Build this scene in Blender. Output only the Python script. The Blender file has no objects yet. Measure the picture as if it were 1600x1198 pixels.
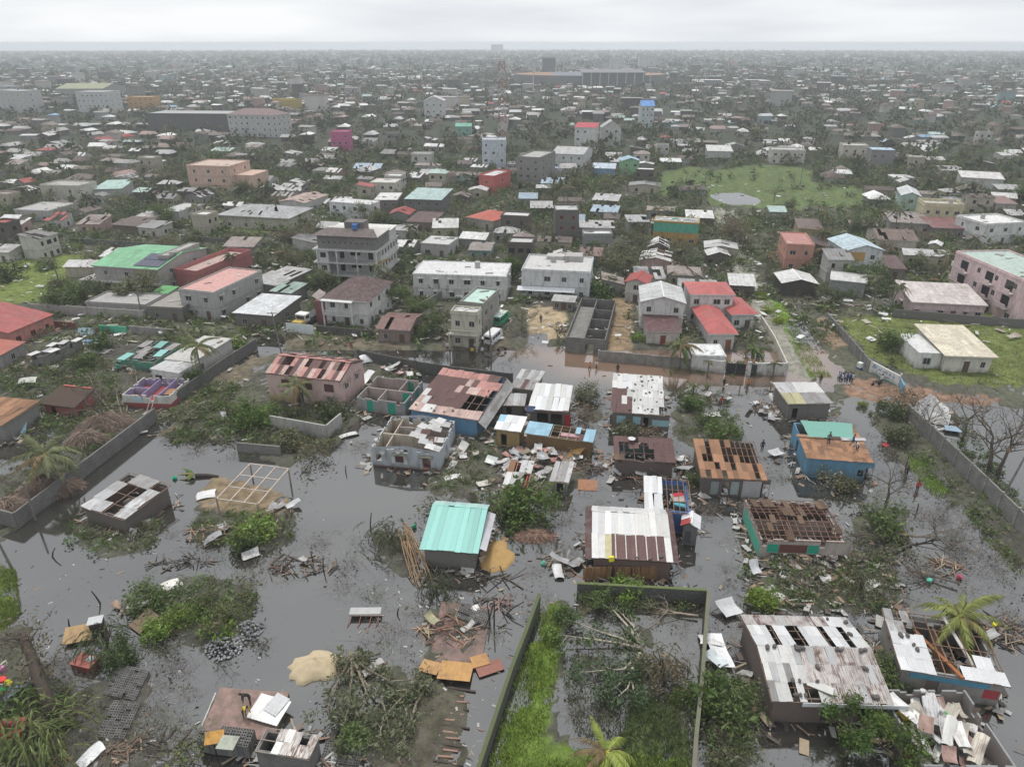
import bpy, math, random
import numpy as np
from mathutils import Vector, Matrix
R = math.radians
HAZE = .00026
scn = bpy.context.scene
COL = scn.collection
# ------------------------------------------------------------------ camera, sky, sun, exposure
CAM_H = 50.0; PITCH = R(25.6); FPX = 1110.0
cam_d = bpy.data.cameras.new('camera'); cam = bpy.data.objects.new('camera', cam_d); COL.objects.link(cam)
cam.location = (0, 0, CAM_H); cam.rotation_euler = (R(90) - PITCH, 0, 0)
cam_d.sensor_fit = 'HORIZONTAL'; cam_d.sensor_width = 36; cam_d.lens = 36 * FPX / 1600
cam_d.clip_start = 0.5; cam_d.clip_end = 90000
scn.camera = cam
SUN_EL, SUN_AZ = 70, -18         # the veiled sun stands ahead, a little to the left, over the sea glint
world = bpy.data.worlds.new('World'); scn.world = world; world.use_nodes = True
wn = world.node_tree; wn.nodes.clear()
def wnode(t, **k):
    n = wn.nodes.new(t)
    for a, b in k.items(): setattr(n, a, b)
    return n
sky = wnode('ShaderNodeTexSky', sky_type='NISHITA', sun_disc=False, sun_elevation=R(SUN_EL), sun_rotation=R(SUN_AZ))
sky.air_density = 1; sky.dust_density = 4; sky.ozone_density = 1
skm = wnode('ShaderNodeMix', data_type='RGBA', blend_type='MULTIPLY'); skm.inputs[0].default_value = 1
skm.inputs[7].default_value = (0.1, 0.1, 0.1, 1)
wn.links.new(sky.outputs[0], skm.inputs[6])
wtc = wnode('ShaderNodeTexCoord'); wmp = wnode('ShaderNodeMapping'); wmp.inputs[3].default_value = (1.2, 1.2, 9)
wno = wnode('ShaderNodeTexNoise'); wno.inputs['Scale'].default_value = 2.4; wno.inputs['Detail'].default_value = 6
wcr = wnode('ShaderNodeValToRGB')
wcr.color_ramp.elements[0].position = .32; wcr.color_ramp.elements[0].color = (.53, .556, .59, 1)
wcr.color_ramp.elements[1].position = .68; wcr.color_ramp.elements[1].color = (.70, .712, .724, 1)
wmx = wnode('ShaderNodeMix', data_type='RGBA'); wmx.inputs[0].default_value = .93
wbg = wnode('ShaderNodeBackground'); wbg.inputs[1].default_value = 1.0
wout = wnode('ShaderNodeOutputWorld')
wn.links.new(wtc.outputs['Generated'], wmp.inputs[0]); wn.links.new(wmp.outputs[0], wno.inputs[0])
wn.links.new(wno.outputs[0], wcr.inputs[0]); wn.links.new(skm.outputs[2], wmx.inputs[6]); wn.links.new(wcr.outputs[0], wmx.inputs[7])
wn.links.new(wmx.outputs[2], wbg.inputs[0]); wn.links.new(wbg.outputs[0], wout.inputs[0])
sun_d = bpy.data.lights.new('sun', 'SUN'); sun_d.energy = 1.5; sun_d.angle = R(14); sun_d.color = (1, .97, .92)
sun = bpy.data.objects.new('sun', sun_d); COL.objects.link(sun); sun.location = (0, 0, 90)
sun.rotation_euler = Vector((math.sin(R(SUN_AZ)) * math.cos(R(SUN_EL)), math.cos(R(SUN_AZ)) * math.cos(R(SUN_EL)), math.sin(R(SUN_EL)))).to_track_quat('Z', 'Y').to_euler()
vs = scn.view_settings; vs.view_transform = 'Standard'; vs.look = 'None'; vs.exposure = 0.56; vs.gamma = 1.0
try: scn.view_settings.use_curve_mapping = False
except Exception: pass
cy = scn.cycles
cy.use_denoising = True
cy.max_bounces = 5; cy.diffuse_bounces = 2; cy.glossy_bounces = 2; cy.transmission_bounces = 2; cy.volume_bounces = 5; cy.transparent_max_bounces = 4
cy.caustics_reflective = False; cy.caustics_refractive = False
# ------------------------------------------------------------------ pixel <-> world
_cp, _sp = math.cos(PITCH), math.sin(PITCH)
def ray(px, py):
    cx = (px - 800) / FPX; up = -(py - 599) / FPX
    return Vector((cx, _cp + _sp * up, -_sp + _cp * up))
def G(px, py, z=0.0):            # where the pixel's ray meets the level z
    d = ray(px, py); t = (z - CAM_H) / d.z
    return Vector((d.x * t, d.y * t, z))
def PIX(x, y, z):                # arrays welcome
    dz = z - CAM_H
    f = y * _cp - dz * _sp; u = y * _sp + dz * _cp
    return 800 + FPX * x / f, 599 - FPX * u / f
def inpoly(px, py, poly):
    px = np.asarray(px, float); py = np.asarray(py, float); ins = np.zeros(px.shape, bool)
    n = len(poly); j = n - 1
    for i in range(n):
        xi, yi = poly[i]; xj, yj = poly[j]
        if yi != yj:
            c = ((yi > py) != (yj > py)) & (px < (xj - xi) * (py - yi) / (yj - yi) + xi)
            ins ^= c
        j = i
    return ins
def inpx(x, y, poly, z=0.0):
    a, b = PIX(x, y, z); return bool(inpoly(np.array([a]), np.array([b]), poly)[0])
def vnoise(x, y, s, seed=0):     # cheap smooth noise from sines
    r = np.random.RandomState(seed); o = 0
    for k in range(7):
        a = r.uniform(0, 6.28); f = s * r.uniform(.5, 2.2)
        o = o + np.sin((x * math.cos(a) + y * math.sin(a)) * f + r.uniform(0, 6.28))
    return o / 4.0
# ------------------------------------------------------------------ materials
MATS = {}
class NT:
    def __init__(s, name):
        s.m = bpy.data.materials.new(name); s.m.use_nodes = True; s.t = s.m.node_tree; s.t.nodes.clear()
        s.out = s.n('ShaderNodeOutputMaterial'); s.b = s.n('ShaderNodeBsdfPrincipled'); s.l(s.b.outputs[0], s.out.inputs[0])
        s.b.inputs['Roughness'].default_value = .85
        try: s.b.inputs['Specular IOR Level'].default_value = .25
        except Exception: pass
        MATS[name] = s.m
    def n(s, t, **k):
        n = s.t.nodes.new(t)
        for a, b in k.items(): setattr(n, a, b)
        return n
    def l(s, a, b): s.t.links.new(a, b)
    def objcol(s): return s.n('ShaderNodeObjectInfo').outputs['Color']
    def pos(s, scale=(1, 1, 1), obj=False):
        if obj: src = s.n('ShaderNodeTexCoord').outputs['Object']
        else: src = s.n('ShaderNodeNewGeometry').outputs['Position']
        m = s.n('ShaderNodeMapping'); m.inputs[3].default_value = scale; s.l(src, m.inputs[0]); return m.outputs[0]
    def noise(s, vec, scale, detail=4, lo=.35, hi=.65, rough=.6):
        n = s.n('ShaderNodeTexNoise'); n.inputs['Scale'].default_value = scale; n.inputs['Detail'].default_value = detail
        n.inputs['Roughness'].default_value = rough; s.l(vec, n.inputs['Vector'])
        r = s.n('ShaderNodeMapRange'); r.inputs[1].default_value = lo; r.inputs[2].default_value = hi
        s.l(n.outputs[0], r.inputs[0]); return r.outputs[0]
    def mix(s, fac, a, b, mode='MIX'):
        m = s.n('ShaderNodeMix', data_type='RGBA', blend_type=mode)
        for sock, v in ((m.inputs[0], fac), (m.inputs[6], a), (m.inputs[7], b)):
            if hasattr(v, 'is_output') or hasattr(v, 'links'): s.l(v, sock)
            elif isinstance(v, (tuple, list)): sock.default_value = (*v, 1) if len(v) == 3 else v
            else: sock.default_value = v
        return m.outputs[2]
    def mul(s, a, b):
        m = s.n('ShaderNodeMath', operation='MULTIPLY')
        for k, v in enumerate((a, b)):
            if hasattr(v, 'links'): s.l(v, m.inputs[k])
            else: m.inputs[k].default_value = v
        return m.outputs[0]
    def bump(s, h, strength=.3, dist=.02):
        b = s.n('ShaderNodeBump'); b.inputs['Strength'].default_value = strength; b.inputs['Distance'].default_value = dist
        s.l(h, b.inputs['Height']); s.l(b.outputs[0], s.b.inputs['Normal'])
    def base(s, c):
        if hasattr(c, 'links'): s.l(c, s.b.inputs['Base Color'])
        else: s.b.inputs['Base Color'].default_value = (*c, 1)
    def rough(s, v): s.b.inputs['Roughness'].default_value = v
def m_wall():
    t = NT('wall'); c = t.objcol(); p = t.pos()
    st = t.noise(t.pos((1, 1, .28)), 1.7, 6, .47, .74); gr = t.noise(p, .55, 5, .42, .75)
    c = t.mix(t.mul(st, .55), c, (.11, .105, .09)); c = t.mix(t.mul(gr, .4), c, t.mix(.5, c, (.16, .15, .13)))
    fine = t.noise(p, 9, 3, .3, .7); c = t.mix(t.mul(fine, .22), c, (.3, .29, .27))
    sx = t.n('ShaderNodeSeparateXYZ'); t.l(t.n('ShaderNodeNewGeometry').outputs['Position'], sx.inputs[0]); fl = t.n('ShaderNodeMapRange'); fl.inputs[1].default_value = 1.0; fl.inputs[2].default_value = .15; t.l(sx.outputs[2], fl.inputs[0])
    c = t.mix(t.mul(t.mul(fl.outputs[0], t.noise(t.pos((1, 1, .5)), 1.1, 5, .3, .6)), .7), c, (.1, .088, .07)); t.base(c); t.rough(.9); t.bump(fine, .25, .02)
def m_concrete():
    t = NT('concrete'); c = t.objcol(); p = t.pos()
    a = t.noise(p, .8, 6, .35, .7); c = t.mix(t.mul(a, .6), c, (.07, .07, .062))
    b = t.noise(p, 5, 4, .4, .7); c = t.mix(t.mul(b, .3), c, (.33, .32, .3))
    br = t.n('ShaderNodeTexBrick'); br.inputs['Scale'].default_value = 1.0; br.inputs['Mortar Size'].default_value = .02
    br.inputs['Brick Width'].default_value = .4; br.inputs['Row Height'].default_value = .2
    br.inputs['Color1'].default_value = (1, 1, 1, 1); br.inputs['Color2'].default_value = (.86, .86, .86, 1); br.inputs['Mortar'].default_value = (.7, .7, .7, 1)
    t.l(t.n('ShaderNodeUVMap').outputs[0], br.inputs['Vector'])
    c = t.mix(.85, c, br.outputs[0], 'MULTIPLY'); t.base(c); t.rough(.95); t.bump(b, .4, .03)
def m_roof():                    # sheet-metal roof of a house seen from afar; uv in metres
    t = NT('roof_metal'); c = t.objcol()
    uv = t.n('ShaderNodeUVMap').outputs[0]
    br = t.n('ShaderNodeTexBrick', offset=.0); br.inputs['Scale'].default_value = 1.0; br.inputs['Mortar Size'].default_value = .018; br.inputs['Bias'].default_value = 0
    br.inputs['Brick Width'].default_value = .86; br.inputs['Row Height'].default_value = 2.3
    br.inputs['Color1'].default_value = (1.0, 1.0, 1.0, 1); br.inputs['Color2'].default_value = (.66, .64, .62, 1); br.inputs['Mortar'].default_value = (.5, .48, .46, 1)
    t.l(uv, br.inputs['Vector']); c = t.mix(.75, c, br.outputs[0], 'MULTIPLY')
    p = t.pos(); r1 = t.noise(p, .45, 6, .5, .68); r2 = t.noise(t.pos((3, 1, 1)), 2.2, 4, .52, .72)
    rs = t.n('ShaderNodeObjectInfo').outputs['Alpha']
    c = t.mix(t.mul(r1, rs), c, (.11, .07, .055)); c = t.mix(t.mul(t.mul(r2, rs), .8), c, (.16, .12, .105)); c = t.mix(t.mul(t.noise(p, 3.5, 5, .58, .66), .7), c, (.1, .09, .08))
    c = t.mix(t.mul(t.noise(p, 1.3, 5, .45, .72), .5), c, (.2, .195, .19)); c = t.mix(t.mul(t.noise(p, .35, 4, .4, .7), .35), c, t.mix(1, c, (.6, .6, .6), 'MULTIPLY')); t.base(c); t.rough(.55); t.bump(br.outputs['Fac'], .2, .02)
def m_sheet():                   # single corrugated sheet, real ridges
    t = NT('metal_sheet'); oi = t.n('ShaderNodeObjectInfo'); c = oi.outputs['Color']; p = t.pos()
    mp = t.n('ShaderNodeMapping'); mp.inputs[3].default_value = (9, 1.3, 1); t.l(t.n('ShaderNodeTexCoord').outputs['Object'], mp.inputs[0]); cb = t.n('ShaderNodeCombineXYZ'); t.l(t.mul(oi.outputs['Random'], 90), cb.inputs[0]); t.l(t.mul(oi.outputs['Random'], 37), cb.inputs[2]); t.l(cb.outputs[0], mp.inputs[1])
    r1 = t.noise(p, 1.1, 6, .50, .66); r2 = t.noise(mp.outputs[0], 1.0, 6, .46, .62)
    c = t.mix(t.mul(t.mul(r1, oi.outputs['Alpha']), .8), c, (.12, .06, .042)); c = t.mix(t.mul(r2, oi.outputs['Alpha']), c, (.13, .075, .06))
    c = t.mix(t.mul(t.noise(p, 6, 4, .45, .8), .3), c, (.25, .25, .24)); t.base(c); t.rough(.5); t.b.inputs['Metallic'].default_value = .15
def m_wood():
    t = NT('wood'); c = t.objcol(); g = t.noise(t.pos((6, 1, 1), True), 2.0, 6, .3, .7)
    c = t.mix(t.mul(g, .5), c, t.mix(.6, c, (.06, .045, .035))); c = t.mix(t.mul(t.noise(t.pos(), 1.1, 4, .5, .75), .5), c, (.09, .08, .07)); t.base(c); t.rough(.9)
def m_plain(name, rough=.8, noise=.35, dark=.45, scale=1.5):
    t = NT(name); c = t.objcol(); c = t.mix(t.mul(t.noise(t.pos(), scale, 5, .35, .75), noise), c, t.mix(1 - dark, c, (.08, .075, .065))); t.base(c); t.rough(rough)
def m_thatch():
    t = NT('thatch'); c = t.objcol(); a = t.noise(t.pos((5, 5, 1)), 3.5, 6, .3, .7); c = t.mix(t.mul(a, .75), c, (.04, .033, .028)); t.base(c); t.rough(1); t.bump(a, 1, .12)
def m_leaf():
    t = NT('leaf'); oi = t.n('ShaderNodeObjectInfo'); c = oi.outputs['Color']
    at = t.n('ShaderNodeAttribute', attribute_name='col'); c = t.mix(1, c, at.outputs['Color'], 'MULTIPLY')
    c = t.mix(t.mul(t.noise(t.pos(), .35, 3, .35, .65), .4), c, t.mix(1, c, (.8, .72, .62), 'MULTIPLY')); t.base(c); t.rough(.65)
    tr = t.n('ShaderNodeBsdfTranslucent'); t.l(c, tr.inputs[0]); mx = t.n('ShaderNodeMixShader'); mx.inputs[0].default_value = .22
    t.l(t.b.outputs[0], mx.inputs[1]); t.l(tr.outputs[0], mx.inputs[2]); t.l(mx.outputs[0], t.out.inputs[0])
def m_bark():
    t = NT('bark'); c = t.objcol(); a = t.noise(t.pos((1, 1, .3)), 6, 5, .3, .7); c = t.mix(t.mul(a, .6), c, (.05, .04, .033)); t.base(c); t.rough(.95)
def m_vcol(name='matter', rough=.85):
    t = NT(name); at = t.n('ShaderNodeAttribute', attribute_name='col'); c = at.outputs['Color']
    c = t.mix(t.mul(t.noise(t.pos(), 2.5, 4, .35, .7), .35), c, t.mix(.6, c, (.07, .065, .055))); t.base(c); t.rough(rough)
def m_ground():
    t = NT('ground_soil'); at = t.n('ShaderNodeAttribute', attribute_name='col'); c = at.outputs['Color']; p = t.pos()
    c = t.mix(t.mul(t.noise(p, .9, 7, .35, .68), .8), c, t.mix(1, c, (.38, .37, .33), 'MULTIPLY')); c = t.mix(t.mul(t.noise(p, 2.6, 6, .5, .64), .6), c, t.mix(1, c, (.9, 1.15, .6), 'MULTIPLY'))
    f = t.noise(p, 7, 6, .42, .68, .8); c = t.mix(t.mul(f, .65), c, t.mix(1, c, (2.1, 1.95, 1.8), 'MULTIPLY')); c = t.mix(t.mul(t.noise(p, 17, 4, .56, .66, .8), .5), c, (.03, .028, .022))
    t.base(c); t.rough(.95); t.bump(f, .6, .08)
def m_water():
    t = NT('flood_water'); p = t.pos(); at = t.n('ShaderNodeAttribute', attribute_name='col')
    c = t.mix(t.mul(t.noise(p, .06, 5, .35, .7), .5), at.outputs['Color'], t.mix(1, at.outputs['Color'], (.72, .74, .78), 'MULTIPLY'))
    sc = t.noise(p, 1.3, 7, .585, .70, .75); c = t.mix(t.mul(t.mul(sc, t.noise(p, .09, 3, .45, .68)), .5), c, (.17, .16, .13))
    t.base(c); t.b.inputs['IOR'].default_value = 2.7; t.b.inputs['Specular IOR Level'].default_value = .5
    rr = t.n('ShaderNodeMapRange'); rr.inputs[3].default_value = .03; rr.inputs[4].default_value = .09; t.l(t.noise(p, .12, 3, .4, .65), rr.inputs[0]); t.l(rr.outputs[0], t.b.inputs['Roughness'])
    b = t.n('ShaderNodeTexNoise'); b.inputs['Scale'].default_value = 2.2; b.inputs['Detail'].default_value = 3; t.l(p, b.inputs['Vector']); t.bump(b.outputs[0], .035, .05)
def m_glass():
    t = NT('window_glass'); t.base((.025, .028, .03)); t.rough(.12); t.b.inputs['Specular IOR Level'].default_value = .5
m_wall(); m_concrete(); m_roof(); m_sheet(); m_wood(); m_thatch(); m_leaf(); m_bark(); m_vcol(); m_ground(); m_water(); m_glass()
m_plain('paint'); m_plain('cloth', .9, .4, .6, 4); m_plain('sand', .95, .5, .7, 2.5); m_plain('plastic', .45, .15, .7); m_plain('skin', .7, .1)
m_plain('stone', .9, .6, .5, 3)
# ------------------------------------------------------------------ mesh helpers
def thing(name, label, cat, loc=(0, 0, 0), rz=0, group=None):
    o = bpy.data.objects.new(name, None); COL.objects.link(o); o.location = loc; o.rotation_euler = (0, 0, rz); o.empty_display_size = .3
    return tag(o, label, cat, group)
def tag(o, label, cat, group=None):
    o['label'] = label; o['category'] = cat
    if group: o['group'] = group
    return o
def struct(o, kind='structure'):
    o['kind'] = kind; return o
def link(name, me, mat=None, parent=None, color=None, loc=None, rz=None, M=None, alpha=0.0):
    o = bpy.data.objects.new(name, me); COL.objects.link(o)
    if mat and not me.materials: me.materials.append(MATS[mat])
    if parent: o.parent = parent
    if color: o.color = (color[0], color[1], color[2], alpha)
    if M is not None: o.matrix_local = M
    else:
        if loc is not None: o.location = loc
        if rz is not None: o.rotation_euler = (0, 0, rz)
    return o
class MB:
    def __init__(s): s.v = []; s.f = []; s.uv = []; s.c = []
    def face(s, pts, uv=None, col=None):
        i = len(s.v); s.v.extend(tuple(p) for p in pts); s.f.append(tuple(range(i, i + len(pts))))
        s.uv.append(uv or [(0, 0)] * len(pts))
        if col: s.c.extend([(*col, 1)] * len(pts))
    def box(s, x0, x1, y0, y1, z0, z1, M=None, col=None):
        P = [Vector(p) for p in ((x0, y0, z0), (x1, y0, z0), (x1, y1, z0), (x0, y1, z0), (x0, y0, z1), (x1, y0, z1), (x1, y1, z1), (x0, y1, z1))]
        dx, dy, dz = x1 - x0, y1 - y0, z1 - z0
        if M is not None: P = [M @ p for p in P]
        for q, a, b in (((0, 3, 2, 1), dy, dx), ((4, 5, 6, 7), dx, dy), ((0, 1, 5, 4), dx, dz), ((1, 2, 6, 5), dy, dz), ((2, 3, 7, 6), dx, dz), ((3, 0, 4, 7), dy, dz)):
            s.face([P[k] for k in q], [(0, 0), (a, 0), (a, b), (0, b)], col)
        return s
    def slab(s, pts, th, uv=None, col=None):       # polygon with thickness downwards along its normal
        pts = [Vector(p) for p in pts]; n = (pts[1] - pts[0]).cross(pts[2] - pts[0]).normalized()
        if n.z < 0: pts = pts[::-1]; n = -n; uv = uv[::-1] if uv else None
        lo = [p - n * th for p in pts]
        s.face(pts, uv, col); s.face(lo[::-1], None, col)
        for i in range(len(pts)):
            j = (i + 1) % len(pts); s.face([pts[i], lo[i], lo[j], pts[j]], None, col)
        return s
    def tube(s, pts, rad, n=6, col=None, cap=True):
        pts = [Vector(p) for p in pts]; rings = []; prev = None
        for i, p in enumerate(pts):
            d = (pts[min(i + 1, len(pts) - 1)] - pts[max(i - 1, 0)]).normalized()
            a = d.orthogonal().normalized() if prev is None else (prev - d * prev.dot(d)).normalized()
            prev = a; b = d.cross(a); r = rad[i] if isinstance(rad, (list, tuple)) else rad
            rings.append([p + (a * math.cos(2 * math.pi * k / n) + b * math.sin(2 * math.pi * k / n)) * r for k in range(n)])
        i0 = len(s.v)
        for rg in rings: s.v.extend(tuple(q) for q in rg)
        if col: s.c.extend([(*col, 1)] * (n * len(rings)))
        for i in range(len(rings) - 1):
            for k in range(n):
                a = i0 + i * n + k; b = i0 + i * n + (k + 1) % n
                s.f.append((a, b, b + n, a + n)); s.uv.append([(0, 0)] * 4)
        if cap:
            s.f.append(tuple(range(i0 + n - 1, i0 - 1, -1))); s.uv.append([(0, 0)] * n)
            e = i0 + (len(rings) - 1) * n; s.f.append(tuple(range(e, e + n))); s.uv.append([(0, 0)] * n)
        return s
    def mesh(s, name, mat=None, smooth=False):
        me = bpy.data.meshes.new(name); me.from_pydata(s.v, [], s.f)
        if mat: me.materials.append(MATS[mat])
        if any(any(u != (0, 0) for u in l) for l in s.uv):
            ul = me.uv_layers.new(name='UVMap'); flat = [c for l in s.uv for u in l for c in u]; ul.data.foreach_set('uv', flat)
        if s.c and len(s.c) == len(s.v):
            a = me.color_attributes.new('col', 'FLOAT_COLOR', 'POINT'); a.data.foreach_set('color', [q for c in s.c for q in c])
        if smooth: me.polygons.foreach_set('use_smooth', [True] * len(me.polygons))
        return me
    def build(s, name, mat, parent=None, color=None, loc=None, rz=None, M=None, alpha=0.0, smooth=False):
        return link(name, s.mesh(name, mat, smooth), None, parent, color, loc, rz, M, alpha)
def mesh_np(name, V, F, mat, col=None, smooth=False):
    V = np.asarray(V, np.float32).reshape(-1, 3); F = np.asarray(F, np.int32); k = F.shape[1]
    me = bpy.data.meshes.new(name); me.vertices.add(len(V)); me.vertices.foreach_set('co', V.ravel())
    me.loops.add(F.size); me.loops.foreach_set('vertex_index', F.ravel()); me.polygons.add(len(F))
    me.polygons.foreach_set('loop_start', np.arange(0, F.size, k, dtype=np.int32)); me.polygons.foreach_set('loop_total', np.full(len(F), k, np.int32))
    if smooth: me.polygons.foreach_set('use_smooth', np.ones(len(F), bool))
    me.update(calc_edges=True); me.materials.append(MATS[mat])
    if col is not None:
        c = np.ones((len(V), 4), np.float32); c[:, :3] = col; a = me.color_attributes.new('col', 'FLOAT_COLOR', 'POINT'); a.data.foreach_set('color', c.ravel())
    return me
# shared little meshes
def unit_box(name, mat): return MB().box(-.5, .5, -.5, .5, -.5, .5).mesh(name, mat)
U = {k: unit_box(k, m) for k, m in (('plank', 'wood'), ('pane', 'window_glass'), ('door_leaf', 'paint'), ('block', 'concrete'), ('ledge', 'wall'), ('board', 'wood'), ('panel', 'paint'))}
def frame_mesh():
    b = MB()
    for x0, x1, z0, z1 in ((-.5, -.41, -.5, .5), (.41, .5, -.5, .5), (-.41, .41, .42, .5), (-.41, .41, -.5, -.42), (-.035, .035, -.42, .42)): b.box(x0, x1, -.5, .5, z0, z1)
    return b.mesh('window_frame', 'paint')
U['frame'] = frame_mesh()
def corr_mesh(name, n=9, amp=.022):
    V = []; F = []
    for j in (0, 1):
        for i in range(2 * n + 1): V.append((i / (2 * n), j, amp if i % 2 else -amp))
    m = 2 * n + 1
    for i in range(2 * n): F.append((i, i + 1, m + i + 1, m + i))
    return mesh_np(name, V, F, 'metal_sheet')
U['sheet'] = corr_mesh('sheet')
def bent_mesh(seed, n=8, m=6):
    r = random.Random(seed); V = []; F = []; k = 2 * n + 1; a, b, c, e = r.uniform(-.35, .35), r.uniform(-.5, .5), r.uniform(1.5, 4), r.uniform(0, 3)
    for j in range(m + 1):
        for i in range(k): u, v = i / (k - 1), j / m; V.append((u + .04 * math.sin(5 * v + e), v + .03 * math.sin(4 * u), (.02 if i % 2 else -.02) + a * (u - .5) ** 2 * 2 + b * (v - .5) ** 2 * 1.6 + .07 * math.sin(c * 3 * v + e) * u + (.25 * max(0, u + v - 1.45) if seed % 2 else 0) + r.uniform(-.012, .012)))
    for j in range(m):
        for i in range(k - 1): F.append((j * k + i, j * k + i + 1, (j + 1) * k + i + 1, (j + 1) * k + i))
    return mesh_np('bent_sheet', V, F, 'metal_sheet')
BENT = [bent_mesh(i) for i in range(6)]
U['ply'] = MB().box(0, 1, 0, 1, -.012, .012).mesh('board_sheet', 'wood')
def boxobj(name, key, parent, c, s, rz=0, color=(.5, .5, .5), alpha=0.0, rot=None):
    M = Matrix.Translation(c) @ (rot if rot is not None else Matrix.Rotation(rz, 4, 'Z')) @ Matrix.Diagonal((*s, 1))
    return link(name, U[key], None, parent, color, M=M, alpha=alpha)
def barobj(name, key, parent, p, q, w, h, color):      # a bar between two points
    p = Vector(p); q = Vector(q); d = q - p; L = d.length; x = d.normalized()
    up = Vector((0, 0, 1)) if abs(x.z) < .95 else Vector((0, 1, 0)); y = up.cross(x).normalized(); z = x.cross(y)
    M = Matrix(((x.x, y.x, z.x, 0), (x.y, y.y, z.y, 0), (x.z, y.z, z.z, 0), (0, 0, 0, 1)))
    return link(name, U[key], None, parent, color, M=Matrix.Translation((p + q) / 2) @ M @ Matrix.Diagonal((L, w, h, 1)))
# ------------------------------------------------------------------ registry
FOOT = []      # (cx, cy, rz, w, d)
MARKS = []     # (x, y, phrase)
def addfoot(x, y, rz, w, d): FOOT.append((x, y, rz, w, d))
def hits(x, y, r, pad=0):
    for cx, cy_, rz, w, d in FOOT:
        dx, dy = x - cx, y - cy_
        if dx * dx + dy * dy > (w + d + r + 3) ** 2: continue
        c, s = math.cos(-rz), math.sin(-rz); u = dx * c - dy * s; v = dx * s + dy * c
        if abs(u) < w / 2 + r + pad and abs(v) < d / 2 + r + pad: return True
    return False
def near_mark(x, y):
    return min(MARKS, key=lambda m: (m[0] - x) ** 2 + (m[1] - y) ** 2)[2]
def tn(c, k): return tuple(min(.92, v * k) for v in c)
# colours (linear)
W = (.66, .66, .65); GREY = (.33, .33, .33); LGREY = (.5, .51, .52); DGREY = (.13, .13, .13); CONC = (.2, .195, .185); CREAM = (.62, .58, .47)
MAROON = (.105, .05, .048); RED = (.42, .06, .05); PINKR = (.5, .25, .22); PINK = (.58, .42, .4); TEAL = (.16, .5, .42); MINT = (.42, .6, .55); GREEN = (.2, .5, .26)
BLUE = (.09, .25, .42); SKYB = (.3, .5, .62); ORANGE = (.55, .27, .1); PLY = (.35, .19, .11); BROWN = (.14, .09, .06); DWOOD = (.07, .06, .05); TIMBER = (.4, .33, .24)
PURPLE = (.3, .26, .45); YEL = (.6, .46, .08)
PAL = {'w': ((.62, .62, .61), .14), 'g': (LGREY, .35), 'k': (GREY, .5), 'r': (MAROON, .35), 'd': ((.2, .13, .11), .9), 'p': (PINKR, .5), 'q': ((.55, .4, .36), .5), 't': ((.235, .49, .45), .03), 'm': ((.4, .58, .55), .03), 'R': (RED, .2),
       'o': (PLY, .2), 'b': (BROWN, .2), 'y': ((.45, .42, .25), .2), 's': (SKYB, .1), 'W': ((.67, .68, .69), .05), 'c': ((.56, .53, .51), 1.0)}
# ------------------------------------------------------------------ house construction
GRID = R(-9)
def plan(A, B, C, h):
    a = G(*A, h); b = G(*B, h); u = (b - a); w = u.length; u.normalize(); n = Vector((-u.y, u.x, 0))
    d = float(C) if isinstance(C, (int, float)) else abs((G(*C, h) - a).dot(n))
    c = a + u * w / 2 + n * d / 2; return c, math.atan2(u.y, u.x), w, d
def wall_panel(out, inn, o, dx, L, H, ops, t, gable=0.0):
    """a wall with real openings; o origin, dx direction, outside is on the right of dx"""
    o = Vector(o); dx = Vector(dx); nin = Vector((-dx.y, dx.x, 0))
    xs = sorted({0.0, L} | {v for q in ops for v in (q[0], q[1])}); zs = sorted({0.0, H} | {v for q in ops for v in (q[2], q[3])})
    P = lambda x, z, k: o + dx * x + nin * k + Vector((0, 0, z))
    for i in range(len(xs) - 1):
        for j in range(len(zs) - 1):
            x0, x1, z0, z1 = xs[i], xs[i + 1], zs[j], zs[j + 1]
            if any(q[0] <= x0 + 1e-4 and q[1] >= x1 - 1e-4 and q[2] <= z0 + 1e-4 and q[3] >= z1 - 1e-4 for q in ops): continue
            uv = [(x0, z0), (x1, z0), (x1, z1), (x0, z1)]
            out.face([P(x0, z0, 0), P(x1, z0, 0), P(x1, z1, 0), P(x0, z1, 0)], uv)
            if inn is not None:
                y0, y1 = max(x0, t), min(x1, L - t)
                if y1 > y0: inn.face([P(y1, z0, t), P(y0, z0, t), P(y0, z1, t), P(y1, z1, t)], uv)
    for q in ops:
        x0, x1, z0, z1 = q[:4]
        for a, b in (((x0, z0), (x1, z0)), ((x1, z0), (x1, z1)), ((x1, z1), (x0, z1)), ((x0, z1), (x0, z0))):
            if a[1] == b[1] and a[1] >= H - 1e-3: continue
            out.face([P(*a, 0), P(*a, t), P(*b, t), P(*b, 0)], [(0, 0), (.2, 0), (.2, .2), (0, .2)])
    if gable: out.face([P(0, H, 0), P(L, H, 0), P(L / 2, H + gable, 0)], [(0, H), (L, H), (L / 2, H + gable)])
def sides(w, d):
    return {'F': ((-w / 2, -d / 2, 0), (1, 0, 0), w), 'R': ((w / 2, -d / 2, 0), (0, 1, 0), d), 'B': ((w / 2, d / 2, 0), (-1, 0, 0), w), 'L': ((-w / 2, d / 2, 0), (0, -1, 0), d)}
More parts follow.
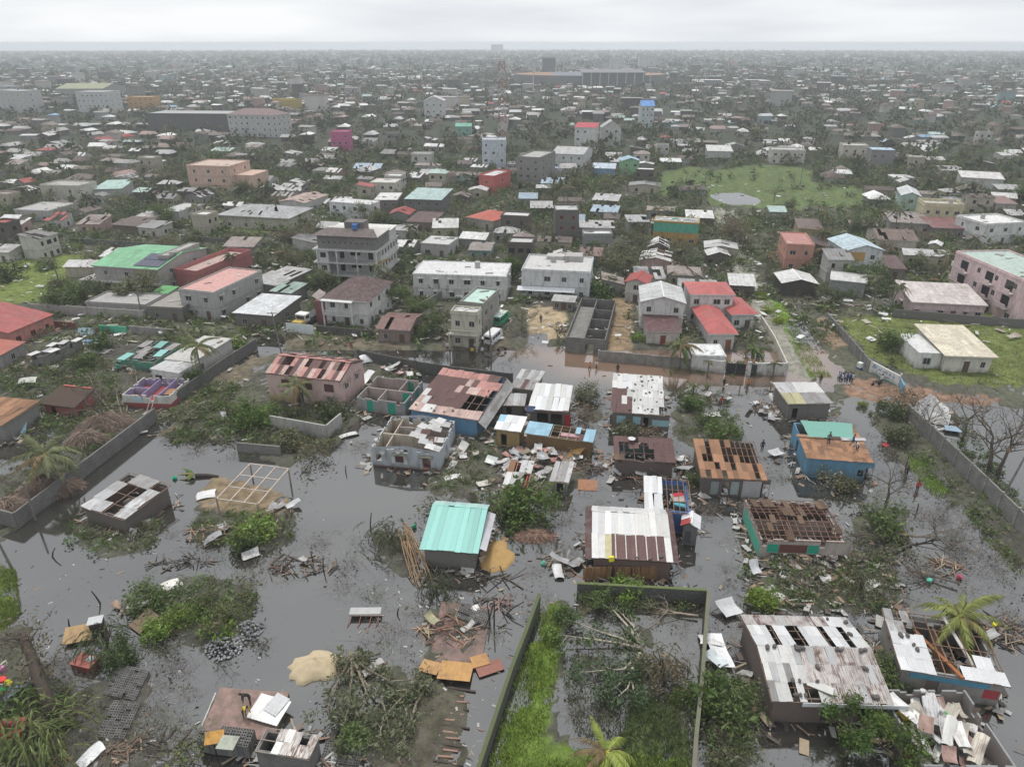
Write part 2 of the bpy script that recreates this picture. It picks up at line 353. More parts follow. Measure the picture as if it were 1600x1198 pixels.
def fit_window(root, side, w, d, q, frame=(.34, .34, .33), kind='window', hood=None, pane=True, color=None):
    o, dx, L = sides(w, d)[side]; o = Vector(o); dx = Vector(dx); nin = Vector((-dx.y, dx.x, 0)); x0, x1, z0, z1 = q[:4]
    c = o + dx * (x0 + x1) / 2 + Vector((0, 0, (z0 + z1) / 2)); rz = math.atan2(dx.y, dx.x)
    if kind == 'door':
        f = boxobj('door', 'door_leaf', root, c + nin * .1, (x1 - x0 - .01, .06, z1 - z0 - .01), rz, color or (.12, .08, .06)); return f
    f = boxobj('window', 'frame', root, c + nin * .07, (x1 - x0 - .012, .08, z1 - z0 - .012), rz, frame)
    if pane: link('pane', U['pane'], None, f, M=Matrix.Diagonal((.82, .3, .84, 1)))
    if hood: boxobj('window_hood', 'ledge', root, c - nin * .2 + Vector((0, 0, (z1 - z0) / 2 + .12)), (x1 - x0 + .5, .5, .1), rz, hood)
    return f
def auto_ops(L, H, floors, n, door=False, ww=1.1, wh=1.1, rng=None):
    ops = []; fh = H / floors
    for k in range(floors):
        for i in range(n):
            cx = L * (i + .5) / n + (rng.uniform(-.15, .15) if rng else 0)
            if door and k == 0 and i == n // 2: ops.append((cx - .5, cx + .5, .06, min(2.1, fh - .3), 'door')); continue
            if rng and n > 2 and rng.random() < .14: continue
            z0 = k * fh + min(1.0, fh * .33); hw = min(ww / 2 * (rng.choice((.7, .85, 1, 1, 1.35)) if rng else 1), L / n * .36)
            ops.append((cx - hw, cx + hw, z0, min(z0 + wh, (k + 1) * fh - .25), 'window'))
    return ops
def roof_quads(w, d, H, kind, rise, o):
    x0, x1, y0, y1 = -w / 2 - o, w / 2 + o, -d / 2 - o, d / 2 + o
    if kind == 'gx': return [[(x0, y0, H), (x1, y0, H), (x1, 0, H + rise), (x0, 0, H + rise)], [(x1, y1, H), (x0, y1, H), (x0, 0, H + rise), (x1, 0, H + rise)]]
    if kind == 'gy': return [[(x1, y0, H), (x1, y1, H), (0, y1, H + rise), (0, y0, H + rise)], [(x0, y1, H), (x0, y0, H), (0, y0, H + rise), (0, y1, H + rise)]]
    if kind == 'sf': return [[(x0, y0, H), (x1, y0, H), (x1, y1, H + rise), (x0, y1, H + rise)]]
    if kind == 'sb': return [[(x1, y1, H), (x0, y1, H), (x0, y0, H + rise), (x1, y0, H + rise)]]
    if kind == 'sl': return [[(x0, y1, H), (x0, y0, H), (x1, y0, H + rise), (x1, y1, H + rise)]]
    if kind == 'sr': return [[(x1, y0, H), (x1, y1, H), (x0, y1, H + rise), (x0, y0, H + rise)]]
    if kind == 'hip':
        if w >= d:
            k = d / 2; a, b = (x0 + k, 0, H + rise), (x1 - k, 0, H + rise)
            return [[(x0, y0, H), (x1, y0, H), b, a], [(x1, y1, H), (x0, y1, H), a, b], [(x1, y0, H), (x1, y1, H), b], [(x0, y1, H), (x0, y0, H), a]]
        k = w / 2; a, b = (0, y0 + k, H + rise), (0, y1 - k, H + rise)
        return [[(x1, y0, H), (x1, y1, H), b, a], [(x0, y1, H), (x0, y0, H), a, b], [(x0, y0, H), (x1, y0, H), a], [(x1, y1, H), (x0, y1, H), b]]
def quad_uv(q):
    q = [Vector(p) for p in q]; u = (q[1] - q[0]).normalized(); n = u.cross(q[2] - q[0]).normalized(); v = n.cross(u)
    return [((p - q[0]).dot(u), (p - q[0]).dot(v)) for p in q]
def wall_body(root, w, d, H, ops, wc, gables={}, mat='wall', t=.16, inner=None, open_=False, zb=0.0, name='wall', ragged=0, seed=0):
    out = MB(); inn = MB() if open_ else None; ops = {k: list(v) for k, v in ops.items()}; cuts = {}; rg = random.Random(seed)
    if ragged:
        for sd, (o, dx, L) in sides(w, d).items():
            n = max(2, int((L - .4) / .55)); c = []
            for i in range(n):
                x0, x1 = .2 + (L - .4) * i / n, .2 + (L - .4) * (i + 1) / n; z = H - rg.choice((.12, .2, .3, .5, .9))
                if rg.random() < ragged and not any(q[1] > x0 and q[0] < x1 and q[3] > z - .02 for q in ops.get(sd, [])): c.append((x0, x1, z, H, 'hole'))
            cuts[sd] = c; ops[sd] = ops.get(sd, []) + c
    for sd, (o, dx, L) in sides(w, d).items(): wall_panel(out, inn, (o[0], o[1], zb), dx, L, H - zb, [(q[0], q[1], q[2] - zb, q[3] - zb) for q in ops.get(sd, [])], t, gables.get(sd, 0))
    if open_:
        z = H
        for sd, (o, dx, L) in sides(w, d).items():
            o = Vector(o); dx = Vector(dx); nin = Vector((-dx.y, dx.x, 0)); e0 = 0 if sd in 'FB' else t; xs_ = sorted({e0, L - e0} | {v for q in cuts.get(sd, []) for v in q[:2]})
            for x0, x1 in zip(xs_, xs_[1:]):
                if any(q[0] <= x0 + 1e-4 and q[1] >= x1 - 1e-4 for q in cuts.get(sd, [])): continue
                P = lambda x, k: o + dx * x + nin * k + Vector((0, 0, z)); out.face([P(x0, 0), P(x1, 0), P(x1, t), P(x0, t)], [(0, 0), (1, 0), (1, .2), (0, .2)])
    wo = out.build(name, mat, root, wc)
    if open_: inn.build('wall_lining', mat, wo, inner or wc)
    return wo
HOUSES = []
def house(label, cat, A, B, C, h, floors=1, roof='flat', rise=1.2, wall=W, rc=LGREY, rust=.3, win=(2, 1, 1), door='F', o=.35, name='house', group=None, phrase=None,
          parapet=.5, pc=None, frame=(.34, .34, .33), hood=False, at=None, seed=None, mat='wall', ledge=True, rz=None, simple=False, deck=None, base=.0, dc=None, torn=None):
    torn = (.07 if rust >= .4 else 0) if torn is None else torn
    rng = random.Random(seed if seed is not None else label)
    if at: c, rot, w, d = at
    else: c, rot, w, d = plan(A, B, C, h)
    if rz is not None: rot = rz
    if roof != 'flat' and not at: w -= 2 * o; d -= 2 * o
    w = max(w, 1.8); d = max(d, 1.8)
    root = thing(name, label, cat, (c.x, c.y, base), rot, group); addfoot(c.x, c.y, rot, w, d)
    if phrase: MARKS.append((c.x, c.y, phrase))
    h -= base; ops = {}
    for sd, n in (('F', win[0]), ('R', win[1]), ('L', win[2])):
        if n: ops[sd] = auto_ops(w if sd == 'F' else d, h, floors, n, door == sd, rng=rng)
    gab = {}
    if roof == 'gx': gab = {'R': rise, 'L': rise}
    if roof == 'gy': gab = {'F': rise, 'B': rise}
    wall_body(root, w, d, h, ops, wall, gab, mat)
    if roof in ('sf', 'sb', 'sl', 'sr'):
        m = MB(); q = roof_quads(w, d, h, roof, rise, 0)[0]; lo = [(p[0] * .999, p[1] * .999, h) for p in q]
        for i in range(4):
            j = (i + 1) % 4
            if q[i][2] > h + .01 or q[j][2] > h + .01: m.face([lo[i], lo[j], (q[j][0] * .999, q[j][1] * .999, q[j][2] - .03), (q[i][0] * .999, q[i][1] * .999, q[i][2] - .03)])
        m.build('gable_wall', mat, root, wall)
    for sd, l in ops.items():
        for q in l:
            if simple and q[4] == 'window':
                oo, dx, L = sides(w, d)[sd]; oo = Vector(oo); dx = Vector(dx); nin = Vector((-dx.y, dx.x, 0))
                boxobj('window', 'pane', root, oo + dx * (q[0] + q[1]) / 2 + nin * .1 + Vector((0, 0, (q[2] + q[3]) / 2)), (q[1] - q[0] - .01, .05, q[3] - q[2] - .01), math.atan2(dx.y, dx.x))
            else: fit_window(root, sd, w, d, q, frame, q[4], wall if hood and q[4] == 'window' else None, color=dc)
    if roof == 'flat':
        m = MB().box(-w / 2 - .12, w / 2 + .12, -d / 2 - .12, d / 2 + .12, h + .003, h + .2); m.build('roof_slab', 'wall', root, pc or wall)
        m = MB(); z = h + .204
        m.face([(-w / 2, -d / 2, z), (w / 2, -d / 2, z), (w / 2, d / 2, z), (-w / 2, d / 2, z)], [(0, 0), (w, 0), (w, d), (0, d)]); m.build('roof_deck', 'wall' if deck is None else deck, root, rc, alpha=rust)
        for k in range(rng.randint(2, 5) if not simple else 0):
            boxobj('loose_sheet', 'panel', root, (rng.uniform(-.4, .4) * w, rng.uniform(-.4, .4) * d, h + .26 + rng.uniform(0, .12)), (rng.uniform(.6, 2), rng.uniform(.3, .9), .04), rng.uniform(0, 3), rng.choice(((.5, .5, .5), (.3, .29, .28), (.2, .16, .14), (.62, .62, .6))), rot=Matrix.Rotation(rng.uniform(0, 3), 4, 'Z') @ Matrix.Rotation(rng.gauss(0, .12), 4, 'X'))
        if not simple and w > 8 and rng.random() < .4: m = MB(); x_, y_ = rng.uniform(-.3, .3) * w, rng.uniform(0, .35) * d; m.tube([(x_, y_, h + .22), (x_, y_, h + 1.5)], .6, 10); m.build('water_tank', 'plastic', root, rng.choice(((.05, .05, .05), (.35, .35, .34), (.06, .14, .3))))
        if parapet:
            m = MB(); z1 = h + .2 + parapet; t = .16
            m.box(-w / 2, w / 2, -d / 2, -d / 2 + t, h + .21, z1).box(-w / 2, w / 2, d / 2 - t, d / 2, h + .21, z1)
            m.box(-w / 2, -w / 2 + t, -d / 2 + t, d / 2 - t, h + .21, z1).box(w / 2 - t, w / 2, -d / 2 + t, d / 2 - t, h + .21, z1); m.build('parapet', 'wall', root, pc or wall)
    else:
        m = MB()
        for q in roof_quads(w, d, h + .05, roof, rise, o):
            if len(q) == 3 or torn <= 0: m.slab(q, .05, quad_uv(q)); continue
            q = [Vector(p) for p in q]; nu = max(3, round((q[1] - q[0]).length / .88)); nv = max(2, round((q[3] - q[0]).length / 1.9)); P = lambda a, b: q[0].lerp(q[1], a).lerp(q[3].lerp(q[2], a), b); L_ = (q[1] - q[0]).length; S_ = (q[3] - q[0]).length; hole = [[rng.random() < torn for _ in range(nu)] for _ in range(nv)]
            for b in range(nv):
                for a in range(nu):
                    if hole[b][a] or (b and hole[b - 1][a] and rng.random() < .5): continue
                    z = Vector((0, 0, rng.uniform(0, .07) + (rng.uniform(.1, .35) if rng.random() < torn * .5 else 0))); e = .02; m.slab([P(a / nu, b / nv) + z, P((a + 1) / nu, b / nv) + z * e, P((a + 1) / nu, (b + 1) / nv) + z * e, P(a / nu, (b + 1) / nv) + z], .03, [(a * L_ / nu, b * S_ / nv), ((a + 1) * L_ / nu, b * S_ / nv), ((a + 1) * L_ / nu, (b + 1) * S_ / nv), (a * L_ / nu, (b + 1) * S_ / nv)])
        if torn > .12:
            for q in roof_quads(w, d, h - .02, roof, rise, -.05):
                if len(q) == 4:
                    q = [Vector(p) for p in q]
                    for k in range(4): barobj('rafter', 'plank', root, q[0].lerp(q[1], (k + .5) / 4), q[3].lerp(q[2], (k + .5) / 4), .1, .12, (.25, .19, .14))
        ro = m.build('roof', 'roof_metal', root, rc, alpha=rust)
        if roof in ('gx', 'gy') and not simple:
            z = h + .05 + rise
            cap = MB().box(-w / 2 - o, w / 2 + o, -.14, .14, z - .04, z + .035) if roof == 'gx' else MB().box(-.14, .14, -d / 2 - o, d / 2 + o, z - .04, z + .035)
            cap.build('ridge_cap', 'paint', ro, tuple(min(1, v * 1.15) for v in rc))
        if not simple and rise > .2 and roof in ('gx', 'hip', 'sf'):
            boxobj('fascia', 'panel', root, (0, -d / 2 - o + .02, h - .06), (w + 2 * o - .1, .035, .2), 0, tuple(min(.7, v * .8 + .1) for v in wall))
    if floors > 1 and ledge:
        for k in range(1, floors):
            z = h * k / floors
            MB().box(-w / 2 - .1, w / 2 + .1, -d / 2 - .1, d / 2 + .1, z - .09, z + .05).build('floor_band', 'wall', root, tuple(v * .85 for v in wall))
    HOUSES.append(root)
    return root, w, d
def balcony(root, w, d, z, x0, x1, depth=1.2, color=W, side='F', posts=True, zp=None):
    y = -d / 2
    b = MB().box(x0, x1, y - depth, y - .11, z - .14, z); bo = b.build('balcony', 'wall', root, color)
    m = MB()
    n = max(3, int((x1 - x0) / .28))
    for i in range(n + 1):
        x = x0 + .06 + (x1 - x0 - .12) * i / n; m.box(x - .04, x + .04, y - depth + .03, y - depth + .11, z + .003, z + .75)
    m.box(x0, x1, y - depth + .01, y - depth + .13, z + .753, z + .86); m.build('balustrade', 'wall', bo, color)
    if posts:
        for x in (x0 + .15, x1 - .15): boxobj('post', 'ledge', root, (x, y - depth + .12, (zp or z) / 2 - .08 if zp is None else zp / 2), (.22, .22, (zp or z) - .16), 0, color)
def roof_sheets(parent, q, rows, rng, jit=.035, kind='sheet', lap=1.04, name='roof_sheet', lift=.04):
    """rows: strings from ridge to eave, one letter of PAL per sheet, '.' where the sheet is gone; q = eave-left, eave-right, ridge-right, ridge-left"""
    e0, e1, r1, r0 = [Vector(p) for p in q]; m = len(rows)
    for j, row in enumerate(rows):
        n = len(row); t0 = 1 - (j + 1) / m; t1 = 1 - j / m
        for i, ch in enumerate(row):
            if ch == '.': continue
            a = e0.lerp(r0, t0); b = e1.lerp(r1, t0); a2 = e0.lerp(r0, t1); b2 = e1.lerp(r1, t1)
            p = a.lerp(b, i / n); pu = a.lerp(b, (i + 1) / n); pv = a2.lerp(b2, i / n)
            u = pu - p; v = pv - p; nn = u.cross(v).normalized()
            if nn.z < 0: nn = -nn
            p = p + nn * (lift + .012 * ((i + j) % 3)) + u * rng.uniform(-jit, jit) + v * rng.uniform(-jit, jit)
            u2 = u * lap; v2 = v * lap; tw = rng.gauss(0, jit * .5)
            u2, v2 = u2 + v2.normalized() * u2.length * tw, v2 - u2.normalized() * v2.length * tw
            if rng.random() < .12: v2 = v2 + nn * rng.uniform(0, .25)
            M = Matrix(((u2.x, v2.x, nn.x, p.x), (u2.y, v2.y, nn.y, p.y), (u2.z, v2.z, nn.z, p.z), (0, 0, 0, 1)))
            c, ru = PAL[ch]; ky = ch in 'ob'; k = rng.uniform(.6, 1.15) if ky else rng.uniform(.8, 1.08)
            link(name if not ky else 'roof_board', U['ply' if ky else kind], None, parent, tuple(min(.9, v_ * k) for v_ in c), M=M, alpha=ru * rng.uniform(.5, 1.5))
def rafters(parent, q, nx, nv, color=TIMBER, th=.07):
    e0, e1, r1, r0 = [Vector(p) for p in q]
    dn = Vector((0, 0, -.13))
    for i in range(nx + 1): barobj('rafter', 'plank', parent, e0.lerp(e1, i / nx) + dn, r0.lerp(r1, i / nx) + dn, th, th * 1.3, color)
    for j in range(nv + 1):
        a = e0.lerp(r0, j / nv); b = e1.lerp(r1, j / nv); off = Vector((0, 0, -.045)); barobj('purlin', 'plank', parent, a + off, b + off, th * .8, th * .8, color)
def shack(label, A, B, C, h, roof, rise, rows, rows2=None, wall=W, ops=None, cat='house', name='house', inner=None, phrase=None, mat='wall', o=.3, raft=(5, 3), band=None, parts=None, jit=.035,
          z0=-.35, rcol=TIMBER, frames=(.55, .55, .53), doorc=None, lining=True, at=None, winh=None, gone=(), bare=False, ragged=0):
    """a foreground house with real wall thickness and single roof sheets"""
    rng = random.Random(label); c, rot, w, d = at or plan(A, B, C, h)
    if roof: w -= 2 * o; d -= 2 * o
    w = max(w, 1.2); d = max(d, 1.2)
    root = thing(name, label, cat, (c.x, c.y, 0), rot); addfoot(c.x, c.y, rot, w, d)
    if phrase: MARKS.append((c.x, c.y, phrase))
    gab = {'gx': {'R': rise, 'L': rise}, 'gy': {'F': rise, 'B': rise}}.get(roof, {})
    wo = wall_body(root, w, d, h, ops or {}, wall, gab, mat, inner=inner, open_=True, zb=z0, ragged=ragged, seed=label); root.rotation_euler = (rng.gauss(0, .008), rng.gauss(0, .008), rot)
    for sd, l in (ops or {}).items():
        for q in l:
            k = q[4] if len(q) > 4 else 'window'
            if k == 'hole': continue
            if k == 'shutter':
                oo, dx, L = sides(w, d)[sd]; dx = Vector(dx); nin = Vector((-dx.y, dx.x, 0))
                boxobj('shutter', 'door_leaf', root, Vector(oo) + dx * (q[0] + q[1]) / 2 + nin * .06 + Vector((0, 0, (q[2] + q[3]) / 2)), (q[1] - q[0] - .02, .07, q[3] - q[2] - .02), math.atan2(dx.y, dx.x), q[5])
            else: fit_window(root, sd, w, d, q, q[5] if len(q) > 5 and k == 'window' else frames, k, winh if k == 'window' else None, color=q[5] if len(q) > 5 else doorc)
    if band: MB().box(-w / 2 - .012, w / 2 + .012, -d / 2 - .012, d / 2 + .012, z0, band[0]).build('base_band', 'wall', root, band[1])
    if not bare: MB().box(-w / 2 + .17, w / 2 - .17, -d / 2 + .17, d / 2 - .17, z0, .02).build('floor', 'wall', root, (.12, .1, .085))
    if roof in ('sf', 'sb', 'sl', 'sr') and rise > .15:
        m = MB(); q = roof_quads(w, d, h, roof, rise, 0)[0]
        for i in range(4):
            j = (i + 1) % 4; a, b = Vector(q[i]), Vector(q[j])
            if a.z > h + .01 or b.z > h + .01: m.face([(a.x * .998, a.y * .998, h + .002), (b.x * .998, b.y * .998, h + .002), (b.x * .998, b.y * .998, b.z - .03), (a.x * .998, a.y * .998, a.z - .03)])
        m.build('gable_wall', mat, root, wall)
    if roof:
        qs = roof_quads(w, d, h + .06, roof, rise, o)
        for k, rw in enumerate((rows, rows2)):
            if rw and k < len(qs):
                if raft: rafters(root, qs[k], raft[0], raft[1], rcol)
                roof_sheets(root, qs[k], [r for r in rw], rng, jit)
                allrow = ''.join(rw)
        if roof in ('gx', 'gy') and rows2 and 'ridge' not in gone:
            z = h + .16 + rise; cc = PAL[rows[0].replace('.', 'w')[0]][0]
            if roof == 'gx': boxobj('ridge_cap', 'panel', root, (0, 0, z), (w + 2 * o, .32, .05), 0, cc)
            else: boxobj('ridge_cap', 'panel', root, (0, 0, z), (.32, d + 2 * o, .05), 0, cc)
    HOUSES.append(root)
    return root, w, d, h
def inner_wall(root, x0, x1, y0, y1, z0, z1, color, mat='wall'):
    MB().box(x0, x1, y0, y1, z0, z1).build('inner_wall', mat, root, color)
def litter(root, x0, x1, y0, y1, z, n, rng, cols, smax=.9, name='rubble', kind='stuff'):
    m = MB()
    for _ in range(n):
        s = rng.uniform(.15, smax); M = Matrix.Translation((rng.uniform(x0, x1), rng.uniform(y0, y1), z + rng.uniform(0, .35))) @ Matrix.Rotation(rng.uniform(0, 6.3), 4, 'Z') @ Matrix.Rotation(rng.gauss(0, .35), 4, 'X')
        m.box(-s / 2, s / 2, -s * rng.uniform(.06, .4), s * rng.uniform(.05, .2), -.03, .03, M, rng.choice(cols))
    o_ = m.build(name, 'matter', root); o_['kind'] = kind; return o_
def wall_run(label, pts, h, t=.22, color=CONC, cat='wall', name='boundary_wall', z0=-.4, posts=0, cap=None, phrase=None, mat='concrete', pxz=0.0, moss=None):
    """a free-standing wall along ground pixels of its foot"""
    P = [G(*p, pxz) for p in pts]; mid = P[len(P) // 2]; root = thing(name, label, cat, (P[0].x, P[0].y, 0))
    if phrase: MARKS.append((mid.x, mid.y, phrase))
    o_ = P[0].copy(); o_.z = 0
    for a, b in zip(P, P[1:]):
        a = Vector((a.x, a.y, 0)) - o_; b = Vector((b.x, b.y, 0)) - o_; L = (b - a).length; ang = math.atan2(b.y - a.y, b.x - a.x); M = Matrix.Translation(a) @ Matrix.Rotation(ang, 4, 'Z')
        MB().box(0, L - .01, -t / 2, t / 2, z0, h).build('wall_panel', mat, root, color, M=M)
        if cap: MB().box(0, L - .012, -t / 2 - .05, t / 2 + .05, h + .003, h + .09).build('coping', mat if not moss else 'matter_moss', root, cap, M=M)
        if posts:
            n = max(1, int(L / posts))
            for i in range(n + 1): boxobj('pillar', 'block', root, a.lerp(b, i / n) + Vector((0, 0, (h + .12 + z0) / 2)), (.3, t + .12, h + .12 - z0), ang, tuple(min(.8, v * 1.25) for v in color))
        ww = (a + b) / 2 + o_; addfoot(ww.x, ww.y, ang, L, t)
    return root
m_plain('matter_moss', .95, .7, .6, 3)
# ------------------------------------------------------------------ the setting: land, flood, sea
LAND = [  # land areas inside the flooded part (ground pixels)
    [(-200, 520), (400, 520), (372, 560), (300, 640), (245, 660), (150, 700), (60, 668), (-60, 690), (-200, 690)], [(-100, 745), (30, 735), (110, 700), (150, 715), (60, 800), (0, 860), (-100, 860)],
    [(395, 548), (660, 560), (640, 600), (590, 640), (556, 665), (520, 705), (440, 735), (365, 705), (395, 655), (330, 660), (265, 690), (235, 680), (330, 600), (400, 545)],
    [(300, 765), (350, 735), (450, 765), (472, 800), (466, 850), (420, 870), (360, 850), (290, 850)], [(120, 810), (160, 790), (262, 800), (255, 850), (180, 880), (110, 860)],
    [(745, 845), (790, 830), (808, 870), (795, 900), (745, 895)], [(800, 795), (862, 800), (862, 850), (805, 845)], [(650, 690), (780, 660), (790, 760), (740, 790), (660, 770)],
    [(790, 665), (935, 680), (930, 760), (860, 790), (790, 780)], [(900, 600), (940, 600), (945, 660), (915, 670), (900, 650)], [(1050, 605), (1150, 600), (1165, 680), (1105, 715), (1045, 680)],
    [(1205, 610), (1320, 612), (1325, 650), (1230, 662), (1200, 650)], [(1275, 480), (1800, 470), (1800, 640), (1560, 640), (1490, 632), (1420, 640), (1330, 625), (1290, 600), (1330, 595), (1290, 560)],
    [(1345, 640), (1420, 650), (1500, 730), (1620, 850), (1620, 910), (1500, 800), (1400, 720)], [(1165, 480), (1225, 480), (1290, 600), (1240, 602)],
    [(850, 935), (900, 925), (900, 1010), (868, 1100), (900, 1150), (1010, 1160), (1080, 1198), (1075, 1300), (700, 1300), (790, 1150)], [(980, 1080), (1082, 1060), (1082, 1198), (960, 1198)],
    [(-200, 875), (22, 880), (36, 960), (100, 1060), (245, 1055), (235, 1130), (290, 1160), (310, 1300), (-200, 1300)], [(655, 945), (770, 940), (775, 1030), (715, 1062), (655, 1050)], [(630, 1075), (735, 1065), (735, 1300), (610, 1300), (560, 1150)],
    [(210, 920), (320, 890), (410, 920), (400, 1000), (330, 1030), (240, 1000)], [(560, 820), (650, 830), (690, 920), (600, 900)], [(1270, 860), (1380, 860), (1400, 960), (1160, 960), (1165, 900)],
    [(1100, 1050), (1180, 1060), (1180, 1300), (1100, 1300)], [(1320, 800), (1430, 790), (1420, 860), (1340, 850)], [(312, 1075), (460, 1080), (450, 1160), (310, 1160)], [(510, 1060), (640, 1030), (640, 1180), (520, 1190)]]
WET = [[(1108, 303), (1150, 301), (1192, 311), (1185, 321), (1140, 320), (1112, 312)], [(1225, 500), (1258, 505), (1292, 560), (1305, 592), (1280, 592), (1255, 560)], [(800, 548), (880, 540), (930, 548), (1080, 562), (1160, 580), (1235, 585), (1260, 600), (1300, 640), (790, 640)],
       [(830, 520), (860, 520), (850, 545), (815, 550)], [(400, 530), (445, 520), (445, 545), (400, 560)], [(1080, 620), (1100, 600), (1105, 580), (1000, 570)]]
GRASS = [([(-60, 415), (130, 398), (135, 420), (62, 476), (-60, 482)], (.16, .2, .06)), ([(1030, 272), (1080, 262), (1120, 268), (1180, 258), (1240, 262), (1275, 270), (1265, 285), (1330, 292), (1372, 316), (1320, 330), (1270, 322), (1240, 333), (1180, 328), (1150, 323), (1108, 323), (1098, 300), (1060, 309), (1030, 312)], (.11, .15, .06)), ([(895, 281), (945, 280), (940, 291), (900, 292)], (.2, .27, .05)),
         ([(1300, 500), (1800, 480), (1800, 612), (1470, 600), (1360, 560)], (.15, .18, .06)), ([(1185, 460), (1225, 480), (1300, 590), (1265, 590)], (.18, .27, .06)), ([(845, 935), (880, 940), (870, 1060), (850, 1160), (1080, 1190), (1080, 1300), (730, 1300), (800, 1080)], (.16, .235, .055)),
         ([(0, 880), (25, 890), (32, 960), (0, 990)], (.15, .2, .05)), ([(310, 340), (430, 355), (420, 370), (320, 360)], (.16, .2, .07)), ([(100, 272), (170, 272), (165, 285), (105, 287)], (.15, .2, .07)), ([(980, 1080), (1082, 1060), (1082, 1300), (960, 1300)], (.1, .13, .05)), ([(610, 1080), (730, 1070), (730, 1300), (560, 1300)], (.12, .11, .09)),
         ([(1370, 330), (1385, 345), (1350, 340), (1350, 330)], (.14, .2, .06)), ([(385, 645), (440, 620), (430, 680), (390, 680)], (.1, .16, .04)), ([(1200, 905), (1260, 870), (1250, 960), (1190, 960)], (.08, .1, .05))]
SOIL = [([(820, 485), (885, 480), (885, 530), (830, 532)], (.42, .33, .24)), ([(955, 470), (990, 470), (985, 560), (945, 560)], (.3, .22, .15)), ([(1300, 585), (1420, 605), (1560, 625), (1560, 640), (1430, 638), (1330, 622)], (.27, .17, .13)),
        ([(1275, 500), (1300, 500), (1335, 545), (1290, 545)], (.3, .22, .17)), ([(1165, 470), (1200, 470), (1275, 600), (1235, 602)], (.3, .29, .27)), ([(745, 835), (795, 830), (808, 870), (790, 900), (745, 895)], (.33, .22, .1)), ([(400, 530), (440, 540), (330, 650), (230, 690), (225, 670), (310, 600)], (.17, .145, .115)),
        ([(690, 520), (800, 520), (790, 560), (690, 555)], (.13, .11, .09)), ([(300, 765), (350, 735), (450, 765), (460, 800), (320, 800)], (.26, .2, .14)), ([(1115, 330), (1150, 330), (1190, 450), (1165, 470), (1130, 400)], (.33, .32, .3)), ([(445, 520), (640, 530), (640, 556), (400, 545)], (.16, .14, .11))]
GZ = {}
def groundz(x, y):
    xs, ys, Z = GZ['d']; i = np.clip(np.searchsorted(xs, x), 0, len(xs) - 1); j = np.clip(np.searchsorted(ys, y), 0, len(ys) - 1); return Z[j, i]
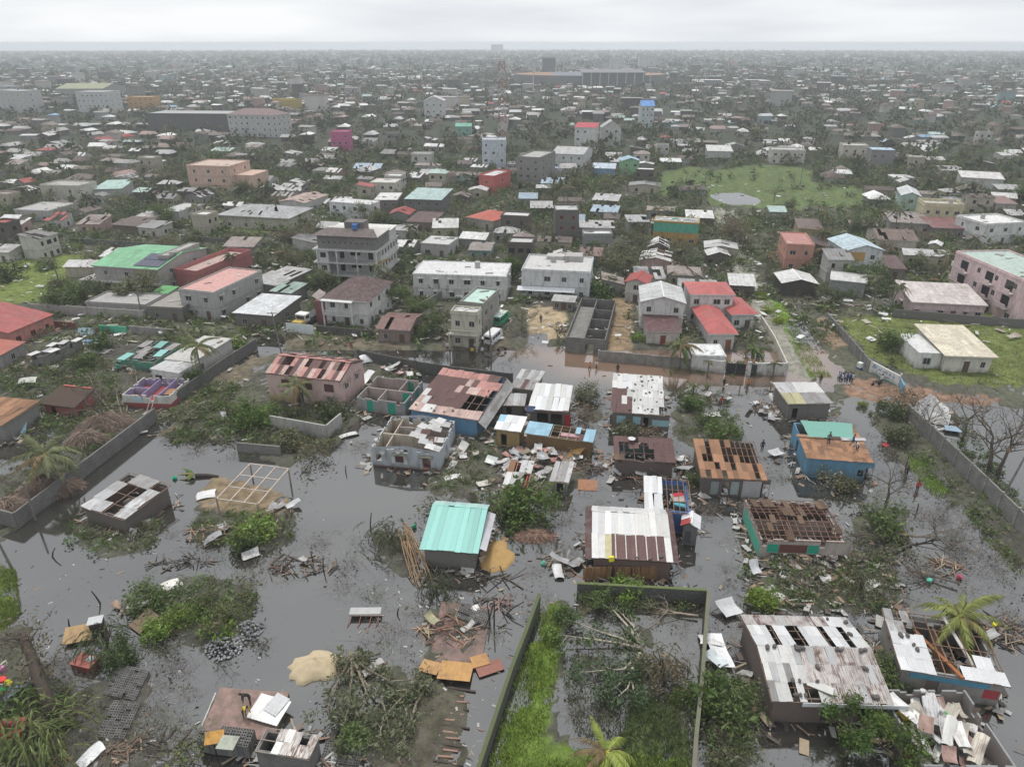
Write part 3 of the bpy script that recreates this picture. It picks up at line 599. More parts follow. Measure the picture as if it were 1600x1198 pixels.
def make_ground():
    xs = np.concatenate([-np.geomspace(130, 5200, 34)[::-1], np.arange(-129, 129.5, .72), np.geomspace(130, 5200, 34)])
    ys = np.concatenate([np.linspace(-60, 18, 8), np.arange(20, 178, .72), np.geomspace(179, 5450, 210)])
    X, Y = np.meshgrid(xs, ys); px, py = PIX(X, np.maximum(Y, 5), 0.0)
    wob = 5.0; pxn = px + wob * (vnoise(X, Y, 1.3, 1) + .8 * vnoise(X, Y, 3.7, 11)) * np.clip(60 / np.maximum(Y, 20), .1, 1.2); pyn = py + wob * (vnoise(X, Y, 1.3, 2) + .8 * vnoise(X, Y, 3.7, 12)) * np.clip(60 / np.maximum(Y, 20), .1, 1.2)
    land = (pyn < 548) | (Y < 24)
    for p in LAND: land |= inpoly(pxn, pyn, p)
    for p in WET: land &= ~inpoly(pxn, pyn, p)
    m = land.astype(float)
    for _ in range(2):
        q = np.pad(m, 1, mode='edge'); m = (q[:-2, 1:-1] + q[2:, 1:-1] + q[1:-1, :-2] + q[1:-1, 2:] + q[1:-1, 1:-1] * 2) / 6
    Z = -.5 + .61 * m + .10 * vnoise(X, Y, .9, 3) * m + .15 * vnoise(X, Y, 3.0, 4) * m
    near = py > 548; Z = np.where(near, Z, Z + .36 * m)
    yard = inpoly(px, py, [(845, 930), (1105, 925), (1085, 1300), (720, 1300)]); Z = np.where(yard & (m < .5), -.03 + .05 * vnoise(X, Y, 1.7, 9), Z)
    base = np.empty(X.shape + (3,)); base[:] = (.105, .105, .088)
    n = vnoise(X, Y, .35, 5)[..., None]; base = base + n * np.array([.012, .016, .004]); far = np.clip((Y - 180) / 250, 0, 1)[..., None]; base = base * (1 - far) + np.array([.055, .062, .045]) * far
    for pl, c in GRASS + SOIL:
        k = inpoly(pxn, pyn, pl)[..., None]; base = np.where(k, np.array(c) * (1 + .18 * vnoise(X, Y, 1.1, 7)[..., None]), base)
    ny, nx = X.shape; I = np.arange(nx * ny).reshape(ny, nx)
    F = np.stack([I[:-1, :-1], I[:-1, 1:], I[1:, 1:], I[1:, :-1]], -1).reshape(-1, 4)
    me = mesh_np('ground', np.stack([X, Y, Z], -1), F, 'ground_soil', np.clip(base.reshape(-1, 3), .02, .8), smooth=True)
    struct(link('ground', me)); GZ['d'] = (xs, ys, Z)
    wx = np.linspace(-170, 170, 120); wy = np.linspace(18, 300, 130); X, Y = np.meshgrid(wx, wy); px, py = PIX(X, Y, 0.0)
    c = np.empty(X.shape + (3,)); c[:] = (.036, .034, .029); brown = inpoly(px, py, [(780, 545), (1320, 545), (1330, 605), (1000, 598), (900, 590)]); c[brown] = (.2, .13, .09)
    for _ in range(2):
        q = np.pad(c, ((1, 1), (1, 1), (0, 0)), mode='edge'); c = (q[:-2, 1:-1] + q[2:, 1:-1] + q[1:-1, :-2] + q[1:-1, 2:] + q[1:-1, 1:-1]) / 5
    I = np.arange(X.size).reshape(X.shape); F = np.stack([I[:-1, :-1], I[:-1, 1:], I[1:, 1:], I[1:, :-1]], -1).reshape(-1, 4)
    struct(link('flood_water', mesh_np('flood_water', np.stack([X, Y, X * 0], -1), F, 'flood_water', c.reshape(-1, 3), smooth=True)))
    sea = MB().face([(-30000, 5300, -.6), (30000, 5300, -.6), (30000, 34000, -.6), (-30000, 34000, -.6)])
    m = MB(); m.face([(-30000, 5300, -.6), (30000, 5300, -.6), (30000, 34000, -.6), (-30000, 34000, -.6)], None, (.34, .36, .36)); struct(m.build('sea', 'flood_water'))
    m = MB()   # the coastal land to both sides, beyond the fine sheet
    for s in (-1, 1): m.face([(s * 5200, -60, .2), (s * 30000, -60, .2), (s * 30000, 5450, .2), (s * 5200, 5450, .2)], None, (.085, .09, .07))
    struct(m.build('coastal_plain', 'matter'))
make_ground()
# ------------------------------------------------------------------ the flooded foreground, house by house
RUB = [(.5, .49, .47), (.3, .28, .26), (.2, .12, .09), (.12, .09, .07), (.33, .2, .14), (.55, .54, .55), (.09, .08, .07)]
def rub_in(root, w, d, n=60, z=.05, sm=.9): return litter(root, -w / 2 + .4, w / 2 - .4, -d / 2 + .4, d / 2 - .4, z, n, random.Random(n + int(w * 10)), RUB, sm)
def stones_on(root, q, spots, rng, s=.3):
    e0, e1, r1, r0 = [Vector(p) for p in q]
    for u, v in spots:
        p = e0.lerp(e1, u).lerp(r0.lerp(r1, u), v); k = s * rng.uniform(.7, 1.2)
        link('stone', ROCK, None, root, (.11, .1, .095), M=Matrix.Translation(p + Vector((0, 0, .12))) @ Matrix.Rotation(rng.uniform(0, 6), 4, 'Z') @ Matrix.Diagonal((k * 1.3, k * .8, k * .6, 1)))
def rock_mesh():
    rng = random.Random(5); m = bpy.data.meshes.new('stone'); V = []; F = []
    for j in range(1, 4):
        for i in range(7):
            a = 2 * math.pi * i / 7; t = math.pi * j / 4; r = rng.uniform(.42, .56); V.append((r * math.sin(t) * math.cos(a), r * math.sin(t) * math.sin(a), r * math.cos(t)))
    V += [(0, 0, .48), (0, 0, -.48)]
    for j in range(2):
        for i in range(7): F.append((j * 7 + i, (j + 1) * 7 + i, (j + 1) * 7 + (i + 1) % 7, j * 7 + (i + 1) % 7))
    for i in range(7): F.append((21, i, (i + 1) % 7)); F.append((22, 14 + (i + 1) % 7, 14 + i))
    m.from_pydata(V, [], F); m.materials.append(MATS['stone']); return m
ROCK = rock_mesh()
# pink house with torn maroon roof
r, w, d, h = shack('two-storey pink rendered house with torn maroon and pink metal roof', (414, 583), (531, 597), (563, 563), 4.6, 'gx', 1.3,
    ['pr..prq.rr.rqd.p', 'qprq.rqprqp.qprq'], ['r.pr.prpr.pr.rp', 'rp.rp.r..rprqpr'], wall=(.56, .4, .37), phrase='the pink house with the torn maroon roof', o=.12, raft=(7, 3), rcol=MAROON, winh=(.3, .22, .2),
    ops={'F': [(2.4, 3.9, 2.6, 3.9, 'shutter', MAROON), (6.4, 7.6, 2.6, 3.9, 'shutter', MAROON), (9.6, 11.2, 2.6, 3.9, 'shutter', MAROON), (2.2, 3.2, .9, 1.9), (4.6, 5.9, .1, 2.0, 'door', (.05, .04, .04)), (9.8, 10.9, .9, 1.9)], 'R': [(1.5, 2.8, 2.4, 3.6), (5, 6.2, 2.4, 3.6)]})
MB().box(-w / 2 - .02, -w / 2 + 4, -d / 2 - .02, -d / 2 - .005, -.2, 1.2).build('stained_patch', 'wall', r, (.5, .38, .2))
# roofless grey house with green doors
TG = (.02, .33, .22)
r, w, d, h = shack('roofless grey timber house with bright green doors and shutters', (557, 620), (632, 629), (591, 588), 2.4, None, 0, None, wall=(.3, .3, .3), inner=(.4, .33, .31), phrase='the roofless house with green doors', ragged=.4,
    ops={'F': [(1.6, 2.6, .25, 2.1, 'door', TG), (5.0, 6.1, .25, 2.1, 'door', TG)], 'R': [(.8, 1.9, .6, 1.9, 'shutter', TG), (4.6, 5.5, .25, 2.0, 'door', TG)], 'B': [(1.5, 2.5, .2, 2.0, 'door', TG)]}, band=(.25, (.25, .12, .1)))
inner_wall(r, -w / 2 + .2, w / 2 - .2, -.1, .06, 0, 2.3, (.42, .34, .32)); inner_wall(r, -.6, -.46, -d / 2 + .2, -.12, 0, 2.3, (.4, .35, .33)); inner_wall(r, 1.3, 1.44, .1, d / 2 - .2, 0, 2.3, (.36, .3, .3))
boxobj('shutter', 'door_leaf', r, (w / 2 - 1.3, -.14, 1.1), (1.0, .05, 1.9), 0, TG); rub_in(r, w, d, 120, .1, .8)
# big maroon and pink roof
r, w, d, h = shack('wide house with a patched maroon and pink sheet roof and blue walls', (638, 640), (747, 658), (678, 584), 3.0, 'sf', 1.1,
    ['ppppppppprr.', 'rrrrrrqrpppp', 'rrrrrqrqqpp.', 'wrrrrrrr....', 'qwrrrrrr....', 'qqwwqqqqqqqq'], wall=BLUE, inner=(.15, .3, .33), phrase='the wide house with the patched maroon roof', raft=(8, 6), rcol=(.3, .2, .16), jit=.03)
stones_on(r, roof_quads(w, d, h + .1, 'sf', 1.1, .3)[0], [(.06, .1), (.3, .08), (.36, .04), (.5, .05), (.9, .5), (.88, .62), (.93, .55), (.2, .3), (.6, .1)], random.Random(2))
fl = MB(); fl.slab([(w / 2 + .35, -d / 2 - .4, 2.9), (w / 2 + 1.5, -d / 2 - .5, 2.1), (w / 2 + 1.5, d / 2 + .2, 3.0), (w / 2 + .35, d / 2 + .3, 4.0)], .05, [(0, 0), (1.2, 0), (1.2, 12), (0, 12)]); fl.build('side_flap', 'roof_metal', r, GREY, alpha=.5)
# roofless white-blue house with tumbled sheets
r, w, d, h = shack('roofless mildewed pale blue house with tumbled roof sheets and red plinth', (580, 698), (687, 707), (719, 658), 2.9, 'gy', .55, ['..wgw..', '.gwrwg.', 'wgr.gww', 'g.w..g.'], None, wall=(.45, .49, .53), inner=(.52, .46, .36), phrase='the roofless pale blue house', ragged=.4, o=.02, raft=None, jit=.3,
    ops={'F': [(3.1, 4.2, .9, 2.0, 'shutter', MAROON), (6.7, 7.8, .1, 2.0, 'hole'), (.5, 1.2, .9, 1.9, 'hole')], 'R': [(3, 4, .9, 2)]}, band=(.22, (.2, .05, .045)), winh=None)
for x in (3.65, 7.25): boxobj('window_hood', 'ledge', r, (-w / 2 + x, -d / 2 - .3, 2.25), (1.8, .6, .1), 0, (.1, .11, .08))
boxobj('window_surround', 'ledge', r, (-w / 2 + 2.85, -d / 2 - .04, 1.4), (.45, .08, 1.4), 0, W); boxobj('window_surround', 'ledge', r, (-w / 2 + 4.45, -d / 2 - .04, 1.4), (.45, .08, 1.4), 0, W)
inner_wall(r, -w / 2 + .2, w / 2 - .2, -.3, -.14, 0, 2.7, (.55, .5, .4)); inner_wall(r, -w / 2 + 1.6, -w / 2 + 1.74, -d / 2 + .2, d / 2 - .2, 0, 2.6, (.5, .42, .34)); inner_wall(r, -w / 2 + 1.8, w / 2 - .2, d / 4, d / 4 + .14, 0, 2.5, (.45, .38, .36)); rub_in(r, w, d, 90, .3)
for x, z in ((-w / 2 + 1.5, 2.45), (-.9, 2.75)):
    m = MB(); n = 12
    for i in range(n):
        a, b = 2 * math.pi * i / n, 2 * math.pi * (i + 1) / n; m.face([(0, 0, 0), (.38 * math.cos(a), -.12, .38 * math.sin(a)), (.38 * math.cos(b), -.12, .38 * math.sin(b))])
    m.build('satellite_dish', 'paint', r, (.55, .55, .55), loc=(x, -d / 2 - .2, z))
# teal roof house
def ridge_house(label, A, B, C, h, fr, rise, front, back, wall, phrase, mat='wall', ops=None, o=.35, rb=.0):
    r, w, d, hh = shack(label, A, B, C, h, None, 0, None, wall=wall, mat=mat, phrase=phrase, ops=ops, at=(lambda c, a, W_, D_: (c, a, W_ - 2 * o, D_ - 2 * o))(*plan(A, B, C, h)))
    x0, x1, y0, y1 = -w / 2 - o, w / 2 + o, -d / 2 - o, d / 2 + o; yr = y0 + (y1 - y0) * fr; rng = random.Random(label)
    q1 = [(x0, y0, h + .05), (x1, y0, h + .05), (x1, yr, h + rise), (x0, yr, h + rise)]; q2 = [(x1, y1, h + rise + rb - .5), (x0, y1, h + rise + rb - .5), (x0, yr, h + rise), (x1, yr, h + rise)]
    for q, rows in ((q1, front), (q2, back)): rafters(r, q, 5, 3, DWOOD); roof_sheets(r, q, rows, rng, .012)
    m = MB(); a = w / 2 - .01; b = d / 2 - .01
    for x in (-a, a): m.face([(x, -b, h), (x, b, h), (x, b, h + rise + rb - .5), (x, yr, h + rise - .05)])
    m.face([(a, b, h), (-a, b, h), (-a, b, h + rise + rb - .5), (a, b, h + rise + rb - .5)])
    m.build('gable_wall', mat, r, wall); return r, w, d, (q1, q2)
r, w, d, q = ridge_house('dark walled house with an intact turquoise sheet roof beside a sand heap', (655, 858), (747, 866), (683, 791), 2.5, .8, 1.25, ['tttttttttt'], ['mmmmmmmmmm'], (.16, .155, .145), 'the turquoise roofed house', o=.45)
boxobj('side_panel', 'panel', r, (w / 2 + .75, .2, 2.5), (.9, d * .95, .06), 0, (.5, .5, .53), rot=Matrix.Rotation(.35, 4, 'Y'))
# big white and rust roof with bamboo fence in front
r, w, d, q = ridge_house('low house under a wide white and maroon patched sheet roof behind bamboo fencing', (925, 871), (1052, 879), (926, 796), 2.5, .8, 1.0, ['WwWwwWwwwwww', 'wwyrrrrrrrrw'], ['wwwwwWwwwwww'], (.13, .075, .06), 'the white and maroon patched roof', o=.3)
for s in (-1, 1): MB().slab([(s * (w / 2 + .3), -d / 2, 2.35), (s * (w / 2 + 1.0), -d / 2, 2.1), (s * (w / 2 + 1.0), d / 2, 3.0), (s * (w / 2 + .3), d / 2, 3.3)], .05, [(0, 0), (1, 0), (1, 6), (0, 6)]).build('roof_verge', 'roof_metal', r, MAROON, alpha=.3)
for i in range(5): barobj('roof_batten', 'plank', r, Vector(q[0][0]).lerp(Vector(q[0][1]), (3.6 + i * 1.55) / 12) + Vector((0, 0, .13)), Vector(q[0][0]).lerp(Vector(q[0][1]), (3.6 + i * 1.55) / 12).lerp(Vector(q[0][3]).lerp(Vector(q[0][2]), (3.6 + i * 1.55) / 12), .5) + Vector((0, 0, .13)), .12, .05, (.6, .55, .52))
stones_on(r, q[0], [(.56, .04), (.72, .03), (.86, .08)], random.Random(3), .45); boxobj('yellow_bag', 'panel', r, (-w / 2 + 1.7, -d / 2 - .35, 2.62), (.5, .25, .55), .3, (.75, .65, .05))
f = thing('bamboo_fence', 'weathered orange bamboo slat fence in front of the white and maroon patched roof', 'fence', tuple(G(911, 906)), 0); a = G(911, 906); b = G(1045, 904) - a; rng = random.Random(8); n = 44
for i in range(n):
    t = (i + .5) / n
    if i in (14, 15, 24): continue
    boxobj('slat', 'plank', f, (b.x * t, b.y * t, .75 + rng.uniform(-.1, .06)), (b.length / n * .93, .05, 1.9), math.atan2(b.y, b.x), tn((.3, .17, .085), rng.uniform(.75, 1.25)), rot=Matrix.Rotation(math.atan2(b.y, b.x), 4, 'Z') @ Matrix.Rotation(rng.gauss(0, .04), 4, 'Y'))
barobj('rail', 'plank', f, (0, .05, 1.3), (b.x, b.y + .05, 1.3), .05, .06, DWOOD)
# blue walled house, half its roof gone
r, w, d, h = shack('bright blue walled house with half a white roof left', (1007, 797), (1082, 803), (1011, 751), 2.9, 'sf', .5, ['WWWW......', 'WWWW......'], wall=(.03, .14, .42), inner=(.12, .16, .2), phrase='the bright blue walled house', raft=(8, 3), rcol=(.25, .16, .12), ops={'F': [(4, 5.2, 1, 2, 'window')]})
rub_in(r, w, d, 90, 1.2, .8); boxobj('red_cloth', 'panel', r, (1.4, 1.2, 2.3), (1.2, .7, .5), .4, (.5, .04, .07)); boxobj('blue_basin', 'panel', r, (1.6, -.6, 2.3), (1.6, .6, .25), -.3, (.1, .4, .5)); boxobj('loose_board', 'board', r, (w / 2 - 1, .6, 2.5), (1.5, 1.6, .05), .2, (.5, .42, .38))
# small hut with red striped roof
r, w, d, h = shack('tiny dark hut with white gable roof and one red stripe', (1064, 823), (1094, 828), (1064, 803), 2.4, 'gy', .5, ['WW'], ['WR'], wall=(.15, .15, .15), cat='hut', name='hut', phrase='the hut with the red striped roof', o=.25, raft=None, ops={'F': [(.3, .9, .2, 1.8, 'door', (.1, .1, .1))]})
# dotted roof house
r, w, d, h = shack('house with a white and brown roof weighted by many dark stones', (954, 644), (1038, 650), (971, 593), 2.7, 'sf', .9, ['wwwWwwwwww', 'wwWWwwwwww', 'rrrwwwwwww', 'rrwrwwwwww', 'rrrrwwwww.'], wall=(.13, .11, .1), phrase='the stone weighted roof', ops={'F': [(.6, 1.9, .9, 2.1, 'shutter', (.3, .5, .55)), (2.9, 4.0, .9, 2.1, 'shutter', (.3, .5, .55)), (5.6, 8.0, .8, 1.8, 'shutter', (.3, .5, .55)), (4.4, 5.1, .1, 2.1, 'hole')]}, raft=(6, 4))
rng = random.Random(12); stones_on(r, roof_quads(w, d, h + .1, 'sf', .9, .3)[0], [(rng.uniform(.35, .97), v + rng.uniform(-.03, .03)) for v in (.07, .1, .3, .33, .52, .55, .7, .84, .95) for _ in range(3)] + [(.3, .62), (.12, .95)], rng, .34)
# brown roofless
r, w, d, h = shack('low maroon roofed house with the roof centre torn open', (960, 719), (1056, 724), (960, 688), 2.3, 'sf', .6, ['rrrr.rrrrrrr', 'r..rr..rrrrr', 'r.......rrrr', 'bb......rrrr'], wall=(.13, .09, .08), inner=(.1, .17, .16), phrase='the torn open maroon roof', ragged=.4, raft=(6, 3), rcol=(.16, .1, .09)); rub_in(r, w, d, 70, .8)
m = MB(); n = 12
for i in range(n):
    a, b = 2 * math.pi * i / n, 2 * math.pi * (i + 1) / n; m.face([(0, 0, 0), (.5 * math.cos(a), .5 * math.sin(a), .16), (.5 * math.cos(b), .5 * math.sin(b), .16)])
m.build('satellite_dish', 'paint', r, (.6, .6, .6), loc=(-w / 2 + 2, d / 2 - .8, 3.2))
# plywood roof house
r, w, d, h = shack('house stripped to brown plywood roof boards and bare purlins', (1096, 746), (1199, 751), (1090, 695), 2.7, 'sf', .8, ['oo.oo.o.....', 'oo.oo.......', 'o..oo..o....', 'ooo.oo.ooo.o', 'o.oo.ooooo.o'], wall=(.12, .1, .09), inner=(.14, .08, .06), phrase='the plywood roof boards', raft=(12, 5), rcol=(.24, .15, .1), jit=.02, ops={'F': [(1, 2, .2, 2.1, 'door', (.3, .33, .33)), (2.4, 3.2, .2, 2.1, 'hole'), (3.4, 4.4, .3, 2.2, 'door', (.35, .42, .42)), (7, 8, .2, 2.0, 'hole')]})
MB().box(w / 2 - 2.4, w / 2 - .2, -d / 2 - .03, -d / 2 - .005, 0, 2.4).build('front_sheet', 'paint', r, (.45, .45, .46))
# tarp house
r, w, d, h = shack('blue walled house with orange shingled roof and a sea-green tarpaulin', (1260, 716), (1365, 724), (1230, 658), 2.9, 'gx', .3, ['ooooooooooooo', 'ooooooooooooo', 'ooooooooooooo', 'ooooooooooooo', 'ooooooooooooo'], ['ooo..........', 'oo...........'], wall=(.1, .28, .44), inner=(.2, .3, .34), phrase='the tarpaulin covered house', raft=None, jit=.03, gone=('ridge',), ops={'F': [(7.1, 8.0, .05, 2.0, 'hole'), (6.2, 6.9, .7, 1.7, 'hole')], 'L': [(3, 4, .2, 2.1, 'hole')]})
NX, NY = 16, 10; V = []; F = []; rng = random.Random(4)
for j in range(NY + 1):
    for i in range(NX + 1):
        u, v = i / NX, j / NY; x = -w / 2 + .9 + (w - .6) * u - (1.2 * (1 - v) * u); y = -.1 + (d / 2 + .5) * v; V.append((x, y, h + .06 + .3 * (1 - y / (d / 2 + .3)) + .16 + .05 * math.sin(7 * u + 3 * v) + .04 * math.sin(13 * v + 2 * u) + rng.uniform(0, .02)))
for j in range(NY):
    for i in range(NX): a = j * (NX + 1) + i; F.append((a, a + 1, a + NX + 2, a + NX + 1))
link('tarpaulin', mesh_np('tarpaulin', V, F, 'cloth', smooth=True), None, r, (.17, .36, .3)); U['roof_q_back'] = None
TARP_HOUSE = (r, w, d, h)
for i, (x, L, c) in enumerate(((-2.6, 3.4, (.33, .2, .13)), (.3, 2.0, (.1, .06, .05)), (2.8, 3.2, (.5, .48, .5)))): boxobj('ridge_board', 'board', r, (x, .12, h + .52), (L, .7, .05), 0, c, rot=Matrix.Rotation(.06 * i, 4, 'Z'))
# ruined green and pink house
r, w, d, h = shack('ruined long house with bare rafters, green shutters and pale upper wall', (1188, 843), (1322, 848), (1168, 780), 2.6, 'gx', .5, ['...b....b......', '..b...........b', '.....b.........'], ['.....b.bb......', 'bb.....b..bb.b.'], wall=(.42, .37, .34), inner=(.2, .11, .085), phrase='the ruined green shuttered house', ragged=.4, o=.1, raft=(12, 5), rcol=(.22, .13, .1), jit=.05, gone=('ridge',), ops={'F': [(.8, 2.0, .9, 2.0, 'shutter', TG), (2.05, 5.0, .9, 2.0, 'shutter', (.14, .06, .05)), (5.05, 6.2, .9, 2.0, 'shutter', TG), (.8, 9.5, -.2, .85, 'hole')], 'L': [(1, 2, .5, 2.0, 'shutter', TG), (3, 4.2, .5, 2.0, 'shutter', TG)]})
inner_wall(r, -.8, -.68, -d / 2 + .2, d / 2 - .2, 0, 2.5, (.25, .13, .1)); inner_wall(r, -w / 2 + .2, w / 2 - .2, .1, .22, 0, 2.4, (.36, .28, .24)); rub_in(r, w, d, 160, .3); MB().box(-w / 2 - .03, -w / 2 - .005, -d / 2, d / 2 - .5, .3, 1.9).build('green_siding', 'paint', r, (.1, .42, .3))
# large corrugated house bottom right
r, w, d, h = shack('large house with rust streaked corrugated roof, missing sheets and stones on top', (1205, 1097), (1396, 1101), (1176, 962), 2.6, 'gx', 1.1, ['wwwwwgcgccgcccccc', 'wgwkwwcccccccccgc', 'kww.w..wcccccgccc'], ['wW.WW.WWW..WW.WWW', 'WW.WW.WWW..WW.WWw', 'gwWWcccccccgcccccc'], wall=(.14, .1, .09), inner=(.09, .08, .07), phrase='the rust streaked corrugated house', o=.35, raft=(9, 4), rcol=(.22, .15, .11), jit=.03, gone=('ridge',), ops={'F': [(4, 5, .2, 2, 'hole'), (7, 8.2, .2, 2, 'hole')]})
rng = random.Random(9); qq = roof_quads(w, d, h + .12, 'gx', 1.1, .35); stones_on(r, qq[0], [(rng.uniform(.02, .98), rng.choice((.1, .35, .6, .93, .97, .95))) for _ in range(22)], rng, .42); stones_on(r, qq[1], [(.05, .2), (.1, .6), (.2, .1)], rng, .42)
boxobj('front_fascia', 'panel', r, (1.8, -d / 2 - .45, 2.5), (8.4, .05, .4), 0, (.65, .66, .67)); boxobj('loose_sheet', 'panel', r, (-.6, -d / 2 + .9, 3.05), (2, .8, .06), -.5, (.55, .55, .53))
# white and blue house far right bottom
r, w, d, h = shack('white sheeted house with a blue painted front band, mostly roofless', (1407, 1047), (1579, 1074), (1367, 956), 2.6, 'sf', .45, ['k.k.........', 'gk..........', 'WWWW........', 'WWWW.....WW.', 'WWWW...WWWWW'], wall=(.3, .28, .26), inner=(.11, .1, .095), phrase='the white house with the blue front band', ragged=.4, raft=(7, 4), rcol=(.24, .15, .1), jit=.04, ops={'F': [(2, 3, .2, 1.9, 'door', (.2, .16, .13)), (6.4, 7.6, .7, 1.7, 'shutter', (.4, .06, .07))]}); rub_in(r, w, d, 110, .3, 1.2)
MB().box(-w / 2 + .6, w / 2 - 1, -d / 2 - .06, -d / 2 - .008, 1.75, 2.45).build('blue_band', 'paint', r, (.1, .3, .42)); boxobj('plank', 'plank', r, (-.4, d / 2 - 3.4, 2.3), (.3, 7, .12), .25, (.35, .13, .05), rot=Matrix.Rotation(.25, 4, 'Z') @ Matrix.Rotation(-.2, 4, 'X')); boxobj('plank', 'plank', r, (1.6, d / 2 - 2.6, 2.8), (.28, 5.6, .1), .4, (.6, .58, .55), rot=Matrix.Rotation(.3, 4, 'Z') @ Matrix.Rotation(.25, 4, 'X')); inner_wall(r, -w / 2 + 3.9, -w / 2 + 4.05, -d / 2 + .3, d / 2 - .3, 0, 2.4, (.2, .1, .06))
stones_on(r, roof_quads(w, d, h + .1, 'sf', .45, .3)[0], [(.1, .55), (.17, .56), (.2, .42), (.22, .35)], random.Random(6), .5)
# tumbled ruin at the bottom right corner
r, w, d, h = shack('ruined walls full of tumbled white sheets and pale furniture', (1446, 1196), (1590, 1200), (1412, 1076), 2.4, None, 0, None, wall=(.25, .26, .27), inner=(.3, .26, .24), phrase='the ruin full of tumbled white sheets', ragged=.4, z0=-.3); rub_in(r, w, d, 220, .3, 1.3); rng = random.Random(31)
for i in range(46):
    M = Matrix.Translation((rng.uniform(-w / 2 + .5, w / 2 - 1.5), rng.uniform(-d / 2, d / 2 - 2), rng.uniform(.8, 2.7))) @ Matrix.Rotation(rng.uniform(-.9, .5), 4, 'Z') @ Matrix.Rotation(rng.gauss(0, .22), 4, 'X') @ Matrix.Rotation(rng.gauss(0, .2), 4, 'Y') @ Matrix.Diagonal((rng.uniform(.5, 1.1), rng.uniform(1, 3), 1, 1)); link('fallen_sheet', rng.choice(BENT), None, r, rng.choice((W, W, (.6, .6, .58), (.5, .47, .4), LGREY, (.4, .38, .33), (.3, .2, .17))), M=M, alpha=rng.uniform(0, .6))
boxobj('green_board', 'board', r, (.4, .8, 2.2), (1.2, 1.1, .08), .4, (.05, .33, .08)); boxobj('yellow_cushion', 'panel', r, (-w / 2 + 1.5, d / 2 - 1.6, 1.2), (1.4, .9, .4), .2, (.45, .3, .06)); boxobj('red_panel', 'panel', r, (-w / 2 - .15, -d / 2 + 1.5, 1.2), (.06, 1.4, 1.0), 0, (.45, .05, .1))
# shack with half its roof, left
r, w, d, h = shack('leaning grey shack with half its roof sheets gone standing in floodwater', (124, 791), (192, 812), (254, 757), 2.2, 'sf', .4, ['.kk.', 'k..g', 'g..g', 'gg.g'], wall=(.12, .1, .09), inner=(.22, .13, .1), phrase='the leaning grey shack', ragged=.4, raft=(4, 4), rcol=(.3, .2, .15), jit=.08); rub_in(r, w, d, 40, .3)
# timber roof frame
c, rot, w, d = plan((338, 778), (402, 787), (392, 727), 2.0); r = thing('roof_frame', 'bare pale timber roof frame on posts over an earth island', 'roof frame', (c.x, c.y, 0), rot); MARKS.append((c.x, c.y, 'the bare timber roof frame'))
for x in (-w / 2, -w / 6, w / 6, w / 2): barobj('rafter', 'plank', r, (x, -d / 2, 1.9), (x, d / 2, 2.2), .12, .12, (.6, .5, .42))
for y in (-d / 2, -d / 6, d / 6, d / 2): barobj('purlin', 'plank', r, (-w / 2, y, 2.1 + y / d * .3), (w / 2, y, 2.1 + y / d * .3), .1, .1, (.6, .52, .46))
for x, y in ((-w / 2, -d / 2), (w / 2, -d / 2), (-w / 2, d / 2), (w / 2, d / 2)): boxobj('post', 'plank', r, (x, y, .9), (.14, .14, 2.2), 0, (.35, .28, .22))
# row of small houses at the centre
r, w, d, h = shack('square house with a clean white sheet roof and dark open front', (825, 639), (888, 644), (842, 604), 2.8, 'sf', .5, ['WwWwWwW', 'wWWwWWw'], wall=(.12, .1, .09), phrase='the square white roofed house', ops={'F': [(1, 2.6, .1, 2.2, 'hole'), (3.0, 4.6, .1, 2.2, 'hole'), (4.9, 5.8, .1, 2.2, 'door', (.4, .04, .05))]}, raft=(4, 2)); boxobj('solar_panel', 'panel', r, (-w / 2 + .1, -d / 2 - .3, 2.9), (1.3, 1.0, .05), .2, (.04, .06, .12), rot=Matrix.Rotation(.5, 4, 'X'))
for a in (dict(label='small shack with rust striped grey roof by the flooded road', A=(797, 606), B=(835, 611), C=(806, 579), h=2.6, rows=['gkgkg', 'kkrkk'], wall=(.2, .19, .18), phrase='the rust striped grey shack'), dict(label='tiny shack with dull grey mossy roof under the rust striped shack', A=(781, 633), B=(820, 635), C=(785, 618), h=2.2, rows=['kkgk'], wall=(.1, .09, .08), phrase='the dull grey mossy roof'),
          dict(label='plywood shack under a bluish white curved roof', A=(772, 671), B=(814, 676), C=(779, 651), h=2.6, rows=['sWWW', 'WWWW'], wall=(.36, .26, .12), mat='wood', phrase='the plywood shack with curved white roof'), dict(label='small grey sheet metal shack standing in brown floodwater', A=(858, 752), B=(888, 756), C=(866, 725), h=2.0, rows=['gkkg'], wall=(.25, .24, .24), phrase='the small grey metal shack'),
          dict(label='grey roofed shed buried behind a fallen tree by the junction', A=(1232, 632), B=(1302, 631), C=(1229, 602), h=2.7, rows=['ggwww', 'yykkk'], wall=(.17, .16, .15), phrase='the shed behind the fallen tree'), dict(label='broken little shed with red door in the collapsed heap', A=(786, 757), B=(824, 761), C=(794, 722), h=2.0, rows=['o.gw', 'wgk.'], wall=(.4, .07, .06), phrase='the shed with the red door')):
    shack(a['label'], a['A'], a['B'], a['C'], a['h'], 'sf', .35, a['rows'], wall=a['wall'], mat=a.get('mat', 'wall'), phrase=a['phrase'], raft=(3, 2), cat='shack', name='shack', ops={'F': [(.6, 1.4, .1, 1.9, 'hole')]})
r, w, d, h = shack('long low house with pale blue sheets on one end and plywood walls', (819, 678), (926, 692), (826, 662), 2.5, 'sf', .3, ['sssss.....s.ss', 'sssss......rss'], wall=(.2, .13, .06), mat='wood', inner=(.12, .1, .09), phrase='the long plywood walled house', raft=(8, 2)); rub_in(r, w, d, 60, .6); boxobj('pink_mattress', 'panel', r, (1.6, 0, 2.3), (3, .8, .3), .05, (.55, .33, .36))
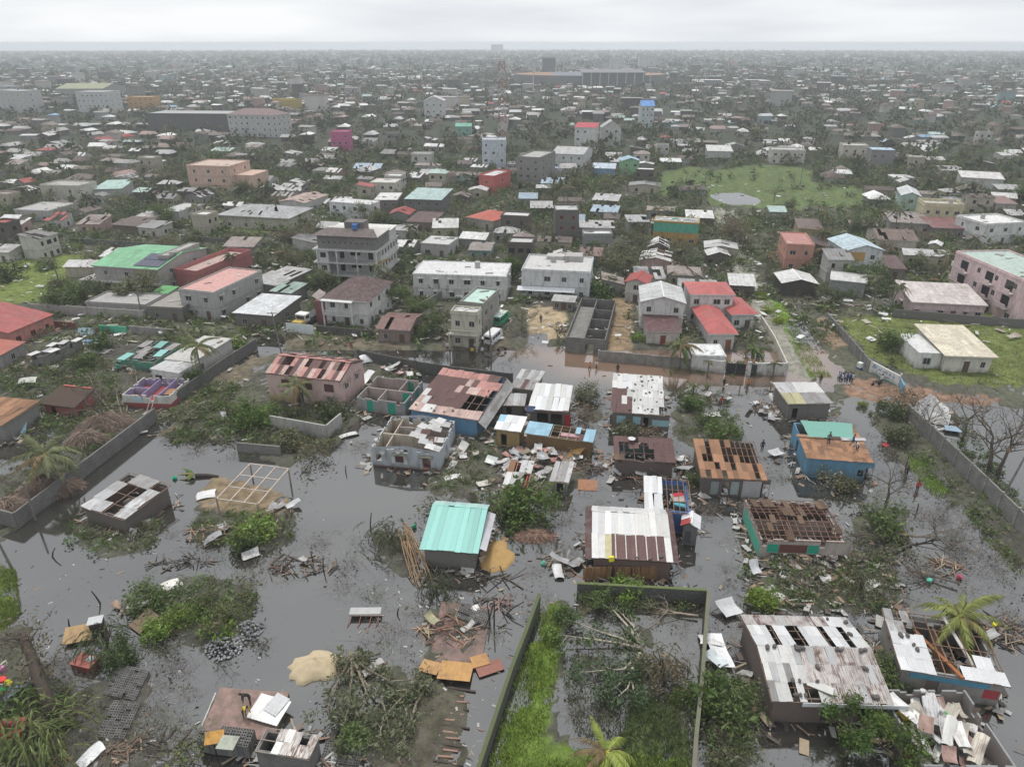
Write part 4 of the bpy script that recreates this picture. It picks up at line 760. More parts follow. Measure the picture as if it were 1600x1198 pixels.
# rusty shed on the bottom edge
r, w, d, h = shack('grey block shed with a few rusted white roof sheets beside a pink floor slab', (398, 1173), (482, 1187), (412, 1138), 1.9, 'sf', .15, ['..cwc.c', '..wcccc'], wall=CONC, mat='concrete', phrase='the rusted block shed', raft=(2, 2), rcol=(.35, .3, .25), o=.05); inner_wall(r, -w / 2 + 1.6, -w / 2 + 1.72, -d / 2 + .2, d / 2 - .2, 0, 1.8, CONC, 'concrete')
# left edge
r, w, d, h = shack('grey house with orange plywood roof boards at the water', (-62, 660), (2, 666), (55, 629), 2.7, 'sf', .3, ['oooooo', 'oooooo', 'oooooo'], wall=(.22, .215, .21), phrase='the orange plywood roof', raft=(6, 3), jit=.02)
r, w, d, h = shack('little red hut under shaggy brown thatch', (63, 631), (116, 637), (71, 608), 2.0, 'sf', 1.0, None, wall=(.3, .06, .05), cat='hut', name='hut', phrase='the thatched red hut', ops={'F': [(1, 1.8, .1, 1.6, 'hole')]}, raft=None)
q = roof_quads(w, d, h + .05, 'sf', 1.0, .35)[0]; m = MB(); m.slab(q, .25); m.build('thatch', 'thatch', r, (.2, .14, .11)); boxobj('ridge_tile', 'panel', r, (-1.2, d / 2 + .2, h + 1.12), (2.2, .3, .08), 0, (.5, .12, .1)); boxobj('ridge_tile', 'panel', r, (1.7, d / 2 + .2, h + 1.12), (1.6, .3, .08), 0, (.5, .12, .1))
r, w, d, h = shack('roofless house with purple rooms and a red and white front', (190, 617), (264, 619), (215, 589), 2.4, None, 0, None, wall=(.58, .58, .54), inner=PURPLE, phrase='the roofless purple roomed house', ragged=.4, band=(1.1, (.32, .03, .04)), ops={'R': [(2, 3, .9, 1.9, 'hole')]})
for x in (-.9, 1.6): inner_wall(r, x, x + .12, -d / 2 + .2, d / 2 - .2, 0, 2.3, PURPLE)
inner_wall(r, -w / 2 + .2, -1, -.2, -.08, 0, 2.2, (.4, .36, .5)); rub_in(r, w, d, 70, .1); boxobj('loose_board', 'board', r, (2.6, -.6, 1.9), (1.6, 2.0, .05), .1, PLY); boxobj('blue_panel', 'panel', r, (-w / 2 + 2.3, -d / 2 - .04, 1.75), (1.3, .04, .8), 0, (.38, .55, .62))
for x in (.5, 1.1): barobj('ladder_rail', 'plank', r, (x, -d / 2 - 1.8, .05), (x + .5, -d / 2 - .1, 2.5), .08, .08, (.6, .5, .5))
house('white cottage with two dark windows and a flat pale roof', 'house', (236, 577), (279, 584), (254, 557), 2.8, 1, 'flat', wall=W, rc=(.5, .5, .5), win=(2, 0, 0), door='', parapet=0, name='house', phrase='the white cottage')
house('long house under a bare pale concrete roof slab beside the lane wall', 'house', (258, 562), (302, 567), (346, 529), 3.0, 1, 'flat', wall=(.45, .44, .42), rc=(.52, .51, .48), win=(0, 3, 0), door='', parapet=0, phrase='the bare concrete roof slab')
r, w, d, h = shack('collapsed house of torn sea-green panels', (183, 560), (238, 567), (206, 531), 1.9, 'sf', .3, ['k.t.k', '.k..t', 't.k..'], wall=(.05, .28, .2), inner=(.25, .36, .33), phrase='the collapsed sea-green house', ragged=.4, raft=(4, 4), jit=.25, rcol=(.3, .28, .26)); rub_in(r, w, d, 80, .2)
house('pink-red house with a red tiled lean roof beside the grey wall', 'house', (-70, 512), (13, 521), (63, 489), 3.4, 1, 'sr', 1.6, wall=(.5, .2, .17), rc=(.4, .09, .08), rust=.25, win=(2, 3, 0), door='', phrase='the pink-red tiled house', frame=(.3, .05, .05))
house('low annex with orange-red corrugated roof below the pink-red tiled house', 'house', (-70, 553), (0, 556), (38, 534), 2.8, 1, 'sr', .6, wall=(.25, .24, .23), rc=(.45, .12, .08), rust=.3, win=(1, 1, 0), door='', phrase='the orange-red annex')
r, w, d, h = shack('roofless grey block rooms with white sheets lying across', (42, 554), (66, 558), (113, 527), 2.4, 'sf', .1, ['..w', '.w.', 'w..', '.gw', 'w..'], wall=CONC, mat='concrete', phrase='the roofless grey block rooms', ragged=.4, raft=None, jit=.2); rub_in(r, w, d, 60, .2)
c, rot, w, d = plan((1436, 652), (1480, 660), (1450, 632), 1.0); r = thing('collapsed_house', 'collapsed white house with its bare gable tilted over', 'house', (c.x, c.y, 0), rot); addfoot(c.x, c.y, rot, w, d); MARKS.append((c.x, c.y, 'the collapsed white house'))
MB().slab([(-2, -1.6, .1), (2.2, -1.8, .1), (2.4, 0, 1.2), (-1.6, .4, 2.0)], .12).build('fallen_wall', 'wall', r, W); MB().slab([(-2.2, .5, .1), (2.6, .3, .1), (2.2, 2.2, 1.2), (-.4, 2.6, 2.8), (-2.0, 2.4, 1.2)], .14).build('gable_wall', 'wall', r, W); MB().slab([(-2.3, 2.2, .2), (-2.1, -1.4, .2), (-.8, -.4, 2.4), (-.6, 2.3, 2.9)], .08).build('roof', 'roof_metal', r, (.6, .6, .62)); boxobj('blue_sheet', 'panel', r, (2.6, -3, .4), (2, 1.6, .06), .1, (.3, .4, .5)); barobj('rafter', 'plank', r, (-2, -1.6, .3), (-.2, .6, 3.1), .12, .12, W); barobj('rafter', 'plank', r, (2.2, -1.6, .3), (-.1, .7, 3.1), .12, .12, W)
# ------------------------------------------------------------------ free-standing walls and fences
wall_run('long dark grey block wall running down to the water beside collapsed thatch', [(246, 657), (180, 708), (110, 762), (29, 825), (-60, 800)], 2.1, color=(.2, .195, .185), posts=0, phrase='the long dark block wall')
wall_run('dark grey lane wall beside the bare concrete roof slab', [(266, 640), (306, 611), (352, 578), (402, 546)], 2.1, color=(.13, .13, .125), phrase='the lane wall')
wall_run('stained pale ruin wall beside palm and bushes', [(372, 706), (440, 712)], 1.5, color=(.25, .24, .23), name='ruin_wall', phrase='the stained ruin wall'); wall_run('tall pale stained wall fragment of a vanished house', [(425, 672), (512, 688), (535, 668)], 2.4, color=(.4, .39, .37), name='ruin_wall', mat='wall')
wall_run('dark perforated concrete fence behind the patched maroon roof', [(560, 562), (650, 580), (715, 590), (800, 600)], 1.9, color=(.1, .1, .095), posts=2.6, name='concrete_fence', phrase='the dark perforated fence')
wall_run('long grey panel wall with pale pillars along the flooded verge', [(1416, 656), (1470, 708), (1535, 772), (1610, 848), (1680, 915)], 2.4, color=(.26, .25, .235), posts=2.6, phrase='the long pillared panel wall')
wall_run('grey plank-like panel fence up the lawn edge', [(1291, 505), (1322, 540), (1356, 581)], 2.1, color=(.24, .235, .23), posts=1.6, name='panel_fence')
wall_run('low mossy yard wall between grass strip and open water', [(843, 928), (822, 985), (800, 1041), (770, 1130), (745, 1205), (728, 1262)], 1.7, color=(.1, .1, .09), pxz=1.7, cap=(.1, .12, .055), phrase='the mossy yard wall', moss=True)
wall_run('dark yard wall with green mossy top behind the fallen tree', [(902, 911), (1105, 922)], 1.7, color=(.09, .09, .085), pxz=1.7, cap=(.12, .15, .06), moss=True); wall_run('straight yard wall with mossy top beside loose white sheets', [(1107, 924), (1098, 1050), (1088, 1150), (1080, 1260)], 1.7, color=(.12, .12, .11), pxz=1.7, cap=(.16, .16, .11), moss=True, phrase='the straight yard wall')
wall_run('grey street wall with pillars along the brown flooded road', [(935, 563), (1012, 570), (1082, 577)], 1.9, color=(.3, .29, .27), posts=4, phrase='the pillared street wall')
wall_run('white villa wall beside the black gate', [(1080, 578), (1130, 583)], 2.2, color=W, mat='wall', posts=6.5, phrase='the white villa wall'); wall_run('white villa wall panel at the lane corner', [(1179, 586), (1226, 586)], 2.2, color=W, mat='wall', posts=5); wall_run('cream side wall of the red roofed villa along the lane', [(1188, 508), (1208, 540), (1228, 584)], 1.9, color=(.55, .53, .46), mat='wall')
wall_run('pale grey garden wall of the green roofed villa', [(50, 492), (140, 497), (228, 503)], 2.4, color=(.36, .34, .32), mat='wall', posts=4, z0=0, phrase='the garden wall'); wall_run('dark stained wall below the pale pink long house', [(1393, 499), (1500, 508), (1640, 520)], 2.2, color=(.13, .125, .12), z0=0, mat='wall')
wall_run('dark red lot wall beside the blue tarpaulin scraps', [(67, 513), (122, 518)], 1.8, color=(.17, .05, .045), mat='wall', z0=0); wall_run('bright sea-green painted wall panel', [(158, 523), (201, 526)], 2.0, color=(.06, .42, .26), mat='wall', z0=0); wall_run('block wall overgrown with creeper by the lane', [(205, 524), (275, 530)], 2.0, color=(.36, .35, .33), z0=0)
wall_run('blackened yard wall below the maroon hip roofed house', [(497, 524), (582, 532)], 2.0, color=(.07, .068, .065), z0=0, posts=3.4); wall_run('bluish white metal yard gate beside the parked truck', [(449, 522), (491, 526)], 2.3, color=(.62, .68, .7), mat='paint', z0=0, name='metal_gate', cat='gate', t=.08)
wall_run('long low dark wall behind the villa garden', [(110, 383), (250, 392), (330, 400)], 2.0, color=(.16, .155, .15), z0=0); wall_run('field wall of dark blocks below the striped hip roof', [(285, 378), (440, 392)], 2.0, color=(.17, .165, .16), z0=0); wall_run('grey boundary wall running away from the balcony block', [(640, 500), (690, 470), (722, 440)], 2.2, color=(.25, .24, .23), z0=0)
# black gate
g = G(1133, 584); b = G(1164, 586) - g; r = thing('gate', 'black double metal gate with flood mark in the white villa wall', 'gate', (g.x, g.y, 0), math.atan2(b.y, b.x)); L = b.length
for i in range(2):
    f = boxobj('gate_leaf', 'panel', r, (L * (i + .5) / 2, 0, 1.0), (L / 2 - .05, .08, 2.0), 0, (.03, .03, .04))
boxobj('gate_post', 'block', r, (L + .5, 0, 1.2), (.6, .5, 2.5), 0, W); boxobj('side_gate', 'panel', r, (L + 1.3, 0, 1.0), (.9, .08, 2.0), 0, (.04, .05, .05))
# sign wall with lettering
def script_line(root, x, z, L, hgt, color, seed, y=-.13):      # painted handwriting too blurred to read: looping brush strokes
    rng = random.Random(seed); m = MB(); cx = x
    while cx < x + L:
        n = rng.randint(3, 6); wl = hgt * rng.uniform(.5, .75)
        pts = [(cx + i * wl / 2, y, z + (hgt * rng.uniform(.6, 1.0) if i % 2 else rng.uniform(0, .1) * hgt)) for i in range(n)]
        m.tube(pts, hgt * .09, 4); cx = pts[-1][0] + hgt * .55
    m.build('lettering', 'paint', root, color)
a = G(1355, 580); b = G(1403, 606) - a; L = b.length; r = thing('sign_wall', 'white painted sign wall with blue lettering and a blue return by the red road', 'sign', (a.x, a.y, 0), math.atan2(b.y, b.x)); addfoot(a.x + b.x / 2, a.y + b.y / 2, math.atan2(b.y, b.x), L, .4); MARKS.append((a.x, a.y, 'the white sign wall'))
MB().box(0, L, -.1, .1, -.2, 2.1).build('sign_panel', 'wall', r, (.78, .77, .74)); boxobj('sign_end', 'panel', r, (.45, -.12, 1.1), (.9, .04, 2.2), 0, (.7, .66, .58)); boxobj('teal_plinth', 'panel', r, (L / 2 + .6, -.115, .2), (L - 1.6, .03, .35), 0, (.1, .25, .24))
script_line(r, 2.3, 1.2, L - 3.6, .62, (.08, .27, .45), 1); script_line(r, 2.6, .62, L - 4.4, .36, (.12, .15, .2), 2); script_line(r, 1.05, 1.15, .5, .8, (.05, .3, .52), 3)
MB().box(0, 2.9, -.1, .1, -.2, 1.9).build('blue_return', 'wall', r, (.14, .33, .47), M=Matrix.Translation((L + .12, -.05, 0)) @ Matrix.Rotation(-.6, 4, 'Z'))
m = MB(); m.tube([(L, 0, 2.1), (L, 0, 2.3)], .06); m.build('lamp_post', 'paint', r, W); link('lamp_globe', ROCK, None, r, W, M=Matrix.Translation((L, 0, 2.42)) @ Matrix.Diagonal((.35, .35, .35, 1)))
boxobj('kiosk_box', 'panel', r, (-.9, -.9, .9), (.7, .7, .9), .2, (.7, .74, .7)); boxobj('kiosk_base', 'panel', r, (-.9, -.9, .25), (.75, .75, .5), .2, (.05, .1, .3))
# ------------------------------------------------------------------ the town behind the flooded road
H = house
r, w, d = H('large grey villa with bright green pitched roof and solar panels', 'house', (141, 415), (246, 422), (180, 379), 6.2, 2, 'gx', 1.4, (.36, .34, .32), (.2, .48, .27), .05, (3, 2, 0), phrase='the green roofed villa', frame=W, hood=True)
q = [Vector(p) for p in roof_quads(w, d, 6.32, 'gx', 1.4, .35)[0]]
for j in range(2):
    for i in range(5):
        u0, u1, v0, v1 = .6 + i * .075, .6 + i * .075 + .07, .12 + j * .36, .12 + j * .36 + .33; P = lambda u, v: q[0].lerp(q[1], u).lerp(q[3].lerp(q[2], u), v) + Vector((0, 0, .1)); MB().slab([P(u0, v0), P(u1, v0), P(u1, v1), P(u0, v1)], .05).build('solar_panel', 'plastic', r, (.09, .09, .13))
MB().box(-w / 2 - 3.5, w / 2 + .3, -d / 2 - 1.3, -d / 2 - .12, 2.8, 3.15).build('porch_slab', 'wall', r, (.45, .43, .4)); MB().box(-w / 2 - 3.5, -w / 2 - .13, -d / 2 - .1, d / 2 - 2, 2.8, 3.1).build('carport_slab', 'wall', r, (.4, .38, .36))
for x, y in ((-w / 2 - 3.2, -d / 2 - 1), (-w / 2 - 3.2, d / 2 - 2.5), (-w / 2 - .6, -d / 2 - 1.1)): boxobj('column', 'ledge', r, (x, y, 1.4), (.35, .35, 2.8), 0, W)
H('grey upper block of the green roofed villa with one slit window', 'house', (247, 401), (262, 402), (297, 381), 7.6, 2, 'flat', wall=(.36, .34, .32), rc=(.4, .39, .37), win=(1, 1, 0), door='', parapet=.2, phrase='the grey upper block')
H('terrace wing with red parapets and pink roof deck', 'house', (273, 427), (309, 431), (364, 394), 4.0, 1, 'flat', wall=(.42, .13, .13), rc=(.5, .36, .32), win=(0, 0, 0), door='', parapet=.9, phrase='the red parapet terrace')
H('long two-storey grey house with salmon pink flat roof', 'house', (279, 454), (334, 460), (388, 423), 5.8, 2, 'flat', wall=(.38, .38, .37), rc=(.6, .33, .3), win=(2, 4, 0), parapet=.25, phrase='the salmon roofed house', hood=True)
H('low grey flat garage inside the garden wall', 'garage', (134, 474), (228, 479), (160, 457), 2.9, 1, 'flat', wall=(.3, .29, .28), rc=(.38, .37, .36), win=(0, 0, 0), parapet=.25, phrase='the flat garage', name='garage')
H('dark ruined shed below the green lean-to roof', 'shed', (229, 481), (284, 484), (276, 456), 2.9, 1, 'flat', wall=(.15, .14, .13), rc=(.3, .28, .25), win=(2, 1, 0), parapet=.2, name='shed', phrase='the dark ruined shed')
H('tiny lean-to with bright green roof beside the villa', 'shed', (236, 457), (262, 459), (242, 447), 3.1, 1, 'sf', .3, (.4, .4, .38), (.14, .42, .15), .0, (1, 0, 0), door='', name='shed')
H('weathered cream two-storey house with two arched windows', 'house', (62, 291), (122, 293), 9, 6, 2, 'flat', wall=(.52, .5, .44), rc=(.4, .39, .36), win=(2, 0, 0), phrase='the weathered cream house', parapet=.4)
H('house with pale mint sheet roof behind the weathered cream house', 'house', (143, 296), (190, 295), (150, 285), 4.2, 1, 'sf', .7, (.4, .42, .4), MINT, .1, (2, 0, 0), phrase='the pale mint roof')
r, w, d = H('large peach apartment house with brown window bands', 'house', (291, 260), (357, 262), 15, 9.5, 3, 'flat', wall=(.6, .42, .34), rc=(.55, .42, .36), win=(3, 2, 0), phrase='the peach apartment house', parapet=.3)
MB().box(w / 2 + .01, w / 2 + 7, -d / 2 + 3, d / 2, 0, 6.5).build('side_wing', 'wall', r, (.6, .42, .34))
H('shattered white ruin with open porch columns', 'house', (22, 329), (76, 331), 12, 3.6, 1, 'flat', wall=(.45, .44, .42), rc=(.42, .41, .4), win=(3, 0, 0), door='', parapet=.2, phrase='the shattered white ruin')
H('brown rust roofed shed beside a debris field', 'shed', (172, 351), (216, 354), (187, 339), 2.9, 1, 'sf', .5, (.16, .12, .1), (.12, .08, .07), .6, (1, 1, 0), name='shed', phrase='the brown rust shed')
H('hut with white and brown striped gable roof', 'hut', (210, 339), (240, 342), (214, 326), 3.2, 1, 'gx', .8, (.3, .28, .26), (.5, .48, .46), .8, (1, 1, 0), name='hut', phrase='the striped gable hut')
H('grey-white single storey block with long side windows', 'house', (250, 330), (279, 332), (311, 320), 3.8, 1, 'flat', wall=(.5, .5, .5), rc=(.5, .5, .49), win=(1, 4, 0), parapet=.15, phrase='the long windowed block')
H('beige bungalow with grey and white striped hip roof', 'house', (337, 336), (452, 342), (368, 319), 4.2, 1, 'hip', 2.0, (.46, .43, .37), (.42, .43, .44), .45, (4, 2, 0), phrase='the striped hip roof', o=.7)
H('white bungalow with salvaged salmon roof', 'house', (434, 315), (476, 318), (506, 304), 3.8, 1, 'gy', .8, (.58, .57, .55), (.5, .38, .33), .6, (3, 2, 0), phrase='the salmon roofed bungalow')
r, w, d = H('crisp white two-storey house with corner balcony', 'house', (514, 316), (578, 321), (524, 310), 5.8, 2, 'flat', wall=(.68, .69, .7), rc=W, win=(4, 1, 0), phrase='the crisp white house', parapet=.1); balcony(r, w, d, 2.9, w / 2 - 3, w / 2, 1.2)
H('dark open fronted house with two white flat roofs', 'house', (583, 314), (621, 314), (598, 302), 5, 2, 'flat', wall=(.16, .14, .13), rc=W, win=(3, 1, 0), phrase='the dark open fronted house', parapet=.1)
H('tall dark house with pale blue-green lean roof', 'house', (631, 311), (690, 313), (652, 297), 5.6, 2, 'sf', .8, (.13, .13, .13), (.42, .56, .54), .1, (4, 2, 0), phrase='the pale blue-green lean roof')
H('low shed with plain maroon roof below the dark house', 'shed', (634, 346), (677, 348), (640, 332), 3.0, 1, 'sf', .5, (.2, .16, .14), MAROON, .2, (1, 1, 0), name='shed', phrase='the plain maroon shed')
H('bungalow with bright orange-red hip roof', 'house', (727, 339), (771, 346), (752, 326), 3.4, 1, 'hip', 1.3, (.4, .37, .33), (.5, .1, .06), .1, (2, 1, 0), phrase='the orange-red hip roof')
H('cream two-storey box house with three small windows', 'house', (578, 286), (617, 287), 8, 6, 2, 'flat', wall=(.6, .57, .5), rc=(.6, .58, .54), win=(3, 1, 0), phrase='the cream box house', parapet=.15)
# the four-storey balcony block
c, rot, w, d = plan((495, 367), (589, 371), (642, 350), 11.5); r = thing('apartment_block', 'four-storey block with open balcony floors, bare block top storey and brown roof rim', 'apartment block', (c.x, c.y, 0), rot); addfoot(c.x, c.y, rot, w, d); MARKS.append((c.x, c.y, 'the four-storey balcony block')); HOUSES.append(r)
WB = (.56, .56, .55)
for k in range(4):
    z = 2.9 * k
    if k: MB().box(-w / 2 - .9, w / 2 + .35, -d / 2 - 1.5, d / 2 + .2, z - .3, z).build('floor_slab', 'wall', r, (.5, .5, .49))
    if k < 3:
        y0 = -d / 2 + 1.6; ww_, dd_ = w, d - 1.6; out = MB(); ops = {'F': [(w * f, w * f + wd, .1 if dr else .9, 2.2) for f, wd, dr in ((.06, 1.6, 0), (.3, 1.1, 1), (.48, 2.4, 0), (.78, 1.2, 1))], 'R': [(dd_ * (i + .4) / 6, dd_ * (i + .4) / 6 + 1.2, .9, 2.1) for i in range(6)]}
        for sd, (o_, dx_, L_) in sides(ww_, dd_).items(): wall_panel(out, None, (o_[0], o_[1] + .8, z), dx_, L_, 2.6, ops.get(sd, []), .25)
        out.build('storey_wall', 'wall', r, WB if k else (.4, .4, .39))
        for q in ops['F']: boxobj('opening', 'pane', r, (-w / 2 + (q[0] + q[1]) / 2, y0 + .3, z + (q[2] + q[3]) / 2), (q[1] - q[0], .04, q[3] - q[2]))
        for q in ops['R']: boxobj('window', 'pane', r, (w / 2 - .3, y0 + (q[0] + q[1]) / 2, z + (q[2] + q[3]) / 2), (.04, q[1] - q[0], q[3] - q[2]))
        for x in (-w / 2 + .1, -w / 6, w / 6, w / 2 - .15): boxobj('column', 'ledge', r, (x, -d / 2 - 1.2, z + 1.3), (.28, .28, 2.6), 0, (.6, .6, .58))
        MB().box(-w / 2 - .02, -w / 2 + 2.6, -d / 2 - 1.05, -d / 2 + 1.58, z + .01, z + 2.58).build('corner_room', 'wall', r, WB); boxobj('window', 'pane', r, (-w / 2 + 1.4, -d / 2 - 1.06, z + 1.5), (1.3, .04, 1.1))
        if k: m = MB(); m.box(-w / 2 + 2.7, w / 2 - .3, -d / 2 - 1.42, -d / 2 - 1.36, z + .85, z + .93); [m.box(-w / 2 + 2.8 + i * .5, -w / 2 + 2.85 + i * .5, -d / 2 - 1.42, -d / 2 - 1.36, z, z + .85) for i in range(int((w - 3.2) / .5))]; m.build('balcony_rail', 'paint', r, (.3, .3, .3))
MB().box(-w / 2 + .2, w / 2 - .2, -d / 2 - .6, d * .12, 8.71, 11.46).build('bare_block_storey', 'concrete', r, (.2, .195, .185))
for i in range(9): boxobj('vent_hole', 'pane', r, (-w / 2 + 1.6 + i * (w - 3) / 8.5, -d / 2 - .61, 10.1), (.35, .03, .35))
MB().box(-w / 2 + .2, w / 2 - .2, d * .12 + .02, d / 2, 8.71, 10.9).build('rear_storey', 'wall', r, WB); MB().box(-w / 2 - .2, w / 2 + .2, d * .12 + .02, d / 2 + .3, 10.92, 11.1).build('rear_roof', 'wall', r, (.7, .69, .66)); MB().box(-w / 2 - .5, w / 2 + .3, -d / 2 - .9, d * .12, 11.48, 11.66).build('top_slab', 'wall', r, (.55, .53, .5))
MB().slab([(-w / 2 - .9, -d / 2 - 1.3, 11.7), (w / 2 + .6, -d / 2 - 1.3, 11.7), (w / 2 - 1.5, -d / 2 + 2.4, 12.7), (-w / 2 + 1.5, -d / 2 + 2.4, 12.7)], .1, [(0, 0), (16, 0), (14, 3), (2, 3)]).build('brown_roof_rim', 'roof_metal', r, (.12, .09, .085), alpha=.2)
MB().box(-1.5, 3, -d / 2 + 2.8, -d / 2 + 6, 11.68, 14).build('stair_head', 'concrete', r, (.2, .18, .17)); m = MB(); m.tube([(1.2, -d / 2 + 2.2, 12.6), (1.2, -d / 2 + 2.2, 13.7)], .7, 10); m.build('water_tank', 'plastic', r, (.06, .16, .4)); MB().box(-w / 2 - 3.2, w / 2, -d / 2 - 4, -d / 2 - 1.6, 0, .5).build('terrace', 'wall', r, (.3, .28, .26))
# white house with maroon hip roof
r, w, d = H('white two-storey house with maroon hip roof and balustraded veranda', 'house', (500, 466), (575, 472), (613, 440), 5.8, 2, 'hip', 2.2, (.62, .61, .59), (.1, .052, .05), .15, (3, 3, 0), phrase='the maroon hip roofed house', o=.6); balcony(r, w, d, 2.9, -w / 2, w / 2 - 2.5, 1.4, W); MB().box(-w / 2 - .2, w / 2 - 2.5, -d / 2 - 1.5, -d / 2 - .1, 5.55, 5.7).build('veranda_roof', 'paint', r, W)
for x in (-w / 2 + .1, w / 2 - 2.7): boxobj('veranda_post', 'ledge', r, (x, -d / 2 - 1.3, 4.3), (.25, .25, 2.5), 0, W)
m = MB(); m.slab([(-w / 2 - 3.8, -d / 2 + 2, 5.2), (-w / 2 - 1.2, -d / 2 + .2, 5.0), (-w / 2 - .4, -d / 2 + 1.6, 6.2), (-w / 2 - 2.8, -d / 2 + 3.6, 6.2)], .08); m.build('torn_roof_piece', 'roof_metal', r, (.55, .48, .46), alpha=.6); MB().box(-w / 2 - 2.2, -w / 2 - .12, -d / 2, -d / 2 + 3, .1, 5.0).build('maroon_annex', 'wall', r, (.2, .03, .05))
H('low maroon and white roofed annex with grey walls', 'house', (586, 514), (641, 517), (605, 488), 3.0, 1, 'gx', .8, (.24, .18, .16), (.2, .1, .09), .6, (2, 1, 0), phrase='the maroon and white annex')
H('long white two-storey building with bright flat roof', 'house', (645, 429), (790, 434), (669, 409), 5.6, 2, 'flat', wall=(.62, .62, .61), rc=(.66, .66, .66), win=(6, 1, 0), phrase='the long white building', parapet=.12, hood=True)
H('narrow grey block with pale mint flat roof', 'house', (718, 475), (755, 479), (735, 451), 6.4, 2, 'flat', wall=(.3, .29, .27), rc=(.5, .68, .62), win=(1, 3, 0), phrase='the pale mint flat roof', parapet=.4)
r, w, d = H('cream two-storey house with street balcony beside the parked minibuses', 'house', (704, 490), (746, 493), (716, 482), 6.6, 2, 'flat', wall=(.5, .47, .38), rc=(.62, .62, .6), win=(2, 1, 0), phrase='the cream balcony house', parapet=.4); balcony(r, w, d, 3.2, -w / 2 - .2, w / 2 + .2, 1.3, (.5, .48, .4))
H('weathered grey cottage with pale flat roof', 'house', (657, 381), (701, 384), (669, 369), 3.5, 1, 'flat', wall=(.42, .41, .4), rc=(.55, .55, .54), win=(2, 2, 0), phrase='the weathered grey cottage', parapet=.1)
H('teal fronted shack with rust broken roof', 'shack', (731, 391), (768, 392), (740, 378), 2.8, 1, 'gx', .5, (.2, .35, .38), (.3, .26, .24), .9, (2, 1, 0), name='shack', phrase='the teal fronted shack')
H('workshop with white metal roof and dark yard', 'workshop', (362, 489), (428, 494), (398, 459), 3.2, 1, 'sf', .2, (.14, .13, .12), (.68, .7, .72), .1, (2, 1, 0), name='workshop', phrase='the white roofed workshop')
H('row shed with torn grey roof behind the salmon roofed house', 'shed', (386, 440), (432, 447), (424, 414), 3.2, 1, 'sf', .3, (.22, .21, .2), (.5, .5, .5), .7, (2, 1, 0), name='shed', phrase='the torn grey row shed')
H('low shed with mint sheet beside the workshop', 'shed', (420, 455), (455, 459), (440, 440), 3.0, 1, 'sf', .3, (.2, .2, .19), (.3, .42, .36), .5, (1, 1, 0), name='shed')
r, w, d = H('white two-storey flat roofed house with long white awning', 'house', (815, 423), (922, 428), (832, 400), 6.2, 2, 'flat', wall=(.6, .61, .62), rc=(.56, .55, .54), win=(4, 1, 0), phrase='the white awning house', parapet=.3); MB().slab([(-w / 2 - .8, -d / 2 - 1.6, 2.4), (w / 2 - 3, -d / 2 - 1.6, 2.4), (w / 2 - 3, -d / 2 - .1, 2.9), (-w / 2 - .8, -d / 2 - .1, 2.9)], .06).build('awning', 'paint', r, (.66, .68, .7)); MB().box(1.2, 5, d / 2 - 4, d / 2 - .5, 6.42, 7.6).build('stair_head', 'wall', r, (.4, .39, .38)); MB().box(-3, 1, d / 2 - 3, d / 2 - .5, 6.42, 7.2).build('roof_box', 'wall', r, (.5, .49, .48))
r, w, d, h = shack('unfinished roofless grey block building with bare rooms', (884, 526), (946, 531), (913, 466), 2.9, None, 0, None, wall=(.2, .195, .18), mat='concrete', phrase='the unfinished block building', z0=0, cat='building', name='unfinished_building', ops={'F': [(3.5, 5, .1, 1.8, 'hole')]})
inner_wall(r, -.4, -.22, -d / 2 + .2, d / 2 - .2, 0, 2.8, (.2, .19, .18), 'concrete')
for y in (-d / 4, 0, d / 4): inner_wall(r, -.2, w / 2 - .2, y, y + .16, 0, 2.6, (.21, .2, .19), 'concrete')
MB().box(-w / 2 + .2, -.42, -d / 2 + .3, d / 2 - 3, 1.9, 2.1).build('floor_slab', 'concrete', r, (.24, .23, .21))
H('little open shed with pale grey roof in the sandy yard', 'shed', (861, 470), (898, 473), (866, 462), 2.4, 1, 'sf', .3, (.2, .2, .2), (.45, .45, .44), .3, (3, 0, 0), name='shed', phrase='the sandy yard shed')
H('small house with red ribbed roof and open porch', 'house', (975, 441), (1013, 445), (980, 427), 4.6, 2, 'gy', .9, (.5, .48, .45), (.36, .06, .05), .15, (1, 1, 0), phrase='the red ribbed roof')
r, w, d = H('white gable house with silver roof and mildewed front', 'house', (1000, 472), (1073, 475), (1003, 447), 6.0, 2, 'gy', 1.2, (.6, .59, .57), (.56, .57, .57), .1, (3, 1, 0), phrase='the silver gable house')
H('porch wing with dark maroon roof on the silver gable house', 'house', (1008, 517), (1066, 519), (1012, 494), 3.0, 1, 'sf', .5, (.5, .47, .44), (.12, .055, .055), .2, (3, 0, 0), phrase='the dark maroon porch', dc=(.2, .06, .04))
r, w, d = H('white villa upper storey with coral red hip roof', 'house', (1078, 460), (1150, 461), (1072, 440), 6.2, 2, 'hip', 1.2, (.66, .66, .65), (.52, .13, .12), .05, (4, 0, 0), phrase='the coral roofed villa', door='', ledge=False)
H('front wing of the white villa with coral red hip roof and terrace', 'house', (1107, 522), (1155, 522), (1094, 480), 3.4, 1, 'hip', 1.3, (.6, .6, .58), (.5, .12, .11), .05, (2, 1, 0), phrase='the villa front wing', o=.6, dc=(.25, .1, .06)); H('side wing of the white villa with coral roof over a tiled porch', 'house', (1142, 492), (1186, 491), (1146, 466), 3.4, 1, 'hip', 1.2, (.6, .6, .58), (.5, .12, .11), .05, (2, 1, 0), o=.6)
H('white flat roofed garage behind the white villa wall', 'garage', (1083, 557), (1134, 558), (1085, 539), 2.6, 1, 'flat', wall=W, rc=(.74, .75, .75), win=(0, 0, 0), door='', parapet=.1, name='garage', phrase='the white garage')
